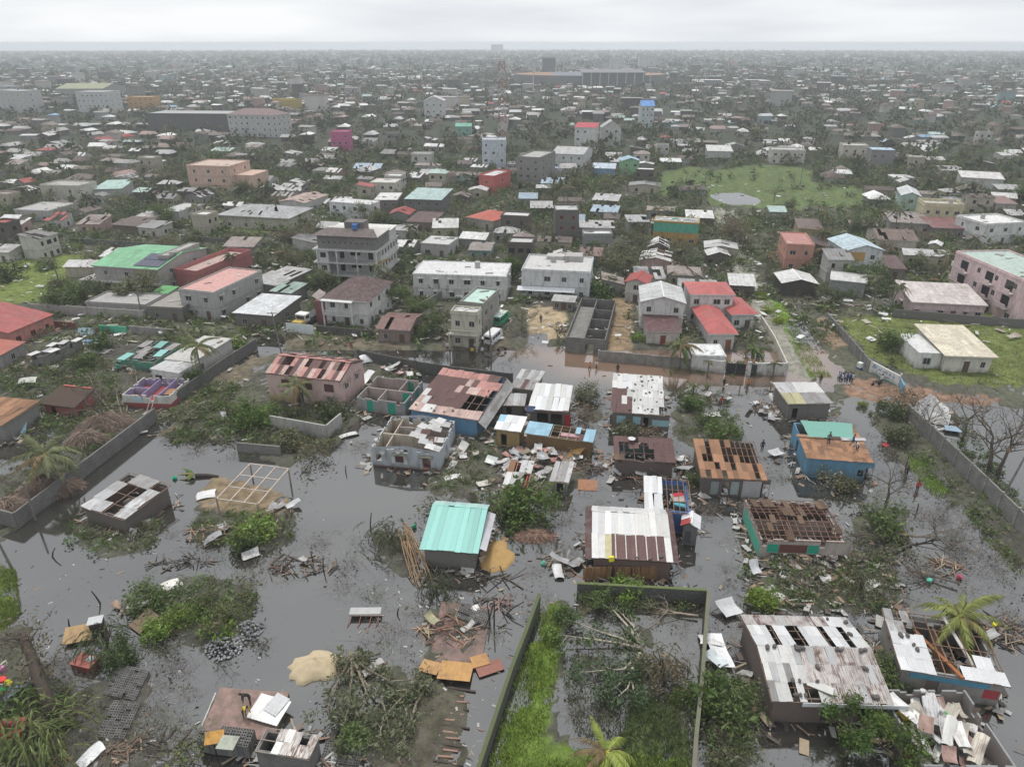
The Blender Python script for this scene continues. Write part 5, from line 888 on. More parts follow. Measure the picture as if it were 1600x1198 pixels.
r, w, d = H('ochre house front with green upper band and torn top', 'house', (1022, 346), (1092, 350), 6, 6.4, 2, 'flat', wall=(.45, .27, .05), rc=(.4, .4, .38), win=(4, 0, 0), phrase='the ochre and green house', parapet=.1, ledge=False); MB().box(-w / 2 - .03, w / 2 + .03, -d / 2 - .03, -d / 2 - .006, 3.7, 6.2).build('green_band', 'wall', r, (.06, .36, .25))
for i in range(14): boxobj('loose_sheet', 'panel', r, (-w / 2 + 1 + i * w / 15, random.Random(i).uniform(-2, 2), 6.75), (1.1, .7, .06), i, random.Random(i).choice((W, (.4, .4, .4), (.1, .36, .27))))
H('narrow two-storey shop with blue upper panels', 'house', (981, 347), (1016, 347), (985, 338), 4.8, 2, 'sf', .4, (.25, .24, .23), (.45, .46, .47), .4, (2, 1, 0), phrase='the blue panelled shop')
H('dark concrete tower house with red balcony front', 'house', (868, 332), (905, 332), 8, 8.6, 3, 'flat', wall=(.11, .105, .1), rc=(.5, .5, .5), win=(2, 1, 0), phrase='the dark tower house', frame=(.4, .08, .06)); H('low long shed with wavy grey roof', 'shed', (905, 356), (961, 357), (906, 346), 3.2, 1, 'sf', .4, (.22, .21, .2), (.5, .5, .5), .5, (3, 1, 0), name='shed', phrase='the wavy grey shed')
H('grey block house with white roof edge and yellow side', 'house', (912, 369), (957, 369), (917, 362), 4.0, 1, 'flat', wall=(.25, .26, .26), rc=(.66, .66, .66), win=(3, 1, 0), phrase='the grey block house'); H('low building with brown-pink roof and green door', 'house', (902, 399), (940, 401), (910, 388), 3.0, 1, 'sf', .4, (.2, .17, .15), (.24, .14, .13), .4, (2, 1, 0), dc=(.05, .25, .15), phrase='the brown-pink low roof')
H('orange house with red flat roof and a grey sheet leaning on it', 'house', (1230, 383), (1273, 385), (1212, 364), 6.6, 2, 'flat', wall=(.52, .25, .19), rc=(.44, .2, .18), win=(2, 2, 2), phrase='the orange house', parapet=.2); r, w, d = H('white and blue two-storey gable house with ochre balcony bay', 'house', (1322, 392), (1384, 392), (1305, 373), 6.4, 2, 'gy', 1.3, (.6, .62, .63), (.5, .62, .68), .05, (2, 1, 2), phrase='the white and blue gable house'); MB().box(-w / 2 + .5, .2, -d / 2 - .04, -d / 2 - .008, 3.6, 6.0).build('ochre_bay', 'wall', r, (.5, .3, .08)); balcony(r, w, d, 3.2, -w / 2, w / 2, 1.0, W)
H('beige bungalow with brown gable roof and arched porch', 'house', (1371, 374), (1436, 377), (1366, 357), 4.0, 1, 'gx', 1.4, (.5, .46, .38), (.19, .13, .11), .4, (3, 1, 0), phrase='the arched porch bungalow'); H('small white curved roof hut in the garden', 'hut', (1449, 382), (1471, 385), 4, 2.8, 1, 'gy', .6, (.4, .4, .38), (.7, .7, .7), .1, (1, 0, 0), name='hut'); H('black timber hut with torn white gable roof', 'hut', (1221, 443), (1281, 445), (1233, 427), 3.4, 1, 'gy', 1.0, (.06, .058, .055), (.68, .68, .67), .2, (1, 0, 0), name='hut', phrase='the black timber hut', mat='wood'); H('grey ribbed metal warehouse with white lean roof', 'warehouse', (1297, 437), (1356, 443), (1290, 426), 3.8, 1, 'sf', .5, (.34, .35, .35), (.62, .62, .61), .3, (0, 0, 0), door='', name='warehouse', phrase='the ribbed metal warehouse', mat='roof_metal')
H('pale pink long bungalow with white and pink sheet roof', 'house', (1424, 472), (1545, 478), (1403, 446), 3.6, 1, 'sf', 1.0, (.52, .4, .41), (.66, .6, .58), .25, (6, 0, 1), phrase='the pale pink bungalow', hood=True); r, w, d = H('three-storey pink block with white corner balconies and green patched roof', 'apartment block', (1494, 395), (1606, 443), (1560, 388), 9.0, 3, 'flat', wall=(.7, .52, .53), rc=(.42, .52, .47), win=(4, 0, 1), phrase='the three-storey pink block', name='apartment_block', parapet=.3, ledge=False); MB().box(-w / 2 - .03, -w / 2 - .006, -d / 2, d / 2, 0, 9).build('white_end_wall', 'wall', r, (.66, .66, .66))
for z in (3.0, 6.0):
    for x in (-w / 2 + 2, -1, w / 2 - 6): MB().box(x, x + 3.4, -d / 2 - 1.1, -d / 2 - .02, z - .15, z + .02).build('balcony', 'wall', r, (.62, .56, .56)); MB().box(x, x + 3.4, -d / 2 - 1.1, -d / 2 - 1.0, z + .03, z + .85).build('balcony_wall', 'wall', r, (.66, .5, .5)); boxobj('balcony_door', 'pane', r, (x + 1.7, -d / 2 - .01, z + 1.2), (2.2, .04, 2.0))
    MB().box(-w / 2 - 1.3, -w / 2 - .04, -d / 2 + .5, -d / 2 + 4, z - .2, z + .8).build('balcony', 'wall', r, W)
H('plain maroon roofed shed beside the palms', 'shed', (1384, 419), (1418, 421), (1388, 401), 3.0, 1, 'sf', .4, (.22, .19, .17), MAROON, .15, (1, 0, 0), name='shed'); r, w, d = H('cream bungalow with smooth cream roof on an open lawn', 'house', (1476, 556), (1561, 559), (1477, 514), 3.2, 1, 'sf', .8, (.62, .6, .53), (.7, .64, .5), .0, (3, 1, 1), phrase='the cream bungalow', o=.6); MB().box(-w / 2 - 4, -w / 2 - .12, -d / 2 + 1, d / 2 - 2, 0, 3.0).build('white_wing', 'wall', r, W)
for q in ((-w / 2 - 3, -w / 2 - 1.8),): fit = boxobj('window', 'frame', r, (-w / 2 - 2.4, -d / 2 + .97, 1.5), (1.3, .08, 1.2), 0, (.3, .3, .3)); link('pane', U['pane'], None, fit, M=Matrix.Diagonal((.82, .9, .84, 1)))
H('mint two-storey gable house with pale roof', 'house', (1408, 306), (1441, 308), (1383, 293), 6.2, 2, 'gy', 1.2, (.4, .52, .47), (.6, .62, .63), .1, (1, 0, 4), phrase='the mint gable house'); H('butter yellow house with cluttered roof terrace', 'house', (1444, 322), (1506, 325), 8, 6.4, 2, 'flat', wall=(.55, .5, .33), rc=(.5, .48, .42), win=(4, 1, 0), phrase='the butter yellow house', parapet=.8); H('bright white villa with deep terrace openings', 'house', (1541, 353), (1606, 350), (1522, 338), 5.6, 2, 'flat', wall=(.68, .68, .67), rc=(.72, .72, .71), win=(3, 0, 2), phrase='the bright white villa', parapet=.4)
for a in (('long house with brown and white mixed roof', (1391, 347), (1461, 351), (1402, 334), 3.4, (.3, .28, .26), (.34, .3, .28), .9, 'the brown and white roof'), ('house with maroon roof and bright pink end', (1457, 356), (1515, 358), (1462, 343), 3.2, (.2, .16, .15), (.22, .09, .09), .3, 'the pink ended maroon roof'), ('bungalow with reddish brown roof and white porch', (1556, 318), (1591, 319), (1548, 309), 4, (.5, .48, .44), (.26, .15, .13), .3, 'the reddish brown roof'), ('ochre walled house with dark brown roof', (1247, 357), (1287, 359), (1248, 345), 3.8, (.42, .33, .18), (.15, .1, .09), .3, 'the ochre walled house'),
          ('large white shed with weathered white walls', (1502, 277), (1571, 281), (1512, 270), 4.6, (.56, .55, .53), (.68, .67, .65), .2, 'the large white shed'), ('small mint roofed house by the green field', (1202, 331), (1231, 332), (1205, 325), 3.6, (.3, .3, .29), (.4, .54, .5), .2, 'the small mint roof'), ('white sheet roofed sheds at the field edge', (1105, 236), (1146, 237), (1110, 229), 5, (.5, .52, .5), W, .2, 'the field edge sheds')):
    H(a[0], 'house', a[1], a[2], a[3], a[4], 1, 'sf', .7, a[5], a[6], a[7], (3, 1, 0), phrase=a[8])
# farther landmarks
H('huge windowless dark grey block building', 'building', (228, 178), (354, 179), 22, 10.5, 3, 'flat', wall=(.1, .1, .1), rc=(.4, .4, .4), win=(7, 0, 0), door='', phrase='the huge dark block', parapet=.2, name='building', ledge=False); H('long white and grey four-storey school-like block with maroon roof', 'building', (353, 179), (432, 181), 16, 12.5, 4, 'hip', 3, (.5, .5, .5), (.22, .14, .14), .1, (9, 3, 0), phrase='the four-storey school block', name='building'); H('pale multi-storey apartment block full of dark windows', 'apartment block', (117, 145), (167, 145), 20, 15, 4, 'flat', wall=(.55, .56, .56), rc=(.5, .5, .5), win=(7, 2, 0), name='apartment_block', phrase='the pale apartment block'); H('wide hall with faded olive roof', 'hall', (86, 139), (161, 139), 45, 9, 1, 'gx', 4, (.3, .3, .28), (.33, .35, .2), .1, (6, 0, 0), name='hall', phrase='the olive roofed hall'); H('orange-yellow three-storey block beside the pale flats', 'building', (198, 153), (238, 153), 14, 9, 3, 'flat', wall=(.55, .33, .12), rc=(.5, .4, .3), win=(5, 0, 0), name='building', phrase='the orange-yellow block')
H('stacked white balcony flats with open floors', 'apartment block', (-12, 142), (31, 144), 16, 16, 4, 'flat', wall=(.5, .5, .49), rc=(.45, .45, .44), win=(5, 1, 0), name='apartment_block', phrase='the stacked white flats'); H('magenta pink two-storey house', 'house', (516, 208), (544, 208), 9, 9.5, 3, 'flat', wall=(.5, .1, .25), rc=(.4, .12, .22), win=(3, 1, 0), phrase='the magenta house'); H('mustard yellow flat block', 'building', (425, 156), (460, 157), 10, 7, 2, 'flat', wall=(.48, .35, .08), rc=(.4, .3, .1), win=(0, 0, 0), door='', name='building', phrase='the mustard block'); H('pale blue four-storey block beneath the lattice mast', 'apartment block', (753, 221), (790, 221), 9, 12.5, 4, 'flat', wall=(.52, .57, .63), rc=(.55, .57, .6), win=(3, 1, 0), name='apartment_block', phrase='the pale blue block'); H('white arched gable block with a dark ivy front', 'building', (661, 158), (694, 158), 14, 13, 3, 'gy', 3, (.55, .55, .55), (.6, .6, .6), .1, (3, 0, 0), name='building', phrase='the white arched block')
H('bare grey concrete four-storey shell', 'building', (808, 247), (843, 249), (854, 238), 10.5, 4, 'flat', wall=(.24, .235, .225), rc=(.4, .4, .38), win=(3, 2, 0), name='building', phrase='the bare concrete shell'); H('white two-storey house with broad grey gable roof', 'house', (861, 240), (912, 242), (878, 229), 6.5, 2, 'gx', 1.6, (.6, .6, .6), (.5, .5, .5), .2, (4, 1, 0), phrase='the broad gable house'); H('white three-storey house with bright red roof strip', 'house', (897, 199), (932, 200), 10, 11, 3, 'sf', 1.5, (.6, .6, .6), (.5, .05, .07), .0, (3, 0, 0), phrase='the red strip house'); H('pale tall house with vivid blue gable roof', 'house', (1002, 166), (1024, 166), 12, 14, 4, 'gx', 3, (.5, .56, .56), (.1, .3, .7), .0, (3, 0, 0), phrase='the vivid blue gable'); H('light green house with curved pale blue roof', 'house', (971, 252), (1001, 252), 8, 6.5, 2, 'gy', 1.2, (.22, .45, .24), (.35, .5, .62), .0, (2, 0, 0), phrase='the light green house')
H('long low building with white and blue roof', 'building', (925, 263), (962, 264), 8, 4, 1, 'sf', 1.0, (.2, .35, .55), (.55, .63, .72), .1, (3, 0, 0), name='building', phrase='the white and blue long roof'); H('grey two-storey house with pale blue flat roof', 'house', (1363, 235), (1400, 236), 9, 8, 2, 'flat', wall=(.22, .22, .22), rc=(.42, .55, .7), win=(3, 0, 1), phrase='the pale blue flat roof', parapet=.1); H('cream upper storey house beside the pale blue flat roof', 'house', (1318, 229), (1357, 230), 9, 7, 2, 'flat', wall=(.55, .52, .45), rc=(.55, .53, .5), win=(3, 0, 0)); H('white long house with dark eaves and five windows', 'house', (1207, 236), (1259, 237), 9, 6, 2, 'flat', wall=(.55, .54, .5), rc=(.5, .5, .48), win=(5, 0, 0), phrase='the white long house'); H('small red fronted house with pale flat terrace', 'house', (748, 276), (772, 278), (783, 268), 6.6, 2, 'flat', wall=(.5, .1, .09), rc=(.6, .6, .58), win=(1, 1, 0), phrase='the red fronted house'); H('green sheet roofed block among the far trees', 'house', (711, 198), (737, 198), 9, 7, 2, 'gx', 1.5, (.2, .4, .33), (.15, .42, .32), .1, (2, 0, 0)); H('grey house with white gable dormer', 'house', (940, 200), (972, 200), 9, 10, 3, 'gy', 3.5, (.5, .5, .48), (.5, .5, .5), .2, (2, 0, 0), phrase='the gable dormer house')
# lattice mast
g = G(785, 232); r = thing('lattice_mast', 'red and white lattice radio mast above the rooftops', 'mast', (g.x, g.y, 0)); HM = CAM_H - g.y * math.tan(PITCH - math.atan((599 - 97) / FPX))
for k in range(10):
    z0, z1 = HM * k / 10, HM * (k + 1) / 10; a0, a1 = 2.3 - .9 * k / 10, 2.3 - .9 * (k + 1) / 10; m = MB(); c4 = [(-1, -1), (1, -1), (1, 1), (-1, 1)]
    for i, (x, y) in enumerate(c4):
        x2, y2 = c4[(i + 1) % 4]; m.tube([(x * a0, y * a0, z0), (x * a1, y * a1, z1)], .22, 4); m.tube([(x * a0, y * a0, z0), (x2 * a1, y2 * a1, z1)], .17, 4); m.tube([(x2 * a0, y2 * a0, z0), (x * a1, y * a1, z1)], .17, 4); m.tube([(x * a1, y * a1, z1), (x2 * a1, y2 * a1, z1)], .17, 4)
    m.build('mast_section', 'paint', r, (.34, .17, .15) if k % 2 else (.5, .49, .48))
for i in range(5): m = MB(); m.box(-.25, .25, -1.1, -.85, HM - 2 - i * 1.8, HM - .6 - i * 1.8); m.build('antenna_panel', 'paint', r, (.5, .4, .38), rz=i * 1.3)
# stadium
a = G(802, 137); b = G(1043, 133); cxs = (a.x + b.x) / 2; cys = a.y + 75; r = thing('stadium', 'oval stadium with orange and blue seat stands and a grey roofed grandstand', 'stadium', (cxs, cys, 0)); rx = (b.x - a.x) / 2; ry = 70; addfoot(cxs, cys, 0, rx * 2, ry * 2); MARKS.append((cxs, cys, 'the stadium'))
def ring(m, r0, r1, z0, z1, t0, t1, n, col=None):
    for i in range(n):
        p, q = t0 + (t1 - t0) * i / n, t0 + (t1 - t0) * (i + 1) / n; f = lambda t, k, z: (rx * k * math.cos(t), ry * k * math.sin(t), z); m.face([f(p, r0, z0), f(q, r0, z0), f(q, r1, z1), f(p, r1, z1)])
for k in range(12): m = MB(); ring(m, .62, .97, 1, 13, 2 * math.pi * k / 12, 2 * math.pi * (k + 1) / 12, 6); m.build('seat_block', 'paint', r, ((.36, .22, .15), (.22, .23, .27))[(k // 2) % 2])
m = MB(); ring(m, .97, .99, 13, 13, 0, 2 * math.pi, 60); ring(m, .99, 1.0, 13, 0, 0, 2 * math.pi, 60); m.build('outer_wall', 'wall', r, (.15, .15, .155)); m = MB(); ring(m, 0, .6, .6, .6, 0, 2 * math.pi, 40); m.build('pitch', 'paint', r, (.12, .2, .08))
MB().slab([(-18 , -ry - 6, 17), (rx * .62, -ry - 6, 17), (rx * .58, -ry + 26, 20), (-18, -ry + 26, 20)], .6).build('grandstand_roof', 'paint', r, (.2, .2, .21)); MB().box(-17, rx * .6, -ry - 5, -ry - 4, 0, 16.5).build('grandstand_wall', 'wall', r, (.11, .12, .13))
for x in range(8): boxobj('roof_post', 'panel', r, (-16 + x * (rx * .6 + 14) / 7, -ry - 5.6, 8), (1, 1, 16.8), 0, (.45, .45, .45))
for x, y in ((-rx * .75, -ry * .75), (rx * .7, -ry * .8), (-rx * .3, ry), (rx * .4, ry)): m = MB(); m.tube([(x, y, 0), (x, y, 27)], [.7, .4], 6); m.box(x - 2, x + 2, y - .4, y + .4, 26, 28.4); m.build('floodlight_mast', 'paint', r, (.5, .5, .5))
for nm, lab, A, B, dp, hh, fl, wc in (('building', 'dark slab building behind the stadium', (848, 92), (868, 92), 30, 26, 5, (.1, .1, .11)), ('building', 'pale block full of windows beyond the stadium', (1000, 88), (1028, 88), 25, 25, 6, (.55, .55, .55)), ('building', 'white flat block near the stadium', (955, 92), (972, 92), 25, 20, 4, (.5, .5, .5))):
    H(lab, 'building', A, B, dp, hh, fl, 'flat', wall=wc, rc=wc, win=(6, 0, 0), door='', name=nm, simple=True, ledge=False)
# ------------------------------------------------------------------ other houses filling the streets
FIELD = [(1018, 252), (1400, 256), (1405, 346), (1100, 350), (1018, 322)]
CLEAR = [GRASS[i][0] for i in (0, 1, 3, 4, 7)] + [FIELD] + [p for p, _ in SOIL] + WET + [[(1115, 325), (1160, 325), (1300, 610), (1210, 610)], [(0, 500), (640, 505), (640, 560), (0, 560)], [(640, 505), (830, 500), (830, 610), (640, 610)], [(930, 465), (1000, 465), (1000, 580), (930, 580)], [(1040, 500), (1260, 500), (1260, 600), (1040, 600)], [(1190, 455), (1420, 455), (1420, 620), (1190, 620)]]
RC = [('white', (.68, .68, .67), .2, 9), ('light grey', (.5, .5, .5), .4, 6), ('rust streaked', (.36, .3, .27), .9, 4), ('dark brown', (.12, .085, .075), .4, 3), ('dull grey', (.28, .28, .28), .5, 4), ('pale mint', (.42, .55, .5), .2, 1), ('red', (.38, .08, .07), .2, 1), ('pale blue', (.38, .48, .58), .1, 1)]
WC = [('grey', (.25, .245, .235), 5), ('dark timber', (.09, .075, .065), 4), ('off-white', (.5, .49, .46), 4), ('beige', (.42, .38, .3), 2), ('pinkish', (.45, .3, .27), 1)]
rng = random.Random(77); nfill = 0; tries = 0
pts = []
while tries < 9000 and nfill < 185:
    tries += 1; px = rng.uniform(-40, 1640); py = rng.uniform(262, 480) if rng.random() < .85 else rng.uniform(225, 270); g = G(px, py)
    if any(inpx(g.x, g.y, p) for p in CLEAR): continue
    big = rng.random() < .15; w = rng.uniform(5, 8.5) * (1.35 if big else 1); d = rng.uniform(4, 7); 
    if hits(g.x, g.y, max(w, d) * .52, .6): continue
    rn = rng.choices(RC, [q[3] for q in RC])[0]; wl = rng.choices(WC, [q[2] for q in WC])[0]; fl = 2 if rng.random() < .12 else 1; kind = 'flat' if (fl == 2 and rng.random() < .6) else rng.choice(['gx', 'gx', 'sf', 'sf', 'gy', 'hip'])
    rot = GRID + rng.gauss(0, .09) + (math.pi / 2 if rng.random() < .25 else 0); kd = {'flat': 'flat', 'gx': 'gable', 'gy': 'gable', 'sf': 'lean', 'hip': 'hip'}[kind]
    nm = near_mark(g.x, g.y); tr = rng.choice((.02, .02, .05, .1, .2, .35)); lab = f"{'wide ' if max(w, d) > 8 else 'small ' if max(w, d) < 6.2 else ''}{wl[0]} {'two-storey ' if fl == 2 else ''}house with {'torn ' if tr >= .2 and kind != 'flat' else ''}{rn[0]} {kd} roof near {nm}"
    H(lab, 'house', None, None, None, fl * 2.8 + .2, fl, kind, rng.uniform(.6, 1.3), wl[1], tn(rn[1], rng.uniform(.85, 1.1)), rn[2], (rng.choice((2, 2, 3)), rng.choice((0, 1)), rng.choice((0, 1))), at=(g, rot, w, d), simple=True, group='houses near ' + nm, seed=nfill, torn=tr, frame=(.2, .2, .2))
    nfill += 1

H('faint pale tower block on the sea horizon', 'building', None, None, None, 40, 8, 'flat', wall=(.4, .42, .43), rc=(.4, .42, .43), win=(0, 0, 0), door='', at=(Vector((-85, 4500, 0)), 0, 70, 30), name='building', simple=True, ledge=False)
# ------------------------------------------------------------------ plants
def leaf_quads(C, size, rs, up=.35, aspect=.5, col=(1, 1, 1), var=.35, brown=.12):
    n = len(C); a = rs.normal(size=(n, 3)); a[:, 2] *= (1 - up); a /= np.linalg.norm(a, axis=1)[:, None]
    b = rs.normal(size=(n, 3)); b -= (b * a).sum(1)[:, None] * a; b /= np.linalg.norm(b, axis=1)[:, None]
    s = size * np.exp(rs.normal(0, .42, n))[:, None]; a = a * s; b = b * s * aspect
    V = np.stack([C - a, C - b * .9 + a * .1, C + a, C + b * .9 + a * .1], 1).reshape(-1, 3); F = np.arange(4 * n).reshape(n, 4)
    k = rs.uniform(1 - var, 1 + var, n)[:, None] * np.array(col)[None]; br = rs.rand(n) < brown; k[br] = k[br] * np.array([1.3, 1.08, .95]); return V, F, np.repeat(k, 4, 0)
def skeleton(seed, H, spread, nb, nt, lean, levels=2, r0=.16, split=.4, crook=.25):
    rng = random.Random(seed); wood = MB(); tips = []
    top = Vector((lean[0] * H, lean[1] * H, H * split)); p = [Vector((0, 0, -.4))]
    for i in range(1, 5): t = i / 4; p.append(Vector((top.x * t * t + rng.gauss(0, .05 * H * .2), top.y * t * t + rng.gauss(0, .05 * H * .2), top.z * t)))
    wood.tube(p, [r0 * (1.25 - .16 * i) for i in range(5)], 7)
    def br(a, d, L, r, lv):
        q = [a]; dd = d.copy()
        for i in range(3): dd = (dd + Vector((rng.gauss(0, crook), rng.gauss(0, crook), rng.gauss(.03, crook * .7)))).normalized(); q.append(q[-1] + dd * L / 3)
        wood.tube(q, [r, r * .8, r * .6, r * .35], 5 if lv else 4, cap=False)
        if lv == 0: tips.extend(q[1:]); return
        tips.append(q[3])
        for k in range(nt):
            s = q[rng.choice((1, 2, 2, 3))]; az = rng.uniform(0, 6.28); nd = (dd * .8 + Vector((math.cos(az), math.sin(az), rng.uniform(-.2, .6))) * .8).normalized(); br(s, nd, L * rng.uniform(.45, .75), r * .45, lv - 1)
    for k in range(nb):
        az = 6.28 * k / nb + rng.uniform(-.5, .5); s = p[rng.choice((2, 3, 4, 4, 4))]; d = Vector((math.cos(az) * spread + lean[0] * 1.5, math.sin(az) * spread + lean[1] * 1.5, rng.uniform(.35, 1.0))).normalized(); br(s, d, H * rng.uniform(.35, .55), r0 * .5, levels - 1)
    return wood, tips
def make_tree(key, seed, H=7, spread=1, leaves=700, lsize=.3, nb=6, nt=4, lean=(.08, .03), levels=2, sigma=.42, r0=.16, split=.42, brown=.12, crook=.25):
    wood, tips = skeleton(seed, H, spread, nb, nt, lean, levels, r0, split, crook); tm = wood.mesh('trunk', 'bark', True); cm = None
    if leaves:
        rs = np.random.RandomState(seed); T = np.array([tuple(t) for t in tips]); c = T[rs.randint(0, len(T), leaves)] + rs.normal(0, sigma, (leaves, 3)); c[:, 2] = np.maximum(c[:, 2], .15)
        V, F, k = leaf_quads(c, lsize, rs, brown=brown); cm = mesh_np('crown', V, F, 'leaf', k)
    TREES[key] = (tm, cm)
TREES = {}
for i in range(4): make_tree(f'leafy{i}', 10 + i, 6 + .4 * i, 1.0, 3600, .15, 6, 5, (.05 * (i - 1.5), .03), sigma=.45)
for i in range(5): make_tree(f'thin{i}', 30 + i, 6.5 + .3 * i, .9, 1300, .13, 6, 4, (.1 * (i - 2), .05), sigma=.4, brown=.3)
for i in range(4): make_tree(f'bare{i}', 50 + i, 7, .8, 160, .11, 6, 4, (.08 * (i - 1.5), 0), levels=3, sigma=.25, r0=.15, brown=.6)
for i in range(4): make_tree(f'bush{i}', 70 + i, 2.7, 1.7, 1700, .10, 9, 4, (.12 * (i - 1.5), .1), levels=3, sigma=.26, r0=.05, split=.12, crook=.42)
for i in range(3): make_tree(f'twigs{i}', 90 + i, 2.8, 1.8, 420, .1, 9, 4, (.1, 0), levels=3, sigma=.3, r0=.05, split=.1, brown=.6)
for i in range(2): make_tree(f'fallen{i}', 110 + i, 7.5, .75, 3200, .11, 5, 4, (0, 0), levels=3, sigma=.36, r0=.15, split=.35, brown=.1)
def tree(name, label, px, py, key, s=1.0, rz=None, color=(.075, .095, .04), bark=(.14, .12, .1), group=None, tilt=None, z=0.0, cat='tree', xy=None):
    g = Vector((xy[0], xy[1], 0)) if xy else G(px, py); rng = random.Random(int(g.x * 31 + g.y * 17)); o = thing(name, label, cat, (g.x, g.y, z), rng.uniform(0, 6.28) if rz is None else rz, group); o.scale = (s, s, s)
    if tilt: o.rotation_euler = (tilt[0], tilt[1], o.rotation_euler[2])
    tm, cm = TREES[key]; a, b = ('stem', 'foliage') if key[:4] in ('bush', 'twig') else ('trunk', 'crown')
    link(a, tm, None, o, bark)
    if cm: link(b, cm, None, o, tn(color, rng.uniform(.85, 1.15)))
    return o
def frond_mesh(seed, droop, n=26):
    rs = random.Random(seed); m = MB(); P = []
    for i in range(n + 1): t = i / n; P.append(Vector((t * (1 - .22 * droop * t), .04 * math.sin(3 * t), .42 * t - (.42 + droop * .75) * t * t)))
    m.tube([P[0], P[n // 3], P[2 * n // 3], P[n]], [.012, .009, .006, .002], 4, cap=False, col=(1.9, 1.6, 1.1))
    for i in range(2, n):
        t = i / n; d = (P[min(i + 1, n)] - P[i - 1]).normalized(); side = d.cross(Vector((0, 0, 1))).normalized(); L = .24 * (math.sin(math.pi * min(1, t * .88 + .1)) ** .7) * rs.uniform(.75, 1.1)
        for s in (-1, 1):
            if rs.random() < .06: continue
            e = (side * s * .62 + d * .55 + Vector((0, 0, -.35 - .5 * droop * rs.uniform(.4, 1.2)))).normalized(); w = d * .021; k = rs.uniform(.75, 1.3)
            m.face([P[i] - w, P[i] + w, P[i] + e * L * .6 + w * .8, P[i] + e * L + Vector((0, 0, -.03)), P[i] + e * L * .6 - w * .8], None, (k, k, k))
    return m.mesh('frond', 'leaf')
FROND = [frond_mesh(i, dr) for i, dr in enumerate((.35, .7, 1.0, 1.4))]
def palm(label, px, py, h=6, L=3.2, n=13, color=(.11, .145, .05), lean=(.1, 0), swept=None, group=None, z=0.0, xy=None, name='palm_tree', trunkc=(.2, .18, .15), dead=.15, cat='palm'):
    g = Vector((xy[0], xy[1], 0)) if xy else G(px, py); rng = random.Random(int(g.x * 13 + g.y * 7)); o = thing(name, label, cat, (g.x, g.y, z), 0, group); m = MB(); p = [Vector((lean[0] * h * (t / 5) ** 2, lean[1] * h * (t / 5) ** 2, -.3 + (h + .3) * t / 5)) for t in range(6)]
    m.tube(p, [.19, .16, .14, .13, .12, .13], 8); m.build('trunk', 'bark', o, trunkc, smooth=True); top = p[-1]
    for i in range(n):
        az = 6.28 * i / n + rng.uniform(-.25, .25)
        if swept is not None: az = swept + rng.gauss(0, 1.0)
        el = rng.uniform(-.25, .75) - (.5 if i % 3 == 0 else 0); fm = FROND[min(3, max(0, int(rng.gauss(1.4, 1))))]; s = L * rng.uniform(.8, 1.1)
        c = (.2, .15, .08) if rng.random() < dead else tn(color, rng.uniform(.8, 1.25))
        link('frond', fm, None, o, c, M=Matrix.Translation(top) @ Matrix.Rotation(az, 4, 'Z') @ Matrix.Rotation(-el, 4, 'Y') @ Matrix.Rotation(rng.gauss(0, .25), 4, 'X') @ Matrix.Diagonal((s, s, s, 1)))
    return o
BRI = (.17, .26, .055); MID = (.12, .172, .06); DUL = (.13, .155, .08); OLV = (.155, .168, .095); DRY = (.19, .17, .12); DRK = (.07, .095, .04)
# --- foreground palms, by eye
for a in (('large storm-bent coconut palm rising behind the long dark block wall', 92, 768, 5.0, 5.0, 17, (.19, .21, .11), (-.12, .1), None), ('ragged coconut palm in front of the pink house', 476, 645, 4.6, 3.6, 13, (.18, .2, .1), (-.1, 0), None), ('tall palm leaning over the bare concrete roof slab', 318, 600, 6.5, 4.2, 15, (.16, .185, .09), (0, .02), None), ('full green palm at the pillared street wall', 1062, 575, 4.2, 4.0, 16, (.13, .17, .07), (-.05, 0), None),
          ('yellow-green palm fallen over the roofless white house', 1492, 1012, 3.4, 4.2, 17, (.22, .25, .08), (-.1, .1), None), ('bright palm crown with orange fruit at the yard wall foot', 946, 1200, 1.8, 3.4, 14, (.27, .33, .08), (0, 0), None), ('small potted-looking palm before the white villa wall', 1105, 588, 2.6, 1.3, 9, (.08, .11, .04), (0, 0), None), ('small palm before the lane corner wall', 1207, 590, 2.6, 1.4, 9, (.08, .11, .04), (0, 0), None), ('spreading palm in the villa courtyard', 1178, 556, 1.4, 3.0, 14, (.1, .15, .05), (0, 0), None),
          ('young round palm on the flooded verge', 1083, 616, 1.6, 1.3, 11, (.12, .18, .04), (0, 0), None), ('low leafy palm tuft on the verge', 1105, 612, 1.2, 1.0, 9, (.14, .2, .05), (0, 0), None), ('drooping palm beside the pale pink bungalow', 1462, 470, 4.5, 3.2, 13, (.11, .14, .05), (0, 0), None), ('second drooping palm by the pale pink bungalow', 1425, 462, 4, 3.2, 13, (.12, .15, .05), (.05, 0), None), ('palm between the orange house and the brown roof', 1283, 395, 5.5, 3.2, 13, (.1, .12, .05), (0, 0), None), ('palm behind the white and blue gable house', 1365, 365, 6.5, 3.4, 13, (.1, .12, .05), (0, 0), None), ('fallen palm crown over the channel', 1290, 490, 1.0, 3.2, 12, (.1, .13, .05), (-.3, 0), None)):
    palm(a[0], a[1], a[2], a[3], a[4], a[5], a[6], a[7], a[8])
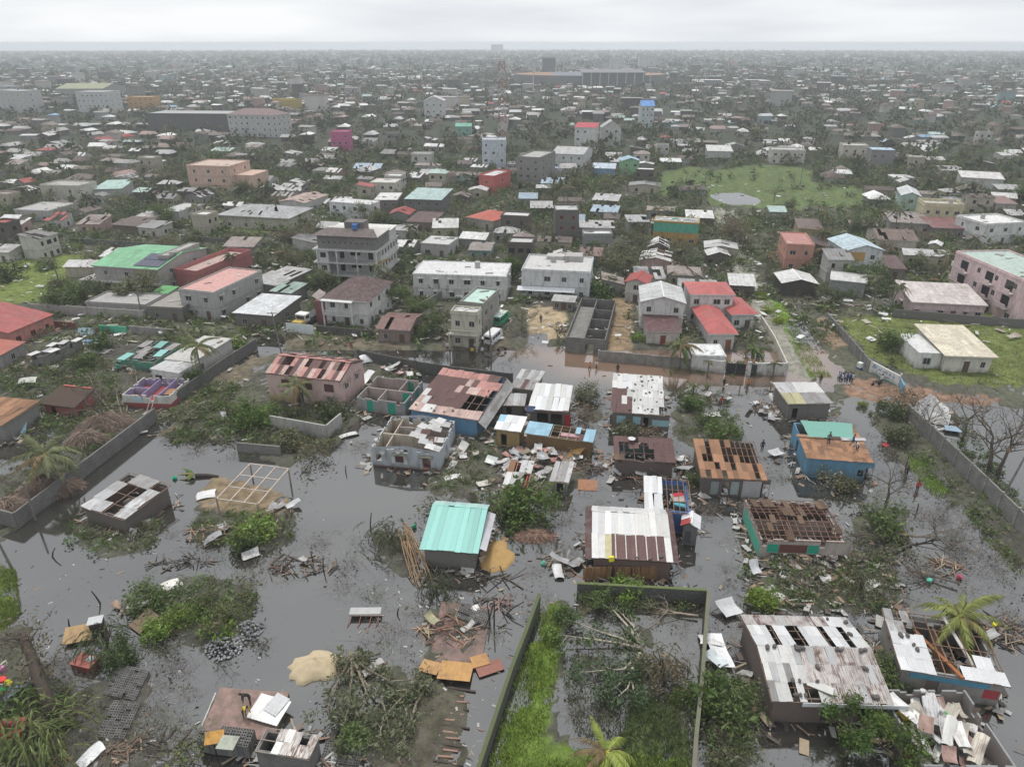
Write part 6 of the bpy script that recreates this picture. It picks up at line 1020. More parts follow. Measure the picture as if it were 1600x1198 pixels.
# --- foreground trees and bushes, by eye: (name, label, px, py, proto, scale, colour)
FT = [('shrub', 'round bright green bush on the wet island beside broken timber', 415, 838, 'bush0', 1.5, BRI), ('shrub', 'dull brushy bush on the wet island', 385, 850, 'bush2', 1.3, MID), ('tree', 'green bushy tree beside the pink house gable', 398, 665, 'bush1', 1.7, (.1, .17, .035)), ('shrub', 'low bush in front of the pink house', 425, 650, 'bush3', 1.2, MID), ('shrub', 'dark bush at the pink house corner', 528, 650, 'bush0', 1.5, DRK), ('shrub', 'brown-green bush hanging over the ruin wall into water', 490, 715, 'twigs0', 1.5, OLV), ('shrub', 'tangled bush heap on the ruin wall', 455, 700, 'bush2', 1.4, OLV),
      ('tree', 'large rounded bush tree beside the collapsed heap', 828, 810, 'bush1', 2.0, (.1, .165, .04)), ('shrub', 'olive bush behind the turquoise roof', 800, 800, 'bush2', 1.2, DUL), ('shrub', 'dark bush clump beside a sunken shed', 690, 800, 'twigs1', 1.3, DRK), ('shrub', 'olive hedge bush along the flooded gap', 922, 625, 'bush3', 1.3, OLV), ('shrub', 'dusty hedge bush by the white roofed house', 912, 655, 'twigs2', 1.3, DRY), ('shrub', 'wilted bush row before the stone weighted roof', 985, 678, 'bush0', 1.1, OLV), ('shrub', 'wilted dusty bush before the stone weighted roof', 1012, 685, 'twigs0', 1.1, DRY),
      ('shrub', 'bright shrub patch on the drowned garden', 1130, 690, 'bush1', 1.4, (.12, .18, .05)), ('shrub', 'green shrub patch amid drowned garden debris', 1085, 640, 'bush2', 1.3, (.1, .16, .04)), ('shrub', 'thin shrub in the drowned garden', 1110, 665, 'bush3', 1.0, MID), ('shrub', 'small bush by the plywood roof boards', 1080, 752, 'bush0', .8, MID), ('shrub', 'low bush at the end of the drowned tree', 560, 1165, 'bush2', .9, MID), ('tree', 'leafy tree crown lying by the leaning bare tree', 1385, 830, 'bush1', 1.5, MID), ('shrub', 'brush heap before the tarpaulin covered house', 1290, 760, 'twigs1', 1.4, OLV), ('shrub', 'broken bush before the blue walls', 1318, 765, 'bush2', .9, OLV),
      ('tree', 'dense green tree in front of the rust streaked corrugated house', 1330, 1165, 'leafy0', .62, (.085, .15, .035)), ('tree', 'second dense green tree beside the tumbled ruin', 1395, 1185, 'leafy1', .62, (.1, .16, .035)), ('shrub', 'feathery bush between the corrugated house and the white house', 1388, 1060, 'bush3', 1.3, MID), ('shrub', 'green bush at the straight yard wall', 1130, 1098, 'bush0', 1.5, (.085, .14, .035)), ('shrub', 'second green bush at the straight yard wall', 1155, 1125, 'bush1', 1.3, MID), ('shrub', 'bright lime bush behind the corrugated roof', 1195, 950, 'bush2', 1.1, (.17, .26, .04)), ('shrub', 'lime leafy shrub against the dark yard wall', 985, 938, 'bush0', 1.1, (.13, .21, .04)),
      ('shrub', 'green shrub under the dark yard wall', 930, 945, 'bush1', .9, MID), ('shrub', 'broad dark bush along the grass strip', 878, 970, 'bush3', .7, (.07, .115, .035)), ('shrub', 'low bush on the grass strip', 862, 1000, 'bush2', .7, BRI), ('shrub', 'bush under torn bamboo in the yard', 1068, 1095, 'bush1', .55, MID), ('shrub', 'torn dusty shrub in the yard', 1040, 1065, 'twigs2', 1.2, DRY), ('shrub', 'bright green bush on the drowned hedge island', 250, 985, 'bush0', .95, BRI), ('shrub', 'round bush on the drowned hedge island', 285, 978, 'bush1', .9, BRI), ('shrub', 'wide bush on the drowned hedge island', 320, 962, 'bush2', .95, MID), ('shrub', 'olive bush on the drowned hedge island', 240, 945, 'bush3', 1.2, MID), ('shrub', 'hedge bush at the stone heap', 350, 985, 'bush1', 1.1, BRI),
      ('tree', 'thin wind torn tree over the drowned hedge island', 355, 970, 'thin1', .75, (.12, .14, .07)), ('shrub', 'drooping green bush by the red box', 175, 1040, 'bush0', 1.0, (.09, .14, .05)), ('tree', 'bare black tree beside the drowned hedge island', 345, 1000, 'bare0', .6, DRY), ('shrub', 'wet bush at the rusted block shed', 300, 1190, 'twigs0', 1.0, MID), ('tree', 'leaning bare tree with thick trunk in the floodwater', 1383, 790, 'bare1', 1.0, DRY), ('tree', 'bare winter-like tree behind the long pillared panel wall', 1503, 690, 'bare2', 1.1, DRY), ('tree', 'broken bare tree by the collapsed white house', 1450, 680, 'bare3', .9, DRY), ('tree', 'tall slender bare tree in the flooded lot', 1545, 735, 'bare0', 1.5, DRY), ('tree', 'second slender bare tree in the flooded lot', 1558, 742, 'bare2', 1.5, DRY),
      ('shrub', 'dark bush by the flooded lane junction', 1385, 648, 'bush3', 1.4, DRK), ('shrub', 'olive bush row along the pillared panel wall', 1400, 690, 'bush2', 1.4, DUL), ('shrub', 'leafless brush at the sign wall end', 1425, 632, 'twigs1', 1.5, DRY), ('tree', 'broken grey tree with bare crown beside the roofless purple roomed house', 165, 660, 'bare3', .95, (.14, .13, .09)), ('shrub', 'dark bush in the ruined garden', 130, 575, 'bush1', 1.4, MID), ('shrub', 'green bush beside the collapsed sea-green house', 150, 550, 'bush0', 1.5, (.07, .12, .03)), ('shrub', 'bush below the lane wall top', 300, 600, 'bush2', 1.5, MID), ('shrub', 'green bush at the lane corner', 370, 545, 'bush3', 1.2, BRI), ('shrub', 'lime garden shrub in the sandy lane', 1003, 535, 'bush0', 1.1, BRI),
      ('tree', 'dense green tree beside the long white building', 625, 480, 'leafy2', .85, MID), ('tree', 'broad green tree between the annex and the cream balcony house', 668, 530, 'leafy3', .8, (.1, .135, .05)), ('tree', 'bushy tree behind the cream balcony house yard', 655, 500, 'leafy0', .8, MID), ('tree', 'round green tree beside the white awning house', 800, 440, 'leafy1', .95, (.08, .12, .04)), ('tree', 'green tree beside the red ribbed roof', 945, 465, 'bush1', 2.0, (.09, .15, .04)), ('tree', 'thin tree before the pale mint flat roof', 700, 465, 'thin0', .8, MID), ('tree', 'bare dusty tree in the sandy yard', 815, 520, 'thin2', .8, OLV), ('tree', 'wind stripped tree behind the coral roofed villa', 1050, 470, 'thin3', .8, OLV), ('shrub', 'dark cycad-like shrub in the villa garden', 1110, 500, 'bush3', 1.4, DRK),
      ('shrub', 'dark mound of shrubs on the villa lawn', 20, 440, 'bush1', 2.2, DRK), ('shrub', 'clipped shrub on the villa lawn', 75, 425, 'bush0', 1.7, MID), ('shrub', 'wide shrub at the villa drive', 95, 455, 'bush2', 1.8, OLV), ('tree', 'torn palm-like tree beside the four-storey balcony block', 470, 430, 'thin4', .9, OLV), ('shrub', 'leafy bush below the cream bungalow', 1395, 545, 'bush2', 2.0, MID), ('tree', 'broken tree stump with hanging branches on the lawn', 1393, 575, 'thin1', .5, DRK), ('shrub', 'yellow flowering hedge bush along the lane', 1200, 490, 'bush0', 1.0, (.2, .27, .03)), ('shrub', 'yellow-green hedge bush by the channel', 1212, 508, 'bush1', .9, (.2, .27, .03)), ('shrub', 'lime hedge bush at the lane head', 1187, 470, 'bush2', 1.0, (.2, .27, .03)), ('shrub', 'lime plant by the flooded culvert', 1345, 635, 'bush3', .5, (.25, .3, .04))]
for nm, lab, px, py, key, s, c in FT: tree(nm, lab, px, py, key, s, color=c, z=.0)
# big broken trunk, lower left, and the weeping green mass at its foot
g = G(85, 1125); r = thing('broken_tree', 'thick snapped tree trunk leaning out over the coloured rubbish', 'tree', (g.x, g.y, 0)); t = G(32, 985, 4.6) - g; m = MB(); m.tube([(0, 0, -.4), t * .3 + Vector((0, 0, .2)), t * .6 + Vector((.1, 0, .3)), t * .85, t], [.55, .5, .44, .42, .3], 9); m.build('trunk', 'bark', r, (.1, .08, .065), smooth=True)
m = MB(); rng = random.Random(3)
for f_, az in ((.5, .3), (.65, 2.4), (.8, 1.2), (.9, 4)): a = t * f_; b = a + Vector((math.cos(az) * 1.3, math.sin(az) * 1.3, .9)); m.tube([a, a.lerp(b, .5) + Vector((0, 0, .2)), b], [.18, .12, .03], 6); [m.tube([b, b + Vector((rng.gauss(0, .9), rng.gauss(0, .9), rng.uniform(.2, 1.4)))], [.03, .008], 4) for _ in range(6)]
m.build('limb', 'bark', r, (.12, .1, .08)); rs = np.random.RandomState(5); c = np.array(t) * rs.uniform(.5, 1.05, (700, 1)) + rs.normal(0, 1, (700, 3)) * [1.1, 1.1, .7]; V, F, k = leaf_quads(c, .14, rs, brown=.5); link('crown', mesh_np('crown', V, F, 'leaf', k), None, r, (.13, .125, .085))
def weeping(label, px, py, s, color, seed, n=170, name='willow_mass', cat='tree'):
    g = G(px, py); r = thing(name, label, cat, (g.x, g.y, 0)); m = MB(); rng = random.Random(seed); stem = MB()
    for i in range(n):
        az = rng.uniform(0, 6.28); h0 = rng.uniform(.5, 2.1) * s; a = Vector((rng.gauss(0, .75) * s, rng.gauss(0, .7) * s, h0 * (1 - .12 * rng.random()))); L = rng.uniform(.5, 1.6) * s; az = math.atan2(a.y, a.x) + rng.gauss(0, .9); d = Vector((math.cos(az), math.sin(az), 0))
        P = [a + d * L * u * .8 + Vector((0, 0, .25 * u * s - 1.15 * L * u * u * .7)) for u in (0, .25, .5, .75, 1)]
        for q in range(4):
            for _ in range(10):
                c = P[q].lerp(P[q + 1], rng.random()); e = (P[q + 1] - P[q]).normalized() * .2 * s + Vector((rng.gauss(0, .07), rng.gauss(0, .07), -.09)); w = Vector((rng.gauss(0, 1), rng.gauss(0, 1), 0)).normalized() * .022 * s; k = rng.uniform(.6, 1.35)
                if c.z > .02: m.face([c - w, c + w, c + e], None, (k, k * rng.uniform(.9, 1.1), k))
    for i in range(6): az = rng.uniform(0, 6.28); stem.tube([(0, 0, -.3), (math.cos(az) * .4, math.sin(az) * .4, 1.0 * s), (math.cos(az) * .9 * s, math.sin(az) * .9 * s, 1.9 * s)], [.1, .07, .02], 5)
    link('crown', m.mesh('crown', 'leaf'), None, r, color); stem.build('trunk', 'bark', r, (.12, .1, .08)); return r
weeping('weeping fresh green mass at the foot of the snapped trunk', 62, 1165, 2.0, (.17, .21, .075), 1); weeping('second weeping green mass on the rubbish bank', 15, 1125, 1.3, (.1, .17, .045), 2, 110); weeping('drooping grey-green reeds at the red box', 168, 1015, 1.3, (.11, .145, .065), 3, 120); weeping('toppled pandanus crown with orange aerial roots', 610, 850, 1.3, (.12, .14, .075), 4, 130); weeping('grey-green toppled crown beside the sunken debris', 680, 925, 1.1, (.09, .11, .06), 5, 90); weeping('hanging dry green sprays beside the ruined green shuttered house', 1345, 925, 1.1, (.12, .14, .07), 6, 90); weeping('torn yellow bamboo tuft in the yard', 1035, 1050, 1.2, (.16, .15, .09), 7, 100)
g = G(655, 905); r = thing('pandanus_roots', 'bundle of orange-brown aerial roots of a toppled pandanus', 'roots', (g.x, g.y, 0)); rng = random.Random(6)
for i in range(16): a = G(rng.uniform(618, 640), rng.uniform(815, 835), 1.9) - g; b = G(640 + i * 2.6, 905 + rng.uniform(-20, 15), .15) - g; m = MB(); m.tube([a, a.lerp(b, .5) + Vector((rng.gauss(0, .15), 0, .35)), b], [.07, .06, .04], 5); m.build('root', 'bark', r, tn((.36, .24, .14), rng.uniform(.8, 1.2)))
# fallen trees lying on the ground
def flatten(key, src, roll, k=.3):
    out = []
    for me in TREES[src]:
        n = me.copy(); V = np.empty(len(n.vertices) * 3, np.float32); n.vertices.foreach_get('co', V); V = V.reshape(-1, 3); c, s_ = math.cos(roll), math.sin(roll); x = V[:, 0] * c - V[:, 1] * s_; y = V[:, 0] * s_ + V[:, 1] * c; W_ = np.stack([V[:, 2], y, np.maximum(x * k + .45, -.15)], 1); n.vertices.foreach_set('co', W_.ravel()); n.update(); out.append(n)
    TREES[key] = tuple(out)
for i, (k_, s_, r_) in enumerate((('flat0', 'fallen0', 0), ('flat1', 'fallen1', 1), ('flat2', 'bare1', 0), ('flat3', 'bare2', 1), ('flat4', 'bare3', 2), ('flat5', 'bare0', 0))): flatten(k_, s_, r_)
FM = {'fallen0': 'flat0', 'fallen1': 'flat1', 'bare1': 'flat2', 'bare2': 'flat3', 'bare3': 'flat4', 'bare0': 'flat5'}
def fallen(label, px, py, key, s, az, color, bark, z=0.0, roll=0):
    g = G(px, py); o = thing('fallen_tree', label, 'tree', (g.x, g.y, .0), az); o.scale = (s, s, s); tm, cm = TREES[FM[key]]; link('trunk', tm, None, o, bark); link('crown', cm, None, o, color); return o
def laid_tree(label, root_px, limbs, color, bark, nl=900, z0=.25, ls=.12, sg=.36, r0=.16):
    """a tree lying flat: limbs are chains of ground pixels, leaves gather round their outer ends"""
    g = G(*root_px); o = thing('fallen_tree', label, 'tree', (g.x, g.y, 0)); m = MB(); rs = np.random.RandomState(len(label)); rng = random.Random(label); C = []
    for ch in limbs:
        P_ = [G(*p, z0) - g for p in [root_px] + ch]
        for i, p in enumerate(P_): p.z = z0 + .22 * i * rng.uniform(.4, 1.1)
        n = len(P_); m.tube(P_, [r0 * (1 - .8 * i / (n - 1)) for i in range(n)], 6)
        for i in range(1, n):
            for _ in range(4):
                a_ = P_[i - 1].lerp(P_[i], rng.random()); d_ = ((P_[i] - P_[i - 1]).normalized() + Vector((rng.gauss(0, .7), rng.gauss(0, .7), rng.uniform(-.1, .5)))).normalized() * rng.uniform(.6, 1.7); m.tube([a_, a_ + d_ * .5 + Vector((0, 0, .06)), a_ + d_], [.035, .022, .008], 4, cap=False); C += [a_ + d_] * (1 if i < n - 1 else 3) + [a_ + d_ * .7]
    m.build('trunk', 'bark', o, bark, smooth=True); C = np.array([tuple(c) for c in C]); N = nl * len(limbs); c = C[rs.randint(0, len(C), N)] + rs.normal(0, 1, (N, 3)) * [sg, sg, sg * .5]; c[:, 2] = np.maximum(c[:, 2], .06); V, F, k = leaf_quads(c, ls, rs); link('crown', mesh_np('crown', V, F, 'leaf', k), None, o, color); return o
laid_tree('fallen pale barked tree with forked limbs across the walled yard', (1003, 1012), [[(970, 998), (935, 990), (895, 978)], [(985, 985), (960, 958), (930, 945)], [(960, 1005), (925, 1003), (885, 1000)], [(990, 980), (965, 955)]], (.085, .13, .05), (.55, .49, .4), 450)
laid_tree('second pale fallen tree with feathery dark crown in the walled yard', (1000, 1020), [[(975, 1048), (940, 1052), (905, 1058)], [(985, 1050), (965, 1075), (935, 1095)], [(992, 1045), (980, 1080), (955, 1105)], [(985, 1055), (990, 1085), (1000, 1100)]], (.075, .12, .055), (.55, .49, .4), 700)
laid_tree('uprooted tree with torn root plate lying in the water', (548, 1018), [[(540, 1045), (520, 1085), (512, 1120)], [(560, 1050), (575, 1090), (560, 1130)], [(570, 1045), (610, 1070), (650, 1065)], [(565, 1060), (600, 1105), (610, 1150)], [(550, 1060), (545, 1110), (530, 1160)]], (.15, .17, .1), (.3, .26, .2), 620, .35, .13)
laid_tree('sprawling drowned tree with pale log beside the shallow gravel', (672, 1062), [[(640, 1078), (610, 1085)], [(630, 1090), (600, 1125), (590, 1170)], [(650, 1100), (640, 1140), (625, 1175)]], (.13, .155, .085), (.42, .36, .28), 550, .3, .13)
laid_tree('flattened grey tree crown behind the long dark block wall', (195, 660), [[(170, 640), (150, 615), (140, 590)], [(185, 630), (180, 600)], [(160, 650), (120, 640)], [(200, 630), (215, 600), (210, 575)]], (.2, .19, .14), (.3, .26, .21), 600, .6, .12)
laid_tree('drowned tree with black limbs off the tarpaulin covered house', (1425, 850), [[(1390, 842), (1350, 838), (1310, 845)], [(1400, 860), (1370, 872), (1330, 880)], [(1405, 835), (1380, 815), (1355, 800)]], (.15, .16, .1), (.12, .1, .085), 500, .2, .11)
fallen('fallen tree bough against the dark yard wall', 1085, 965, 'bare1', .85, R(165), DRY, (.36, .3, .24), .6); fallen('tree toppled onto the grey roofed shed', 1300, 640, 'bare2', 1.2, R(175), OLV, (.17, .14, .11), .7); fallen('drowned dead tree with long bare limbs', 1400, 840, 'bare3', 1.3, R(-20), DRY, (.13, .11, .09), .3); fallen('toppled bare tree beyond the ruined green shuttered house', 1490, 915, 'bare0', 1.1, R(150), DRY, (.1, .085, .07), .3); fallen('fallen tree beside the stained ruin wall', 330, 655, 'fallen1', .8, R(160), OLV, (.2, .17, .13), .4); fallen('brown fallen tree in the ruined garden', 190, 640, 'bare2', 1.1, R(150), DRY, (.22, .18, .14), .5); fallen('fallen tangle below the warehouse', 1345, 480, 'bare1', 1.3, R(190), OLV, (.25, .2, .16), .6)
# --- trees across the town
rng = random.Random(21); nt = 0; tries = 0
CL2 = [GRASS[i][0] for i in (0, 1, 3, 4, 7)] + [SOIL[i][0] for i in (0, 1, 4)] + WET
while nt < 215 and tries < 6000:
    tries += 1; px = rng.uniform(-30, 1630); py = rng.uniform(255, 500) if rng.random() < .8 else rng.uniform(222, 260)
    g = G(px, py)
    if py > 440 and 640 < px < 1250: continue
    if hits(g.x, g.y, .8) or (any(inpx(g.x, g.y, p) for p in CL2) and rng.random() < .93): continue
    k = rng.choices(('leafy', 'thin', 'bare', 'palm', 'bush'), (4, 5, 3, 5, 3))[0]; nm = near_mark(g.x, g.y)
    if k == 'palm':
        sw = rng.random() < .6
        palm(('wind swept' if sw else 'ragged') + ' coconut palm near ' + nm, 0, 0, rng.uniform(5, 8.5), rng.uniform(3.0, 3.9), 11, tn((.13, .145, .085), rng.uniform(.8, 1.1)), (rng.uniform(-.15, .15), 0), rng.choice((2.6, 3.4)) if sw else None, 'palms near ' + nm, xy=(g.x, g.y))
    else:
        lab, nn = {'leafy': ('leafy green tree', 4), 'thin': ('wind stripped sparse tree', 5), 'bare': ('bare storm broken tree', 4), 'bush': ('bushy green shrub', 4)}[k]
        sc_ = rng.uniform(.65, 1.15); cn, cc = rng.choice((('', MID), ('grey-green ', DUL), ('grey-green ', DUL), ('olive ', OLV), ('olive ', OLV), ('dusty brown ', DRY))); cn = '' if k in ('leafy', 'bush') and cn == 'dusty brown ' else cn
        tree('shrub' if k == 'bush' else 'tree', ('tall ' if sc_ > 1 else 'low ' if sc_ < .8 else '') + cn + lab + ' near ' + nm, 0, 0, f'{k}{rng.randrange(nn)}', sc_ * (1.4 if k == 'bush' else 1), color=cc, bark=(.17, .145, .12), group=('shrubs near ' if k == 'bush' else 'trees near ') + nm, xy=(g.x, g.y), cat='shrub' if k == 'bush' else 'tree')
    nt += 1
# --- undergrowth and far foliage: nobody could count it
def scatter(name, P, S, protos, colors, rs, mat='leaf'):
    Vs, Fs, Cs = [], [], []; off = 0; arr = []
    for me in protos:
        nv = len(me.vertices); V = np.empty(nv * 3, np.float32); me.vertices.foreach_get('co', V); nf = len(me.polygons); F = np.empty(nf * 4, np.int32); me.loops.foreach_get('vertex_index', F); c = np.empty(nv * 4, np.float32); me.color_attributes['col'].data.foreach_get('color', c); arr.append((V.reshape(-1, 3), F.reshape(-1, 4), c.reshape(-1, 4)[:, :3]))
    for p, s in zip(P, S):
        V, F, c = arr[rs.randint(len(arr))]; a = rs.uniform(0, 6.28); ca, sa = math.cos(a), math.sin(a); W_ = V * s; Vs.append(np.stack([W_[:, 0] * ca - W_[:, 1] * sa + p[0], W_[:, 0] * sa + W_[:, 1] * ca + p[1], W_[:, 2] + p[2]], 1)); Fs.append(F + off); off += len(V); Cs.append(c * np.array(colors[rs.randint(len(colors))]) * rs.uniform(.75, 1.25))
    return struct(link(name, mesh_np(name, np.concatenate(Vs), np.concatenate(Fs), mat, np.concatenate(Cs)), None, None, (1, 1, 1)), 'stuff')
def clump(seed, n, R_, H_, ls, brown=.25, sticks=0):
    rs = np.random.RandomState(seed); d = rs.normal(size=(n, 3)); d /= np.linalg.norm(d, axis=1)[:, None]; r_ = rs.uniform(.35, 1, (n, 1)) ** .5; nb = rs.normal(size=(5, 3)) * .45; c = d * r_ * .7 + nb[rs.randint(5, size=n)]; c = c * [R_, R_, H_ / 2]; c[:, 2] = np.abs(c[:, 2] + H_ * .4); V, F, k = leaf_quads(c, ls, rs, brown=brown)
    if sticks:
        b = rs.normal(0, .5, (sticks, 3)) * [R_, R_, 0]; e = b + rs.normal(0, 1, (sticks, 3)) * [R_ * .8, R_ * .8, H_ * .4] + [0, 0, H_ * .8]; w_ = rs.normal(0, 1, (sticks, 3)) * [1, 1, .2]; w_ = w_ / np.linalg.norm(w_, axis=1)[:, None] * ls * .12; V2 = np.stack([b - w_, b + w_, e + w_ * .4, e - w_ * .4], 1).reshape(-1, 3); F2 = np.arange(4 * sticks).reshape(-1, 4) + len(V); k2 = np.repeat(np.array([[1.5, 1.4, 1.7]]) * rs.uniform(.7, 1.5, (sticks, 1)), 4, 0); V = np.concatenate([V, V2]); F = np.concatenate([F, F2]); k = np.concatenate([k, k2])
    return mesh_np('clump', V, F, 'leaf', k)
LOW = [clump(200 + i, 66, 1.1, 1.1, .17, .3, 10) for i in range(5)]; MIDC = [clump(210 + i, 78, 1.8, 3.2, .3, .2, 10) for i in range(6)]; FARC = [clump(220 + i, 33, 2.3, 4.2, .7, .2, 2) for i in range(5)]; FARB = [clump(240 + i, 16, 6, 7, 2.6) for i in range(4)]
rs = np.random.RandomState(3); P = []; S = []
while len(P) < 3600:
    px, py = rs.uniform(-40, 1640), rs.choice([rs.uniform(250, 540), rs.uniform(270, 420), rs.uniform(330, 545)]); g = G(px, py)
    if hits(g.x, g.y, .35) or any(inpx(g.x, g.y, p) for p in CL2): continue
    if 690 < px < 1000 and py > 475 and rs.rand() < .8: continue
    P.append((g.x, g.y, .25)); S.append(rs.uniform(.7, 1.7))
VZ = [[(0, 540), (170, 560), (190, 640), (150, 690), (60, 660), (0, 640)], [(240, 620), (370, 600), (380, 690), (260, 690)], [(360, 640), (440, 640), (540, 640), (520, 700), (380, 700)], [(1345, 640), (1415, 655), (1600, 850), (1600, 890), (1490, 790)], [(1420, 640), (1520, 650), (1600, 800), (1600, 830), (1500, 730)], [(215, 920), (330, 900), (400, 930), (390, 990), (250, 990)], [(300, 800), (460, 800), (460, 850), (310, 850)], [(110, 820), (250, 815), (240, 860), (110, 862)], [(670, 690), (770, 670), (770, 760), (680, 770)], [(1050, 610), (1150, 610), (1160, 690), (1060, 690)], [(0, 1080), (110, 1080), (110, 1198), (0, 1198)], [(900, 925), (1100, 930), (1095, 955), (905, 950)], [(1105, 1060), (1175, 1060), (1180, 1198), (1100, 1198)], [(1165, 870), (1400, 860), (1400, 960), (1165, 945)], [(800, 780), (870, 780), (860, 830), (800, 830)], [(1020, 545), (1230, 575), (1230, 592), (1020, 590)], [(440, 545), (620, 555), (600, 565), (440, 560)], [(60, 640), (240, 660), (120, 750), (20, 800), (0, 760)], [(600, 560), (660, 560), (650, 600), (600, 590)], [(730, 770), (800, 760), (800, 820), (740, 800)]]
for vi, pl in enumerate(VZ):
    xs = [p[0] for p in pl]; ys = [p[1] for p in pl]; area = (max(xs) - min(xs)) * (max(ys) - min(ys))
    for _ in range(int((20 + area / 115) * (2.6 if vi < 3 else 1))):
        px, py = rs.uniform(min(xs), max(xs)), rs.uniform(min(ys), max(ys)); g = G(px, py)
        if inpx(g.x, g.y, pl) and not hits(g.x, g.y, .15): P.append((g.x, g.y, .02)); S.append(rs.uniform(.4, 1.05) if vi < 3 else rs.uniform(.25, .8))
scatter('undergrowth', P, S, LOW, [(.12, .155, .075), (.14, .16, .09), (.11, .165, .06), (.17, .165, .12), (.1, .15, .05), (.135, .15, .095), (.11, .175, .055)], rs)
BR = [clump(260 + i, 12, 1.3, .45, .11, .3, 40) for i in range(5)]; Q = []; QS = []
BZ = [([(640, 640), (960, 600), (1230, 600), (1400, 700), (1420, 960), (1160, 960), (1110, 920), (900, 905), (800, 790), (650, 780)], 300), ([(240, 820), (560, 830), (560, 920), (300, 930), (180, 900)], 42), ([(560, 820), (860, 880), (850, 930), (780, 1050), (640, 1080), (500, 1050)], 55), ([(0, 1000), (310, 1010), (310, 1198), (0, 1198)], 120), ([(1380, 640), (1600, 860), (1600, 1000), (1420, 900)], 110), ([(0, 540), (300, 560), (240, 660), (60, 780), (0, 790)], 130), ([(400, 550), (640, 560), (600, 700), (380, 720), (240, 700), (300, 620)], 120), ([(840, 930), (1100, 925), (1085, 1150), (880, 1130)], 60), ([(1110, 930), (1200, 960), (1190, 1198), (1100, 1198)], 40)]
for pl, n_ in BZ:
    xs = [p[0] for p in pl]; ys = [p[1] for p in pl]; k_ = 0; t_ = 0
    while k_ < n_ and t_ < 9000:
        t_ += 1; g = G(rs.uniform(min(xs), max(xs)), rs.uniform(min(ys), max(ys)))
        if inpx(g.x, g.y, pl) and not hits(g.x, g.y, .2): Q.append((g.x, g.y, max(-.02, float(groundz(g.x, g.y)) - .05))); QS.append(rs.uniform(.4, 1.2)); k_ += 1
scatter('brushwood', Q, QS, BR, [(.1, .092, .075), (.14, .13, .1), (.07, .062, .052), (.16, .15, .1), (.11, .13, .07)], rs)
P = []; S = []
while len(P) < 3800:
    px, py = rs.uniform(-40, 1640), rs.choice([rs.uniform(235, 470), rs.uniform(245, 360), rs.uniform(235, 300)]); g = G(px, py)
    if hits(g.x, g.y, .7) or (any(inpx(g.x, g.y, p) for p in CL2) and not (inpx(g.x, g.y, GRASS[1][0]) and not any(inpx(g.x, g.y, p) for p in WET) and rs.rand() < .12) or inpx(g.x, g.y, [(1092, 293), (1210, 293), (1210, 345), (1092, 345)])): continue
    if 690 < px < 1200 and py > 440: continue
    P.append((g.x, g.y, .2)); S.append(rs.uniform(.6, 1.3))
scatter('thicket', P, S, MIDC, [(.1, .14, .06), (.12, .155, .075), (.14, .16, .09), (.16, .165, .11), (.09, .14, .05), (.11, .145, .07)], rs)
P = []; S = []
while len(P) < 7800:
    a = rs.uniform(-.72, .72); dd = math.sqrt(rs.uniform(255 ** 2, 1500 ** 2)); x, y = dd * math.sin(a), dd * math.cos(a)
    if y < 700 and hits(x, y, .6): continue
    if any(inpx(x, y, GRASS[i][0]) for i in (1, 2)): continue
    P.append((x, y, .2)); S.append(rs.uniform(.75, 1.75))
scatter('far_trees', P, S, FARC, [(.075, .09, .052), (.095, .105, .068), (.065, .082, .042), (.11, .108, .08)], rs)
P = [(d_ * math.sin(a), d_ * math.cos(a), .2) for a, d_ in zip(rs.uniform(-.72, .72, 5200), np.sqrt(rs.uniform(1400 ** 2, 5350 ** 2, 5200)))]; scatter('distant_woods', P, rs.uniform(.8, 1.9, len(P)), FARB, [(.06, .075, .042), (.075, .088, .052), (.05, .066, .036)], rs)
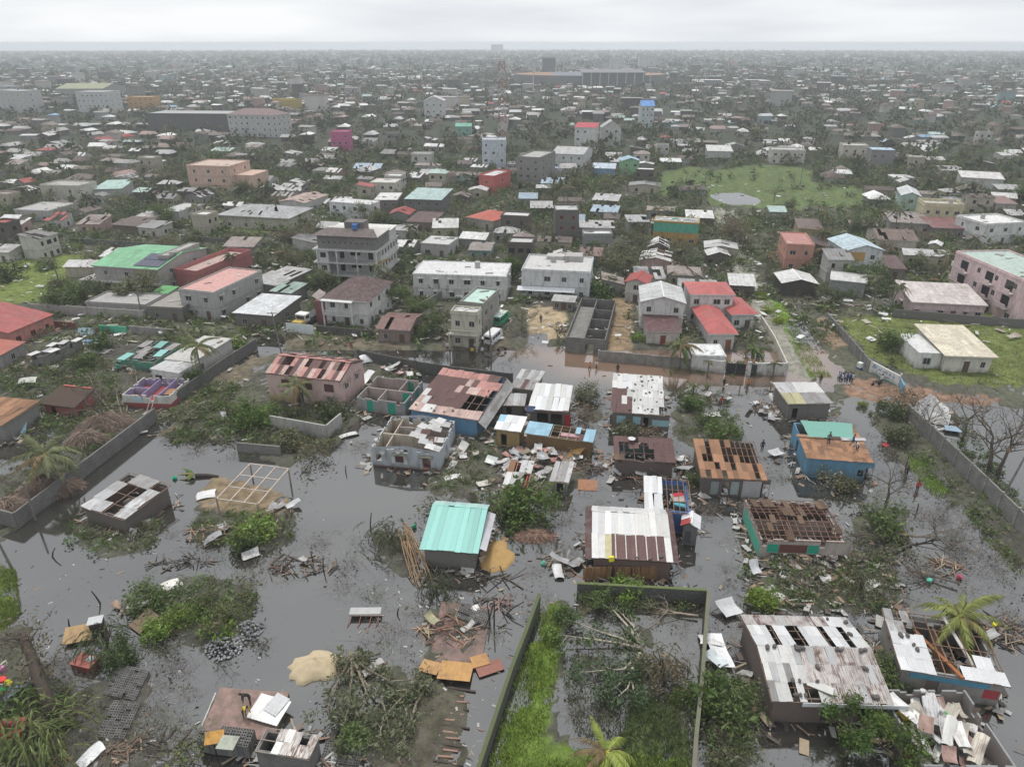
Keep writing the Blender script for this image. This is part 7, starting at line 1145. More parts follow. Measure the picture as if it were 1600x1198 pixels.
# --- far houses
def far_houses(name, P, sw, rs):
    n = len(P); w = rs.uniform(*sw, n) / 2; d = rs.uniform(sw[0], sw[1] * .8, n) / 2; h = rs.choice([2.3, 2.6, 2.9, 5.2, 5.6, 8], n, p=[.38, .3, .2, .07, .04, .01]) ; rise = rs.uniform(.4, 1.6, n); bg = (rs.rand(n) < .03) & (P[:, 1] > 600); w = np.where(bg, w * 2.2, w); d = np.where(bg, d * 1.7, d); h = np.where(bg, rs.uniform(7, 13, n), h); rise = np.where(bg, .4, rise); ang = GRID + rs.normal(0, .15, n) + (rs.rand(n) < .3) * 1.57
    z = np.zeros(n); L = lambda x, y, q: np.stack([x, y, q], 1); b = [L(-w, -d, z), L(w, -d, z), L(w, d, z), L(-w, d, z), L(-w, -d, h), L(w, -d, h), L(w, d, h), L(-w, d, h)]; o = .5; e = [L(-w - o, -d - o, h - .1), L(w + o, -d - o, h - .1), L(w + o, d + o, h - .1), L(-w - o, d + o, h - .1), L(-w - o, z, h + rise), L(w + o, z, h + rise)]
    V = np.stack(b + e, 1); ca, sa = np.cos(ang)[:, None], np.sin(ang)[:, None]; X = V[..., 0] * ca - V[..., 1] * sa + P[:, 0:1]; Y = V[..., 0] * sa + V[..., 1] * ca + P[:, 1:2]; V = np.stack([X, Y, V[..., 2] + .2], -1)
    T = np.array([(0, 1, 5), (0, 5, 4), (1, 2, 6), (1, 6, 5), (2, 3, 7), (2, 7, 6), (3, 0, 4), (3, 4, 7), (8, 9, 13), (8, 13, 12), (10, 11, 12), (10, 12, 13), (9, 10, 13), (11, 8, 12)]); F = (T[None] + 14 * np.arange(n)[:, None, None]).reshape(-1, 3)
    rc = np.array([(.66, .66, .65), (.68, .68, .67), (.5, .5, .5), (.36, .35, .34), (.2, .17, .15), (.13, .1, .09), (.3, .22, .2), (.42, .52, .5), (.35, .1, .09), (.25, .4, .55)])[rs.choice(10, n, p=[.09, .05, .12, .18, .22, .2, .08, .03, .02, .01])]; wc = np.array([(.4, .4, .39), (.22, .22, .21), (.12, .11, .1), (.5, .48, .45), (.42, .36, .28), (.45, .3, .28), (.3, .4, .42)])[rs.choice(7, n, p=[.2, .25, .25, .15, .08, .04, .03])]
    C = np.concatenate([np.repeat(wc[:, None], 8, 1), np.repeat(rc[:, None], 6, 1)], 1) * rs.uniform(.8, 1.1, (n, 1, 1)); return struct(link(name, mesh_np(name, V.reshape(-1, 3), F, 'matter', C.reshape(-1, 3))), 'stuff')
P = []
while len(P) < 3400:
    a = rs.uniform(-.72, .72); dd = math.sqrt(rs.uniform(262 ** 2, 1600 ** 2)); x, y = dd * math.sin(a), dd * math.cos(a)
    if y < 1150 and hits(x, y, 4): continue
    if float(vnoise(np.array([x]), np.array([y]), .02, 31)[0] + .6 * vnoise(np.array([x]), np.array([y]), .07, 32)[0]) < rs.normal(-.35, .35): continue
    if any(inpx(x, y, GRASS[i][0]) for i in (1, 2)): continue
    P.append((x, y))
far_houses('far_houses', np.array(P), (4.8, 9), rs); P = np.array([(d_ * math.sin(a), d_ * math.cos(a)) for a, d_ in zip(rs.uniform(-.72, .72, 4000), np.sqrt(rs.uniform(1550 ** 2, 5300 ** 2, 4000)))]); far_houses('distant_houses', P, (5, 13), rs)
# grass blades
V = []; K = []; 
for pl, c, n in ((GRASS[5][0], (.27, .38, .08), 30000), (GRASS[6][0], (.2, .27, .06), 3000), (GRASS[9][0], (.12, .17, .06), 7000), ([(1415, 710), (1440, 715), (1480, 770), (1465, 780), (1430, 750)], (.25, .4, .05), 2500), ([(870, 1020), (1080, 1040), (1080, 1198), (900, 1150)], (.13, .15, .08), 6000), (GRASS[4][0], (.24, .34, .07), 12000), (GRASS[3][0], (.15, .18, .06), 14000), ([(1500, 790), (1600, 880), (1600, 910), (1540, 850)], (.2, .3, .05), 1500)):
    xs = [p[0] for p in pl]; ys = [p[1] for p in pl]; a = rs.uniform(min(xs), max(xs), n * 2); b = rs.uniform(min(ys), min(max(ys), 1280), n * 2); ok = inpoly(a, b, pl); a, b = a[ok][:n], b[ok][:n]; dz = -_sp + _cp * (-(b - 599) / FPX); t = -CAM_H / dz; X = (a - 800) / FPX * t; Y = (_cp + _sp * (-(b - 599) / FPX)) * t
    m = len(X); keep = vnoise(X, Y, .8, 5) + rs.normal(0, .5, m) > -.25; X, Y = X[keep], Y[keep]; m = len(X); an = rs.uniform(0, 6.28, m); w_ = .05; hh = rs.uniform(.15, .5, m); gz = np.maximum(groundz(X, Y), -.05) - .02; P0 = np.stack([X - w_ * np.cos(an), Y - w_ * np.sin(an), gz], 1); P1 = np.stack([X + w_ * np.cos(an), Y + w_ * np.sin(an), gz], 1); P2 = np.stack([X + rs.normal(0, .15, m), Y + rs.normal(0, .15, m), gz + hh], 1); V.append(np.stack([P0, P1, P2], 1).reshape(-1, 3)); K.append(np.repeat(np.array(c)[None] * rs.uniform(.6, 1.4, (m, 1)), 3, 0))
V = np.concatenate(V); struct(link('grass', mesh_np('grass', V, np.arange(len(V)).reshape(-1, 3), 'leaf', np.concatenate(K)), None, None, (1, 1, 1)), 'stuff')
# ------------------------------------------------------------------ loose things in the flood
def lump(name, label, cat, px, py, rx, ry, h, color, mat='sand', seed=0, n=26, rz=0, phrase=None):
    g = G(px, py); rng = random.Random(seed); V = []; F = []; m = 9; f = [rng.uniform(.85, 1.15) for _ in range(n)]
    for j in range(m + 1):
        t = j / m
        for i in range(n):
            a = 2 * math.pi * i / n; k = t * (1 + (f[i] - 1) * t); V.append((rx * k * math.cos(a), ry * k * math.sin(a), h * (1 - t ** 1.5) - .25 * (t > .98) + rng.uniform(-.09, .09) * h * (t < .95)))
    for j in range(m):
        for i in range(n): F.append((j * n + i, (j + 1) * n + i, (j + 1) * n + (i + 1) % n, j * n + (i + 1) % n))
    o = link(name, mesh_np(name, V, F, mat, smooth=True), None, None, color, loc=(g.x, g.y, 0), rz=rz)
    if phrase: MARKS.append((g.x, g.y, phrase))
    if mat == 'thatch':
        m_ = MB()
        for i in range(650):
            a = rng.uniform(0, 6.28); t = rng.uniform(.1, 1.02); p = Vector((rx * t * math.cos(a), ry * t * math.sin(a), h * (1 - t ** 1.5) + .04)); d_ = Vector((math.cos(a + rng.gauss(0, .6)), math.sin(a + rng.gauss(0, .6)), -.5 * t - .1 + rng.gauss(0, .25))) * rng.uniform(.4, 1.1); w_ = Vector((-d_.y, d_.x, 0)).normalized() * .035; k = rng.uniform(.5, 1.5); m_.face([p - w_, p + w_, p + d_], None, tuple(v * k for v in color))
        m_.build('straw', 'matter', o)['kind'] = 'stuff'
    return tag(o, label, cat)
lump('sand_heap', 'pale sand heap standing alone in the water', 'sand heap', 494, 1042, 2.6, 1.9, 1.1, (.5, .41, .27), seed=1, rz=.2, phrase='the pale sand heap'); lump('sand_heap', 'orange-brown sand heap beside the turquoise roofed house', 'sand heap', 776, 870, 1.9, 2.9, .8, (.42, .27, .11), seed=2, phrase='the orange-brown sand heap'); lump('sand_mound', 'brown thatch-like mat mound by the round bush', 'mound', 835, 838, 2.6, 1.2, .5, (.26, .16, .12), 'thatch', 3)
for i, (px, py, rx, ry, h, lab) in enumerate(((165, 668, 4.4, 2.4, 2.3, 'collapsed brown thatch roof behind the long dark block wall'), (135, 692, 3.2, 1.8, 1.9, 'second collapsed thatch roof against the block wall'), (75, 768, 4.2, 2.6, 2.4, 'large collapsed thatch roof below the storm-bent palm'), (15, 800, 3.4, 2.0, 1.9, 'mossy collapsed thatch at the wall end'))): lump('collapsed_thatch', lab, 'thatch roof', px, py, rx, ry, h, (.27, .2, .16), 'thatch', 10 + i, rz=.4)
def heap_of(name, label, cat, px, py, rx, ry, n, color, s, piece, seed, layers=1.2):
    g = G(px, py); r = thing(name, label, cat, (g.x, g.y, 0)); rng = random.Random(seed); MARKS.append((g.x, g.y, 'the ' + piece + ' heap'))
    for i in range(n):
        a = rng.uniform(0, 6.28); q = math.sqrt(rng.random()); link(piece, ROCK, None, r, tn(color, rng.uniform(.7, 1.3)), M=Matrix.Translation((rx * q * math.cos(a), ry * q * math.sin(a), .05 + layers * (1 - q) * rng.random())) @ Matrix.Rotation(rng.uniform(0, 6), 4, 'Z') @ Matrix.Diagonal((s * rng.uniform(.7, 1.3), s * rng.uniform(.7, 1.2), s * rng.uniform(.5, .9), 1)))
heap_of('stone_heap', 'heap of grey building stones at the drowned hedge', 'stones', 350, 1012, 1.9, 1.5, 170, (.3, .3, .31), .25, 'stone', 4); heap_of('stone_heap', 'second heap of grey building stones beyond the hedge bush', 'stones', 388, 985, 1.3, 1.3, 120, (.3, .3, .31), .25, 'stone', 5)
def block_bed(label, quad, z=.0, stack=1, seed=0, color=(.16, .155, .15)):
    """hollow blocks set side by side; quad of ground pixels (near-left, near-right, far-right, far-left)"""
    P = [G(*p) for p in quad]; g = P[0]; r = thing('block_bed', label, 'concrete blocks', (g.x, g.y, 0)); m = MB(); rng = random.Random(seed); U_ = (P[1] - P[0]); V_ = (P[3] - P[0]); nu = max(2, int(U_.length / .42)); nv = max(2, int(V_.length / .24)); au = U_.normalized(); av = V_.normalized(); H_ = .38 * stack
    for i in range(nu):
        for j in range(nv):
            if rng.random() < .04: continue
            o = U_ * (i / nu) + V_ * (j / nv); a, b = U_ / nu * .94, V_ / nv * .92; z1 = z + H_ + rng.uniform(-.03, .03); Q = lambda s, t, zz: o + a * s + b * t + Vector((0, 0, zz)); k = rng.uniform(.75, 1.3); c = tuple(v * k for v in color)
            m.face([Q(0, 0, z - .2), Q(1, 0, z - .2), Q(1, 0, z1), Q(0, 0, z1)], None, c); m.face([Q(1, 0, z - .2), Q(1, 1, z - .2), Q(1, 1, z1), Q(1, 0, z1)], None, c); m.face([Q(0, 1, z - .2), Q(0, 0, z - .2), Q(0, 0, z1), Q(0, 1, z1)], None, c)
            for s0, s1, t0, t1 in ((0, 1, 0, .2), (0, 1, .8, 1), (0, .12, .2, .8), (.44, .56, .2, .8), (.88, 1, .2, .8)): m.face([Q(s0, t0, z1), Q(s1, t0, z1), Q(s1, t1, z1), Q(s0, t1, z1)], None, c)
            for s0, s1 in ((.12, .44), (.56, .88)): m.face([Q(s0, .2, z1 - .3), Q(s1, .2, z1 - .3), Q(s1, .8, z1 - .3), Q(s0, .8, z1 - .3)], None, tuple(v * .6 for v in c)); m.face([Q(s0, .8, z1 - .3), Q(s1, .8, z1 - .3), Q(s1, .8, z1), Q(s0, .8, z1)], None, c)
    o_ = m.build('blocks', 'matter', r); o_['kind'] = 'stuff'; MARKS.append((g.x, g.y, 'the hollow block beds')); return r
block_bed('bed of hollow concrete blocks drying at the water edge', [(163, 1088), (212, 1098), (242, 1055), (188, 1042)], seed=1); block_bed('second bed of hollow concrete blocks beside loose rods', [(152, 1155), (196, 1158), (212, 1102), (180, 1098)], seed=2); block_bed('stack of hollow blocks at the edge of the pink slab', [(312, 1175), (338, 1180), (345, 1163), (318, 1158)], .3, 3, 3); block_bed('taller stack of hollow blocks under a green cloth', [(340, 1180), (392, 1186), (400, 1160), (352, 1152)], .3, 3, 4); block_bed('row of hollow blocks on the drowned house floor', [(712, 968), (758, 985), (764, 955), (722, 945)], .1, 1, 5); block_bed('sunken bed of hollow blocks beside the fallen tree', [(500, 1190), (560, 1196), (562, 1160), (510, 1155)], -.25, 1, 6)
def raft(name, label, cat, px, py, items, rz=0, z=0, phrase=None):
    g = G(px, py); r = thing(name, label, cat, (g.x, g.y, z), rz)
    if phrase: MARKS.append((g.x, g.y, phrase))
    for nm, key, c, s, a, col in items: boxobj(nm, key, r, c, s, a, col)
    return r
P0 = [G(*p) for p in ((312, 1152), (428, 1160), (452, 1085), (345, 1077))]; r = thing('floor_slab', 'cracked pink cement floor slab of a vanished house', 'floor slab', tuple(P0[0])); MB().slab([p - P0[0] + Vector((0, 0, .28)) for p in P0], .5).build('slab', 'wall', r, (.36, .22, .19)); MARKS.append((P0[0].x + 3, P0[0].y + 2, 'the pink floor slab')); barobj('white_kerb', 'plank', r, P0[0] - P0[0] + Vector((-.1, .8, .32)), P0[3] - P0[0] + Vector((-.15, -.6, .32)), .1, .08, (.55, .53, .5))
P1 = [G(*p) for p in ((668, 1050), (752, 1040), (768, 950), (690, 940))]; r = thing('floor_slab', 'red floor of a vanished house strewn with boards and clothing', 'floor slab', tuple(P1[0])); MB().slab([p - P1[0] + Vector((0, 0, .12)) for p in P1], .4).build('slab', 'wall', r, (.28, .17, .15)); MARKS.append((P1[0].x + 3, P1[0].y + 4, 'the red floor with strewn clothing'))
# --- individual sheets and boards lying about: px, py, z, width, length, heading, tilt, colour, label
def plate(name, label, cat, px, py, z, w, l, az, tx, col, key='sheet', ty=0.0, group=None, alpha=.15):
    g = G(px, py, z); M = Matrix.Translation((g.x, g.y, z + .05)) @ Matrix.Rotation(az, 4, 'Z') @ Matrix.Rotation(tx, 4, 'X') @ Matrix.Rotation(ty, 4, 'Y') @ Matrix.Diagonal((w, l, 1, 1)) @ Matrix.Translation((-.5, -.5, 0)); return tag(link(name, BENT[int(px + py) % 6] if key == 'sheet' and 'large white' not in label else U[key], None, None, col, M=M, alpha=alpha), label, cat, group)
for a in (('metal_sheet', 'large white sheet propped on the pink slab', 'metal sheet', 420, 1108, .7, 2.9, 2.2, -.3, .15, W), ('metal_sheet', 'grey ribbed sheet on top of the large white sheet', 'metal sheet', 432, 1100, .85, 1.4, 1.7, -.5, .15, LGREY), ('metal_sheet', 'square ribbed sheet tilted in the water by the yard wall', 'metal sheet', 1138, 950, .5, 1.9, 1.9, .35, .25, (.55, .56, .57)), ('metal_sheet', 'long white sheet against the straight yard wall', 'metal sheet', 1124, 1018, .25, 1.5, 3.8, .05, .05, (.75, .76, .77)), ('metal_sheet', 'crumpled white sheet above the long white sheet', 'metal sheet', 1112, 998, .45, 2.2, 1.3, -.2, -.15, W), ('metal_sheet', 'short bluish sheet crossing the long white sheet', 'metal sheet', 1118, 1030, .4, 1.1, 1.9, .6, .1, (.6, .66, .68)),
          ('metal_sheet', 'white sheet leaning beside the pink house gable', 'metal sheet', 572, 560, .9, 1.9, 1.6, .5, .7, (.6, .61, .63)), ('metal_sheet', 'second white sheet leaning by the green door house', 'metal sheet', 571, 590, 1.0, 1.6, 3.4, -.5, .35, (.66, .67, .67)), ('board_door', 'orange door standing in the rubble', 'door', 632, 568, .8, .9, 1.7, .1, 1.3, ORANGE, 'ply'), ('board_door', 'pale blue door standing in the rubble', 'door', 643, 568, .9, .9, 1.9, .0, 1.3, (.6, .65, .72), 'ply'), ('plywood_sheet', 'large orange plywood panel at the edge of the red floor', 'plywood', 712, 1048, .35, 2.9, 2.3, -.12, -.12, (.52, .3, .12), 'ply'), ('plywood_sheet', 'broken orange plywood half buried in leaves', 'plywood', 672, 1042, .35, 1.8, 1.5, -.3, -.1, (.5, .29, .13), 'ply'), ('plywood_sheet', 'reddish ribbed panel floating beside the orange plywood', 'plywood', 765, 1043, .15, 2.4, 1.3, .4, .05, (.32, .15, .12), 'ply'), ('plywood_sheet', 'orange plywood scrap beside the reddish panel', 'plywood', 750, 1032, .3, 1.6, 1.2, .35, .1, (.5, .28, .12), 'ply'),
          ('plywood_sheet', 'orange plywood panel sagging off the collapsed heap', 'plywood', 905, 700, 1.2, 1.6, 4.0, -.9, .55, (.42, .26, .1), 'ply'), ('plywood_sheet', 'orange board with torn edge standing in the water', 'plywood', 918, 758, .3, 2.4, 1.6, -.1, .4, (.42, .22, .13), 'ply'), ('plywood_sheet', 'orange thatch-like raft panel beside a tiny box hut', 'plywood', 122, 990, .5, 2.4, 1.9, .3, .2, (.45, .3, .16), 'ply'), ('plywood_sheet', 'ribbed brown raft of boards under the hedge island', 'plywood', 225, 970, .4, 1.9, 2.2, -.6, .25, (.22, .16, .11), 'ply'), ('metal_sheet', 'pale mossy sheet on the ruined garden', 'metal sheet', 42, 595, .9, 2.6, 1.8, .2, .1, (.45, .46, .42)), ('metal_sheet', 'torn blue tarpaulin scrap by the red wall', 'tarpaulin', 140, 535, .4, 4.2, 2.2, .2, .05, (.2, .38, .62)), ('metal_sheet', 'pale blue sheet house wall tilted by the red wall', 'metal sheet', 135, 520, .8, 3.0, 1.8, .1, .9, (.42, .58, .68)), ('floor_slab', 'plain pale cement floor in the ruined garden', 'floor', 150, 545, .3, 6.2, 4.0, -.1, 0, (.48, .46, .47), 'ply'), ('board_door', 'sky blue door lying against the orange plywood house', 'door', 37, 668, .6, .7, 2.0, .3, .6, (.38, .6, .7), 'ply'),
          ('metal_sheet', 'white sheet pile by the bare timber roof frame', 'metal sheet', 322, 773, .25, 2.2, 1.6, .3, .05, (.6, .6, .6)), ('metal_sheet', 'white sheet afloat below the green island', 'metal sheet', 392, 867, .06, 1.8, 1.3, .6, .08, W), ('metal_sheet', 'small white sheet at the hedge island head', 'metal sheet', 268, 912, .4, 1.9, 1.2, .5, .25, (.66, .65, .6)), ('metal_sheet', 'pale sheet floating by the ruin wall', 'metal sheet', 545, 680, .1, 2.6, .9, .5, .05, (.55, .55, .54)), ('metal_sheet', 'white sheet in the drowned garden', 'metal sheet', 1113, 648, .3, 2.6, 1.1, .1, .1, (.7, .7, .68)), ('metal_sheet', 'white cloth scrap on the wall of the dark fence', 'cloth', 1180, 885, 1.2, 1.0, 1.5, .3, .8, (.62, .63, .66)), ('metal_sheet', 'white cloth on the drowned mound', 'cloth', 872, 893, .3, 1.0, 1.8, .1, .2, (.55, .55, .55)), ('plank', 'long pale plank over the weir of junk', 'plank', 1215, 985, .3, .4, 3.4, -1.2, 0, (.55, .52, .48), 'ply'), ('metal_sheet', 'grey sheet tilted in water by the tarpaulin house', 'metal sheet', 1212, 708, .2, 1.8, 1.3, .4, .15, (.58, .58, .58)), ('basin', 'red plastic basin floating by the verge bushes', 'basin', 1384, 695, .1, 1.0, .7, .4, .2, (.5, .05, .05), 'ply'),
          ('metal_sheet', 'crumpled pale sheets afloat off the green mound', 'metal sheet', 705, 745, .15, 2.8, 1.2, .3, .12, (.62, .63, .6)), ('metal_sheet', 'small square pale sheet afloat', 'metal sheet', 755, 757, .15, 1.5, 1.0, .3, .1, (.55, .53, .47)), ('metal_sheet', 'pale blue sheet bent over the rubble by the white roof shack', 'metal sheet', 768, 720, .5, 1.6, 1.2, -.5, .4, (.6, .62, .6)), ('metal_sheet', 'pale sheet folded in the rubble', 'metal sheet', 722, 702, .4, 1.4, 2.2, -.7, .5, (.58, .58, .56)), ('cloth', 'pale green cloth spread on the block stack', 'cloth', 356, 1160, 1.55, 1.4, 1.2, -.1, .0, (.4, .43, .36), 'ply'), ('cardboard', 'orange cardboard sheet on the block stack', 'cardboard', 335, 1152, 1.5, 1.4, 1.0, .2, .3, (.55, .3, .08), 'ply'), ('metal_sheet', 'white curved sheet on the bank by the weeping mass', 'metal sheet', 140, 1178, .5, 1.2, 2.0, -.6, .2, (.68, .7, .7))):
    nm, lab, cat, px, py, z, w, l, az, tx, col = a[:11]; plate(nm, lab, cat, px, py, z, w, l, az, tx, col, a[11] if len(a) > 11 else 'sheet')
raft('box_hut', 'tiny grey box hut afloat beside the orange raft', 'hut', 155, 985, [('wall', 'board', (0, 0, .6), (1.1, .9, 1.2), .3, (.07, .06, .055)), ('roof', 'panel', (-.1, .05, 1.25), (1.3, 1.1, .06), .3, (.5, .51, .52))]); raft('red_cabinet', 'red wooden cabinet lying in the water', 'cabinet', 136, 1040, [('body', 'panel', (0, 0, .3), (2.0, 1.3, .7), -.25, (.25, .07, .06)), ('top', 'panel', (0, 0, .67), (2.1, 1.4, .05), -.25, (.35, .12, .1)), ('pale_inset', 'panel', (.4, .15, .71), (.7, .6, .03), -.25, (.5, .5, .52))]); raft('sofa', 'bright red overturned sofa on the rubbish bank', 'sofa', 12, 1150, [('seat', 'panel', (0, 0, .4), (2.6, 1.2, .4), .2, (.5, .06, .09)), ('back', 'panel', (.3, .5, .8), (2.0, .35, .8), .2, (.6, .1, .13)), ('arm', 'panel', (1.2, .1, .7), (.35, 1.1, .6), .2, (.5, .06, .09))])
for i, (px, py, c, lab) in enumerate(((4, 1065, (.65, .03, .02), 'red plastic tub on the rubbish bank'), (12, 1070, (.65, .6, .03), 'yellow plastic tub on the rubbish bank'), (3, 1082, (.02, .4, .12), 'green plastic tub on the rubbish bank'), (5, 1048, (.5, .2, .35), 'pink basin on the rubbish bank'), (9, 1040, (.5, .5, .38), 'cream basin on the rubbish bank'), (275, 748, (.02, .4, .2), 'green bucket by the fallen banana plant'), (1553, 980, (.75, .68, .03), 'yellow jerrycan on the drifting brushwood'), (1497, 903, (.45, .1, .14), 'red and white drum in the drifting limbs'), (848, 882, (.1, .4, .3), 'sea-green basin drifting by the sand heap'), (1452, 910, (.1, .4, .3), 'sea-green cloth bundle drifting'), (648, 825, (.05, .35, .22), 'green bundle beside the turquoise roof'))):
    g = G(px, py); m = MB(); m.tube([(0, 0, -.1), (0, 0, .12), (0, 0, .32)], [.2, .26, .3], 12); o = m.build(('plastic_tub', 'basin')[i in (3, 4)], 'plastic', None, c, loc=(g.x, g.y, .1)); o.rotation_euler = (.5 * (i % 3), .3, i); tag(o, lab, 'tub'); r_ = MB(); r_.tube([(0, 0, .30), (0, 0, .34)], [.32, .32], 12, cap=False); r_.build('rim', 'plastic', o, tuple(min(.8, v * 1.2) for v in c))
g = G(300, 745); r = thing('banana_plant', 'fallen yellow-green banana plant with a black stump', 'plant', (g.x, g.y, 0)); rng = random.Random(8); m = MB(); m.tube([(.5, 0, .2), (2, .1, .15), (3.4, -.1, .1)], [.3, .26, .2], 8); m.build('stem', 'bark', r, (.06, .05, .045))
for i in range(12): a = math.pi + rng.gauss(0, .35); L = rng.uniform(1.5, 3); d = Vector((math.cos(a), math.sin(a), 0)); n_ = Vector((-d.y, d.x, 0)) * .22; m = MB(); b = Vector((.5, 0, .35)); m.face([b, b + d * L * .5 + n_ + Vector((0, 0, .2)), b + d * L, b + d * L * .5 - n_ + Vector((0, 0, .2))], None, (1, 1, 1)); m.build('leaf', 'leaf', r, rng.choice(((.3, .3, .1), (.14, .22, .05), (.36, .33, .16))))
g = G(570, 968); r = thing('table_frame', 'white tabletop on a sunken red metal frame', 'table', (g.x, g.y, 0)); boxobj('table_top', 'panel', r, (0, .6, .55), (3.0, .9, .08), .02, (.42, .42, .42))
for x in (-1.3, -.3, .7, 1.4): barobj('leg', 'plank', r, (x, .4, .5), (x - .2, -1.1, 0), .06, .06, (.3, .12, .11))
barobj('rail', 'plank', r, (-1.5, .1, .45), (1.9, .1, .45), .08, .08, (.35, .3, .28))
for i in range(14):
    px = 690 + (740 - 690) * (i / 14) ** .8; g = G(722 - i * 1.8 - (6 if i % 2 else 0), 1078 + i * 9.5); tag(boxobj('sleeper_plank', 'plank', None, (g.x, g.y, .08), (2.4 if i % 3 == 0 else 1.2, .16, .1), -.18 + .05 * (i % 3), (.07, .06, .055) if i % 3 == 0 else (.32, .2, .16)), 'dark long cross plank of the sunken ladder path' if i % 3 == 0 else 'short reddish plank of the sunken ladder path', 'plank', 'planks of the sunken ladder path')
# brush, timber and rubble heaps: each heap a thing, each large piece a part
def pile(label, px, py, rx, ry, n, seed, cols, h=.9, ns=0, scols=(W, LGREY), L=(.8, 2.6), th=.1, name='debris_heap'):
    g = G(px, py); r = thing(name, label, 'debris', (g.x, g.y, 0)); rng = random.Random(seed)
    for i in range(n):
        a = rng.uniform(0, 6.28); q = math.sqrt(rng.random()); l = rng.uniform(*L); k = rng.uniform(.5, 1.4); M = Matrix.Rotation(rng.uniform(0, 6.28), 4, 'Z') @ Matrix.Rotation(rng.gauss(0, .22), 4, 'Y')
        boxobj('plank', 'plank', r, (rx * q * math.cos(a), ry * q * math.sin(a), .08 + h * (1 - q) * rng.random()), (l, th * k, th * .6), 0, tn(rng.choice(cols), rng.uniform(.7, 1.3)), rot=M)
    for i in range(ns):
        a = rng.uniform(0, 6.28); q = math.sqrt(rng.random()); M = Matrix.Translation((rx * q * math.cos(a), ry * q * math.sin(a), .2 + h * (1 - q) * rng.random() + .15)) @ Matrix.Rotation(rng.uniform(0, 6.28), 4, 'Z') @ Matrix.Rotation(rng.gauss(0, .3), 4, 'X') @ Matrix.Diagonal((rng.uniform(.6, 1.1), rng.uniform(.8, 2.2), 1, 1)); link('sheet', rng.choice(BENT), None, r, tn(rng.choice(scols), rng.uniform(.55, 1)), M=M, alpha=rng.uniform(0, .6))
    return r
T1 = [(.3, .22, .15), (.16, .12, .09), (.36, .28, .2), (.1, .085, .07), (.28, .16, .11)]; T2 = [(.08, .07, .06), (.13, .11, .09), (.05, .045, .04)]
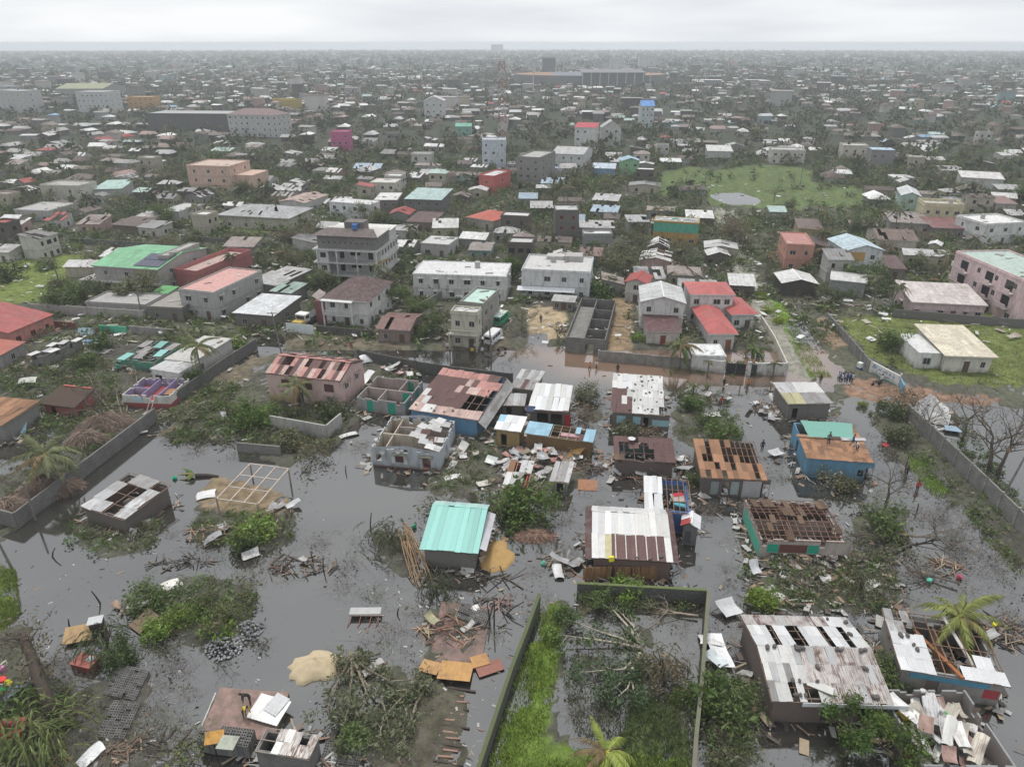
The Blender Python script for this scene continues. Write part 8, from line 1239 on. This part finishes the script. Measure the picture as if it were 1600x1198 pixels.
for a in (('splintered brown timber heap on the wet island', 335, 835, 3.4, 1.8, 46, 1, T1, 1.2, 2), ('broken board heap at the island edge', 430, 800, 2.2, 1.6, 26, 2, T1, .8, 3), ('big collapsed heap of sheets, boards and walls between the shacks', 860, 715, 5.6, 3.4, 120, 3, T1, 1.6, 44, (W, W, LGREY, PINKR, (.4, .34, .26))), ('heap of white sheets and sticks before the shed with the red door', 812, 735, 3.0, 2.2, 40, 4, T1, 1.4, 22), ('white sheet rubble beside the curved white roof', 720, 715, 3.4, 2.0, 30, 5, T1, .7, 12, (W, W, LGREY, (.5, .48, .42))), ('rubble of the green door house back rooms', 630, 580, 4.0, 2.0, 40, 6, T1, .9, 18, (W, LGREY, PINK, (.3, .3, .3))), ('strewn boards and clothes on the red floor', 705, 985, 3.0, 2.4, 50, 7, [(.13, .07, .06), (.3, .16, .1), (.4, .28, .2), (.2, .1, .09)], .8, 4, ((.45, .4, .38), W, (.5, .48, .3))),
          ('drowned stick fence tangle with white litter', 470, 885, 4.6, 1.6, 44, 8, T1 + T2, .5, 1), ('drowned stick lattice near the brushwood', 280, 880, 3.4, 1.2, 26, 9, T2, .3, 0), ('dark sunken fence slats in a row', 760, 960, 2.8, 2.6, 22, 10, T2, .3, 0), ('drifting brushwood raft with litter', 1575, 990, 2.4, 2.2, 60, 11, T1 + T2, .7, 1), ('drifting brown board bundle by the dead limbs', 1475, 885, 1.6, 1.6, 26, 12, T1, .6, 0), ('smashed planks beside the plywood roof boards', 1075, 735, 1.6, 2.8, 34, 13, T2 + T1, .8, 4), ('smashed timber by the torn open maroon roof', 1010, 745, 3.6, 1.2, 30, 14, T2 + T1, .5, 5), ('floor boards drifting off the collapsed heap', 915, 735, 2.6, 1.6, 26, 15, [(.3, .16, .12), (.12, .1, .09)], .3, 1), ('drowned garden timber tangle', 1100, 625, 4.0, 2.2, 40, 16, T1 + T2, .6, 3), ('smashed wall rubble left of the grey roofed shed', 1200, 640, 2.2, 2.2, 34, 17, T1 + [(.5, .3, .26)], .8, 6), ('fallen fence timbers behind the corrugated roof', 1270, 920, 4.4, 2.4, 60, 18, T2, .4, 2), ('split cane bundle and boards by the ruined green shuttered house', 1320, 905, 1.6, 1.8, 44, 19, [(.4, .24, .13), (.2, .1, .08)], .6, 3), ('pale rubble strip below the ruined green shuttered house', 1290, 872, 4.4, .9, 30, 20, T1, .5, 8, ((.5, .4, .38), (.55, .5, .48))),
          ('dark rods and cane mats on the block yard', 128, 1105, 2.0, 1.4, 40, 21, T2 + [(.3, .24, .15)], .2, 0), ('rusty cane frame on the block yard', 185, 1170, 1.8, 1.2, 34, 22, [(.2, .13, .1), (.3, .22, .15)], .3, 0), ('split logs on the rubbish bank', 85, 1185, 1.4, .8, 16, 23, [(.25, .18, .1)], .5, 0, (W,), (1.2, 2.2), .25), ('clothes and paper litter beside the snapped trunk', 38, 1080, 1.4, 1.0, 10, 24, [(.5, .5, .5)], .4, 10, ((.55, .55, .56), (.2, .27, .42), (.4, .3, .25))), ('cloth and stick litter at the hedge island head', 205, 950, 1.0, .8, 20, 25, T1, .5, 4, ((.5, .35, .25), (.5, .5, .48))), ('driftwood below the uprooted tree', 560, 1040, 2.6, 1.2, 26, 26, T2 + T1, .5, 1), ('drift sticks off the rusted block shed', 250, 1165, 3.0, 1.2, 24, 27, T2, .2, 0), ('timber scraps by the leaning grey shack', 205, 835, 3.2, 1.0, 24, 28, T2, .4, 1), ('rubble and cloth of the collapsed sea-green house', 195, 575, 3.0, 1.6, 30, 29, T1, .6, 8, (W, LGREY, (.1, .4, .3))), ('garden rubble before the grey block rooms', 85, 560, 4.0, 2.0, 30, 30, T1, .5, 10), ('broken wood hut slats at the lane end', 355, 648, 1.2, .8, 20, 31, [(.3, .28, .25), (.16, .14, .12)], 1.2, 1),
          ('white wreckage on the fallen tree by the mound', 872, 880, 1.6, 1.6, 16, 32, T1, .5, 4), ('wreckage of sheets behind the red ribbed roof', 1055, 415, 6, 4, 50, 33, T1, 1.2, 30, (W, W, LGREY, (.4, .2, .16))), ('wreckage of white sheets beside the tree lined lane', 1010, 415, 4, 4, 30, 34, T1, 1.0, 18), ('timber wreck in the field of the striped gable hut', 165, 335, 6, 4, 40, 35, T1, 1.2, 22, (W, LGREY, BLUE, MAROON)), ('sheet wreckage by the white roofed workshop', 370, 440, 5, 4, 30, 36, T1, .8, 20), ('scrap heap under the torn grey row shed', 440, 420, 4, 3, 30, 37, T1, .8, 16), ('drowned reddish floor boards by black posts', 785, 945, 1.6, 1.2, 16, 38, [(.3, .2, .18)], .12, 0), ('stick litter at the yard end of the mossy wall', 770, 905, 2.4, .8, 12, 39, T2, .3, 0, (W,), (2, 4.5))):
    pile(*a)
# standing posts in the water
for i, (px, py, h, lean) in enumerate(((578, 828, 2.4, .15), (540, 738, 1.0, .1), (772, 980, 3.2, .02), (766, 975, 2.6, -.1), (785, 960, 1.6, 1.3), (1432, 800, 1.2, 0), (1415, 730, 1.6, .05), (620, 960, .8, .3), (505, 890, 1.8, .1), (490, 880, 1.6, -.1), (440, 895, 1.0, .5), (110, 985, 1.4, .1), (975, 640, 1.5, 0), (1000, 775, .9, .1), (1180, 640, 1.1, .1), (1120, 655, 1.4, -.1), (80, 870, 1.2, .6), (158, 942, 1.5, -.4))): g = G(px, py); m = MB(); m.tube([(0, 0, -.4), (lean * h * .5, 0, h * .55), (lean * h, .05, h)], [.09, .07, .05], 6); tag(m.build('post', 'bark', None, (.06, .05, .045), loc=(g.x, g.y, 0)), 'blackened post standing crooked near ' + near_mark(g.x, g.y), 'post', 'posts near ' + near_mark(g.x, g.y))
def pole(label, px, py, h, lean=(0, 0), arm=True, group=None):
    g = G(px, py); r = thing('utility_pole', label, 'utility pole', (g.x, g.y, 0), 0, group); m = MB(); t = (lean[0] * h, lean[1] * h, h); m.tube([(0, 0, -.5), t], [.15, .1], 7); m.build('shaft', 'bark', r, (.24, .22, .2))
    if arm: barobj('crossarm', 'plank', r, (t[0] - .9, t[1], h - .3), (t[0] + .9, t[1], h - .3), .1, .12, (.2, .18, .16))
pole('grey pole leaning at the long dark block wall', 56, 812, 5, (0, .02), False); pole('slanted pole at the flooded corner by the grass bank', 18, 885, 5.5, (-.12, 0), False); pole('leaning pole by the metal yard gate', 441, 556, 8, (-.12, .1)); pole('stout slanted trunk pole in the flooded lot', 1567, 775, 6.5, (.22, .06), False)
for i, (px, py) in enumerate(((223, 502), (768, 560), (948, 435), (1165, 560), (1290, 470), (640, 300), (880, 330), (350, 300), (1440, 300), (1100, 300), (560, 260), (1250, 290), (150, 300), (980, 300))): g = G(px, py); nm = near_mark(g.x, g.y); pole('wooden utility pole near ' + nm, px, py, 7.5, (random.Random(i).uniform(-.06, .06), 0), True, 'utility poles near ' + nm)
# thin scattered litter, uncountable
rs = random.Random(55); m = MB(); LC = [(.5, .49, .47), (.4, .39, .37), (.3, .2, .15), (.12, .1, .085), (.08, .07, .06), (.35, .28, .2), (.4, .39, .36), (.1, .09, .08), (.22, .15, .11)]
def bits(n, pl, zr, sm, cols, flat=True):
    xs = [p[0] for p in pl]; ys = [p[1] for p in pl]; k = 0; t = 0
    while k < n and t < n * 12:
        t += 1; px, py = rs.uniform(min(xs), max(xs)), rs.uniform(min(ys), max(ys))
        if not bool(inpoly(np.array([px]), np.array([py]), pl)[0]): continue
        g = G(px, py); gz = float(groundz(g.x, g.y)); s = rs.uniform(.3, 1) * sm; M = Matrix.Translation((g.x, g.y, max(gz, 0) + rs.uniform(*zr))) @ Matrix.Rotation(rs.uniform(0, 6.28), 4, 'Z') @ Matrix.Rotation(rs.gauss(0, .2), 4, 'X'); a = rs.choice((.08, .12, .3, .5)); c = rs.choice(cols); m.box(-s / 2, s / 2, -s * a / 2, s * a / 2, -.012, .012, M, c); k += 1
FULL = [(0, 640), (1600, 640), (1600, 1198), (0, 1198)]
bits(420, FULL, (.0, .02), .3, LC); bits(600, [(640, 560), (1240, 590), (1400, 800), (1400, 960), (800, 960), (600, 700)], (0, .08), .8, LC); bits(260, [(0, 860), (320, 840), (460, 1190), (0, 1198)], (0, .05), .5, LC); bits(330, [(560, 900), (830, 900), (760, 1198), (560, 1198)], (0, .03), .5, LC); bits(2600, [(0, 290), (1600, 290), (1600, 540), (0, 540)], (.02, .9), 2.1, [(.66, .66, .65), (.66, .66, .65), (.5, .5, .5), (.3, .25, .22), (.15, .12, .1), (.4, .36, .3)]); bits(500, [(0, 500), (640, 520), (640, 700), (240, 690), (0, 660)], (.02, .3), 1.3, LC); bits(700, [(870, 420), (1180, 400), (1180, 540), (900, 540)], (.02, .4), 1.1, LC); bits(300, [(1165, 860), (1400, 860), (1420, 960), (1165, 960)], (.02, .3), 1.2, LC)
for cx_, cy_, rz_, w_, d_ in FOOT[:60]:
    if cy_ > 135 or w_ < 2 or d_ < 1.2: continue
    for _ in range(110):
        sd = rs.randrange(4); u = rs.uniform(-.6, .6); off = abs(rs.gauss(0, .9)) + .25; lx, ly = ((u * w_, -d_ / 2 - off), (u * w_, d_ / 2 + off), (-w_ / 2 - off, u * d_), (w_ / 2 + off, u * d_))[sd]; x = cx_ + lx * math.cos(rz_) - ly * math.sin(rz_); y = cy_ + lx * math.sin(rz_) + ly * math.cos(rz_)
        if hits(x, y, .05): continue
        sz = rs.uniform(.25, 1.5); a = rs.choice((.06, .08, .12, .35, .55)); M = Matrix.Translation((x, y, max(0, float(groundz(x, y))) + rs.uniform(.01, .25))) @ Matrix.Rotation(rs.uniform(0, 6.28), 4, 'Z') @ Matrix.Rotation(rs.gauss(0, .25), 4, 'X') @ Matrix.Rotation(rs.gauss(0, .15), 4, 'Y'); m.box(-sz / 2, sz / 2, -sz * a / 2, sz * a / 2, -.014, .014, M, rs.choice(LC))
struct(m.build('storm_litter', 'matter'), 'stuff')
# ------------------------------------------------------------------ vehicles
def wheel(root, x, y, r=.34):
    m = MB(); m.tube([(x, y - .11, r), (x, y + .11, r)], r, 14); t = m.build('wheel', 'plastic', root, (.02, .02, .02)); m = MB(); m.tube([(x, y - .125, r), (x, y + .125, r)], r * .55, 10); m.build('rim', 'plastic', t, (.35, .35, .36))
def minibus(label, px, py, rz, c1, c2):
    g = G(px, py); r = thing('minibus', label, 'minibus', (g.x, g.y, .3), rz); prof = [(-2.5, .35), (2.35, .35), (2.5, .9), (2.05, 1.9), (1.6, 2.12), (-2.4, 2.12), (-2.5, 1.9)]; m = MB(); w = .88      # +x is the front
    for s in (-1, 1): P = [(x, s * w, z) for x, z in prof]; m.face(P if s < 0 else P[::-1])
    for i in range(len(prof)): (x0, z0), (x1, z1) = prof[i], prof[(i + 1) % len(prof)]; m.face([(x0, -w, z0), (x0, w, z0), (x1, w, z1), (x1, -w, z1)])
    m.build('body', 'plastic', r, c1); boxobj('roof_panel', 'panel', r, (-.4, 0, 2.14), (4.0, 1.6, .05), 0, c2)
    for s in (-1, 1):
        for x in (-1.8, -.6, .6): boxobj('side_window', 'pane', r, (x, s * .885, 1.52), (1.05, .02, .55), 0)
        boxobj('headlight', 'panel', r, (2.44, s * .6, .8), (.08, .3, .2), 0, (.7, .7, .65)); boxobj('tail_light', 'panel', r, (-2.5, s * .75, 1.1), (.04, .15, .5), 0, (.4, .03, .03))
        for x in (-1.6, 1.6): wheel(r, x, s * .8)
    boxobj('windscreen', 'pane', r, (2.3, 0, 1.42), (.02, 1.5, .85), 0, rot=Matrix.Rotation(-.42, 4, 'Y')); boxobj('rear_window', 'pane', r, (-2.51, 0, 1.55), (.02, 1.4, .6), 0); boxobj('number_plate', 'panel', r, (-2.51, 0, .95), (.02, .5, .14), 0, (.08, .08, .08)); boxobj('bumper', 'panel', r, (-2.52, 0, .5), (.1, 1.7, .2), 0, (.3, .3, .3)); addfoot(g.x, g.y, rz, 5, 2); return r
minibus('white minibus parked rear outwards beside the cream balcony house', 771, 536, R(68), (.66, .66, .68), (.68, .68, .68)); minibus('green minibus with white roof parked behind the white minibus', 783, 507, R(68), (.03, .33, .18), (.6, .66, .62)); minibus('white van parked by the cream bungalow', 1434, 556, R(10), (.66, .66, .66), (.68, .68, .68))
g = G(476, 512); r = thing('truck', 'yellow and white lorry parked behind the metal gate', 'truck', (g.x, g.y, .3), R(-20)); boxobj('bonnet', 'panel', r, (0, -1.6, 1.2), (2.1, 1.5, .9), 0, (.5, .36, .1)); c = boxobj('cab', 'panel', r, (0, -.1, 1.9), (2.1, 1.6, 1.5), 0, (.6, .6, .58)); boxobj('cab_roof', 'panel', r, (0, -.1, 2.7), (2.2, 1.7, .12), 0, (.75, .75, .75)); boxobj('windscreen', 'pane', r, (0, -.91, 2.1), (1.8, .03, .7), 0); boxobj('load_bed', 'panel', r, (0, 3.0, 1.2), (2.3, 4.4, .9), 0, (.08, .08, .08)); boxobj('bumper', 'panel', r, (0, -2.4, .6), (2.2, .15, .3), 0, W)
for s in (-1, 1):
    boxobj('side_window', 'pane', r, (s * 1.06, -.1, 2.1), (.02, 1.1, .6), 0)
    for y in (-1.6, 2.2, 3.6): m = MB(); m.tube([(s * .8, y, .45), (s * 1.12, y, .45)], .48, 14); m.build('wheel', 'plastic', r, (.02, .02, .02))
for px, py, lab in ((1368, 603, 'dark motorbike parked at the white sign wall'), (784, 549, 'dark motorbike under the leaning tree by the minibuses')):
    g = G(px, py); r = thing('motorbike', lab, 'motorbike', (g.x, g.y, .1), .3)
    for x in (-.65, .65): m = MB(); m.tube([(x, -.05, .3), (x, .05, .3)], .3, 12); m.build('wheel', 'plastic', r, (.02, .02, .02))
    boxobj('tank', 'panel', r, (.15, 0, .75), (.5, .25, .25), 0, (.08, .08, .09)); boxobj('saddle', 'panel', r, (-.35, 0, .78), (.6, .25, .12), 0, (.03, .03, .03)); m = MB(); m.tube([(.65, 0, .3), (.45, 0, 1.0)], .04); m.tube([(.45, -.35, 1.02), (.45, .35, 1.02)], .03); m.tube([(-.65, 0, .3), (.2, 0, .5), (.5, 0, .8)], .05); m.build('frame', 'plastic', r, (.1, .1, .1))
# ------------------------------------------------------------------ people
m_plain('trouser', .9, .3, .6, 6)
def person_mesh(key, pose):
    J = {'stand': dict(hip=.92, lean=0, lk=(.1, 0, .48), lf=(.11, 0, .03), rk=(-.1, .02, .48), rf=(-.11, .02, .03), le=(.27, .02, 1.1), lh=(.28, -.08, .85), re=(-.27, .02, 1.1), rh=(-.28, -.08, .85)), 'walk': dict(hip=.9, lean=.05, lk=(.1, -.18, .5), lf=(.1, -.3, .04), rk=(-.1, .12, .47), rf=(-.1, .32, .08), le=(.26, .12, 1.1), lh=(.26, .05, .86), re=(-.26, -.12, 1.12), rh=(-.24, -.3, .95)), 'bend': dict(hip=.85, lean=.5, lk=(.12, -.08, .45), lf=(.12, 0, .03), rk=(-.12, -.08, .45), rf=(-.12, .02, .03), le=(.24, -.55, .85), lh=(.2, -.62, .55), re=(-.24, -.55, .85), rh=(-.18, -.62, .5))}[pose]
    l = J['lean']; V = [(0, 0, J['hip']), (0, -l * .35, J['hip'] + .28 * (1 - l * .3)), (0, -l, J['hip'] + .52 * (1 - l * .5)), (0, -l * 1.12, J['hip'] + .62 * (1 - l * .5)), (0, -l * 1.25 - .02, J['hip'] + .76 * (1 - l * .5)), (0, -l * 1.3 - .02, J['hip'] + .84 * (1 - l * .5))]; Rr = [.15, .13, .15, .055, .095, .085]; E = [(0, 1), (1, 2), (2, 3), (3, 4), (4, 5)]
    sz = V[2]
    for s, e, h_ in ((1, 'le', 'lh'), (-1, 're', 'rh')): i = len(V); V += [(s * .19, sz[1], sz[2] - .02), J[e], J[h_]]; Rr += [.07, .05, .038]; E += [(2, i), (i, i + 1), (i + 1, i + 2)]
    for s, k, f in ((1, 'lk', 'lf'), (-1, 'rk', 'rf')): i = len(V); V += [(s * .1, 0, J['hip'] - .06), J[k], J[f], (J[f][0], J[f][1] - .16, .03)]; Rr += [.1, .068, .045, .04]; E += [(0, i), (i, i + 1), (i + 1, i + 2), (i + 2, i + 3)]
    me = bpy.data.meshes.new('person'); me.from_pydata(V, E, []); o = bpy.data.objects.new('tmp_person', me); COL.objects.link(o); sk = o.modifiers.new('s', 'SKIN')
    for i, v in enumerate(me.skin_vertices[0].data): v.radius = (Rr[i], Rr[i]); v.use_root = i == 0
    o.modifiers.new('u', 'SUBSURF').levels = 1; bpy.context.view_layer.update(); em = bpy.data.meshes.new_from_object(o.evaluated_get(bpy.context.evaluated_depsgraph_get())); bpy.data.objects.remove(o); em.materials.clear(); em.name = 'person'
    for n_ in ('cloth', 'person_trouser', 'person_skin'): em.materials.append(MATS[n_])
    hip = J['hip']; neck = V[3]
    for p in em.polygons:
        c = p.center; arm = any((Vector(J[k]) - c).length < .1 for k in ('lh', 'rh')); p.material_index = 2 if (c - Vector(neck)).dot(Vector(V[5]) - Vector(neck)) > 0 or arm else (1 if c.z < hip - .02 and (Vector(J['lh']) - c).length > .12 and (Vector(J['rh']) - c).length > .12 and c.z > .1 else (2 if c.z <= .1 else 0))
    em.polygons.foreach_set('use_smooth', [True] * len(em.polygons)); PM[key] = (em, Vector(V[5]))
for nm_, c_ in (('person_trouser', (.035, .04, .06)), ('person_skin', (.1, .055, .035))): t_ = NT(nm_); t_.base(c_)
PM = {}
for k in ('stand', 'walk', 'bend'): person_mesh(k, k)
hm = MB(); hm.tube([(0, 0, -.02), (0, 0, .06), (0, 0, .1)], [.105, .1, .05], 10); HAIR = hm.mesh('hair', 'plastic', True)
PW = {'w': ('white', (.6, .6, .6)), 'b': ('dark blue', (.04, .07, .2)), 'k': ('black', (.03, .03, .03)), 'r': ('red', (.5, .05, .04)), 'o': ('orange', (.6, .2, .05)), 'g': ('grey-green', (.12, .17, .14)), 'y': ('yellow', (.55, .42, .08)), 's': ('pale blue', (.35, .45, .55))}
th = TARP_HOUSE
for px, py, z, c, pose, rz, wh in ((1294, 694, 3.6, 'g', 'stand', 0, 'standing on the tarpaulin'), (1331, 697, 3.75, 'b', 'walk', 1, 'on the roof ridge of the tarpaulin covered house'), (1339, 704, 3.7, 'w', 'bend', -1, 'crouching at the ridge of the tarpaulin covered house'), (921, 577, 0, 'o', 'walk', 1, 'wading on the flooded road'), (932, 574, 0, 'w', 'walk', -1, 'wading on the flooded road'), (965, 580, 0, 'k', 'stand', 0, 'wading on the flooded road'), (1131, 602, 0, 'k', 'stand', .5, 'before the black gate'), (1168, 604, 0, 'o', 'stand', 0, 'before the black gate'), (1125, 632, .1, 'r', 'bend', 0, 'in the drowned garden'), (1190, 706, 2.9, 'k', 'stand', 0, 'on the plywood roof boards'), (1433, 765, 0, 'r', 'stand', 0, 'wading near the leaning bare tree'), (1416, 742, 0, 'k', 'stand', 0, 'wading near the leaning bare tree'), (1281, 600, .1, 'k', 'stand', 0, 'at the lane junction'), (754, 555, .3, 'w', 'walk', 0, 'on the street by the minibuses'), (763, 553, .3, 'k', 'walk', 0, 'on the street by the minibuses'), (743, 548, .3, 's', 'stand', 0, 'on the street by the minibuses'), (752, 532, .3, 'w', 'stand', 1, 'at the rear of the white minibus'), (738, 556, .3, 'y', 'stand', 0, 'on the street by the minibuses'), (699, 548, .3, 'w', 'stand', 0, 'below the broad green tree'), (550, 546, .3, 'r', 'bend', 0, 'on the verge below the yard wall'), (382, 1118, .32, 'y', 'bend', 1, 'bending on the pink floor slab'), (392, 1098, .32, 'k', 'bend', -1, 'crouching by the large white sheet'), (1376, 600, .2, 'w', 'stand', 0, 'at the white sign wall'), (1502, 577, .3, 'b', 'stand', 0, 'on the porch of the cream bungalow'), (1372, 638, 0, 'k', 'stand', 0, 'by the flooded culvert'), (845, 505, .35, 'k', 'stand', 0, 'in the sandy yard')):
    z = -.38 if z == 0 else z; g = G(px, py, max(z, 0)); em, hp = PM[pose]; o = link('person', em, None, None, PW[c][1], loc=(g.x, g.y, z), rz=rz); tag(o, f'person in a {PW[c][0]} shirt {wh}', 'person'); link('hair', HAIR, None, o, (.02, .018, .016), loc=hp)
for i in range(9): g = G(1309 + i * 2.7, 596 + (i % 3), .2); em, hp = PM['stand']; o = link('person', em, None, None, ((.6, .6, .62), (.08, .1, .22))[i % 2], loc=(g.x, g.y, .2), rz=i); tag(o, f"person in a {('pale', 'dark blue')[i % 2]} shirt in the crowd at the grass verge", 'person', 'crowd standing at the grass verge'); link('hair', HAIR, None, o, (.02, .018, .016), loc=hp)
# ------------------------------------------------------------------ haze
hz = MB().box(-30600, 30600, -70, 34500, -1.8, 52.5).mesh('haze'); hm_ = bpy.data.materials.new('haze_air'); hm_.use_nodes = True; nt_ = hm_.node_tree; nt_.nodes.clear(); ho = nt_.nodes.new('ShaderNodeOutputMaterial'); hv = nt_.nodes.new('ShaderNodeVolumePrincipled'); hv.inputs['Color'].default_value = (.9, .95, 1.0, 1); hv.inputs['Density'].default_value = HAZE; hv.inputs['Anisotropy'].default_value = .2; nt_.links.new(hv.outputs[0], ho.inputs['Volume']); hz.materials.append(hm_); struct(link('haze', hz), 'stuff')
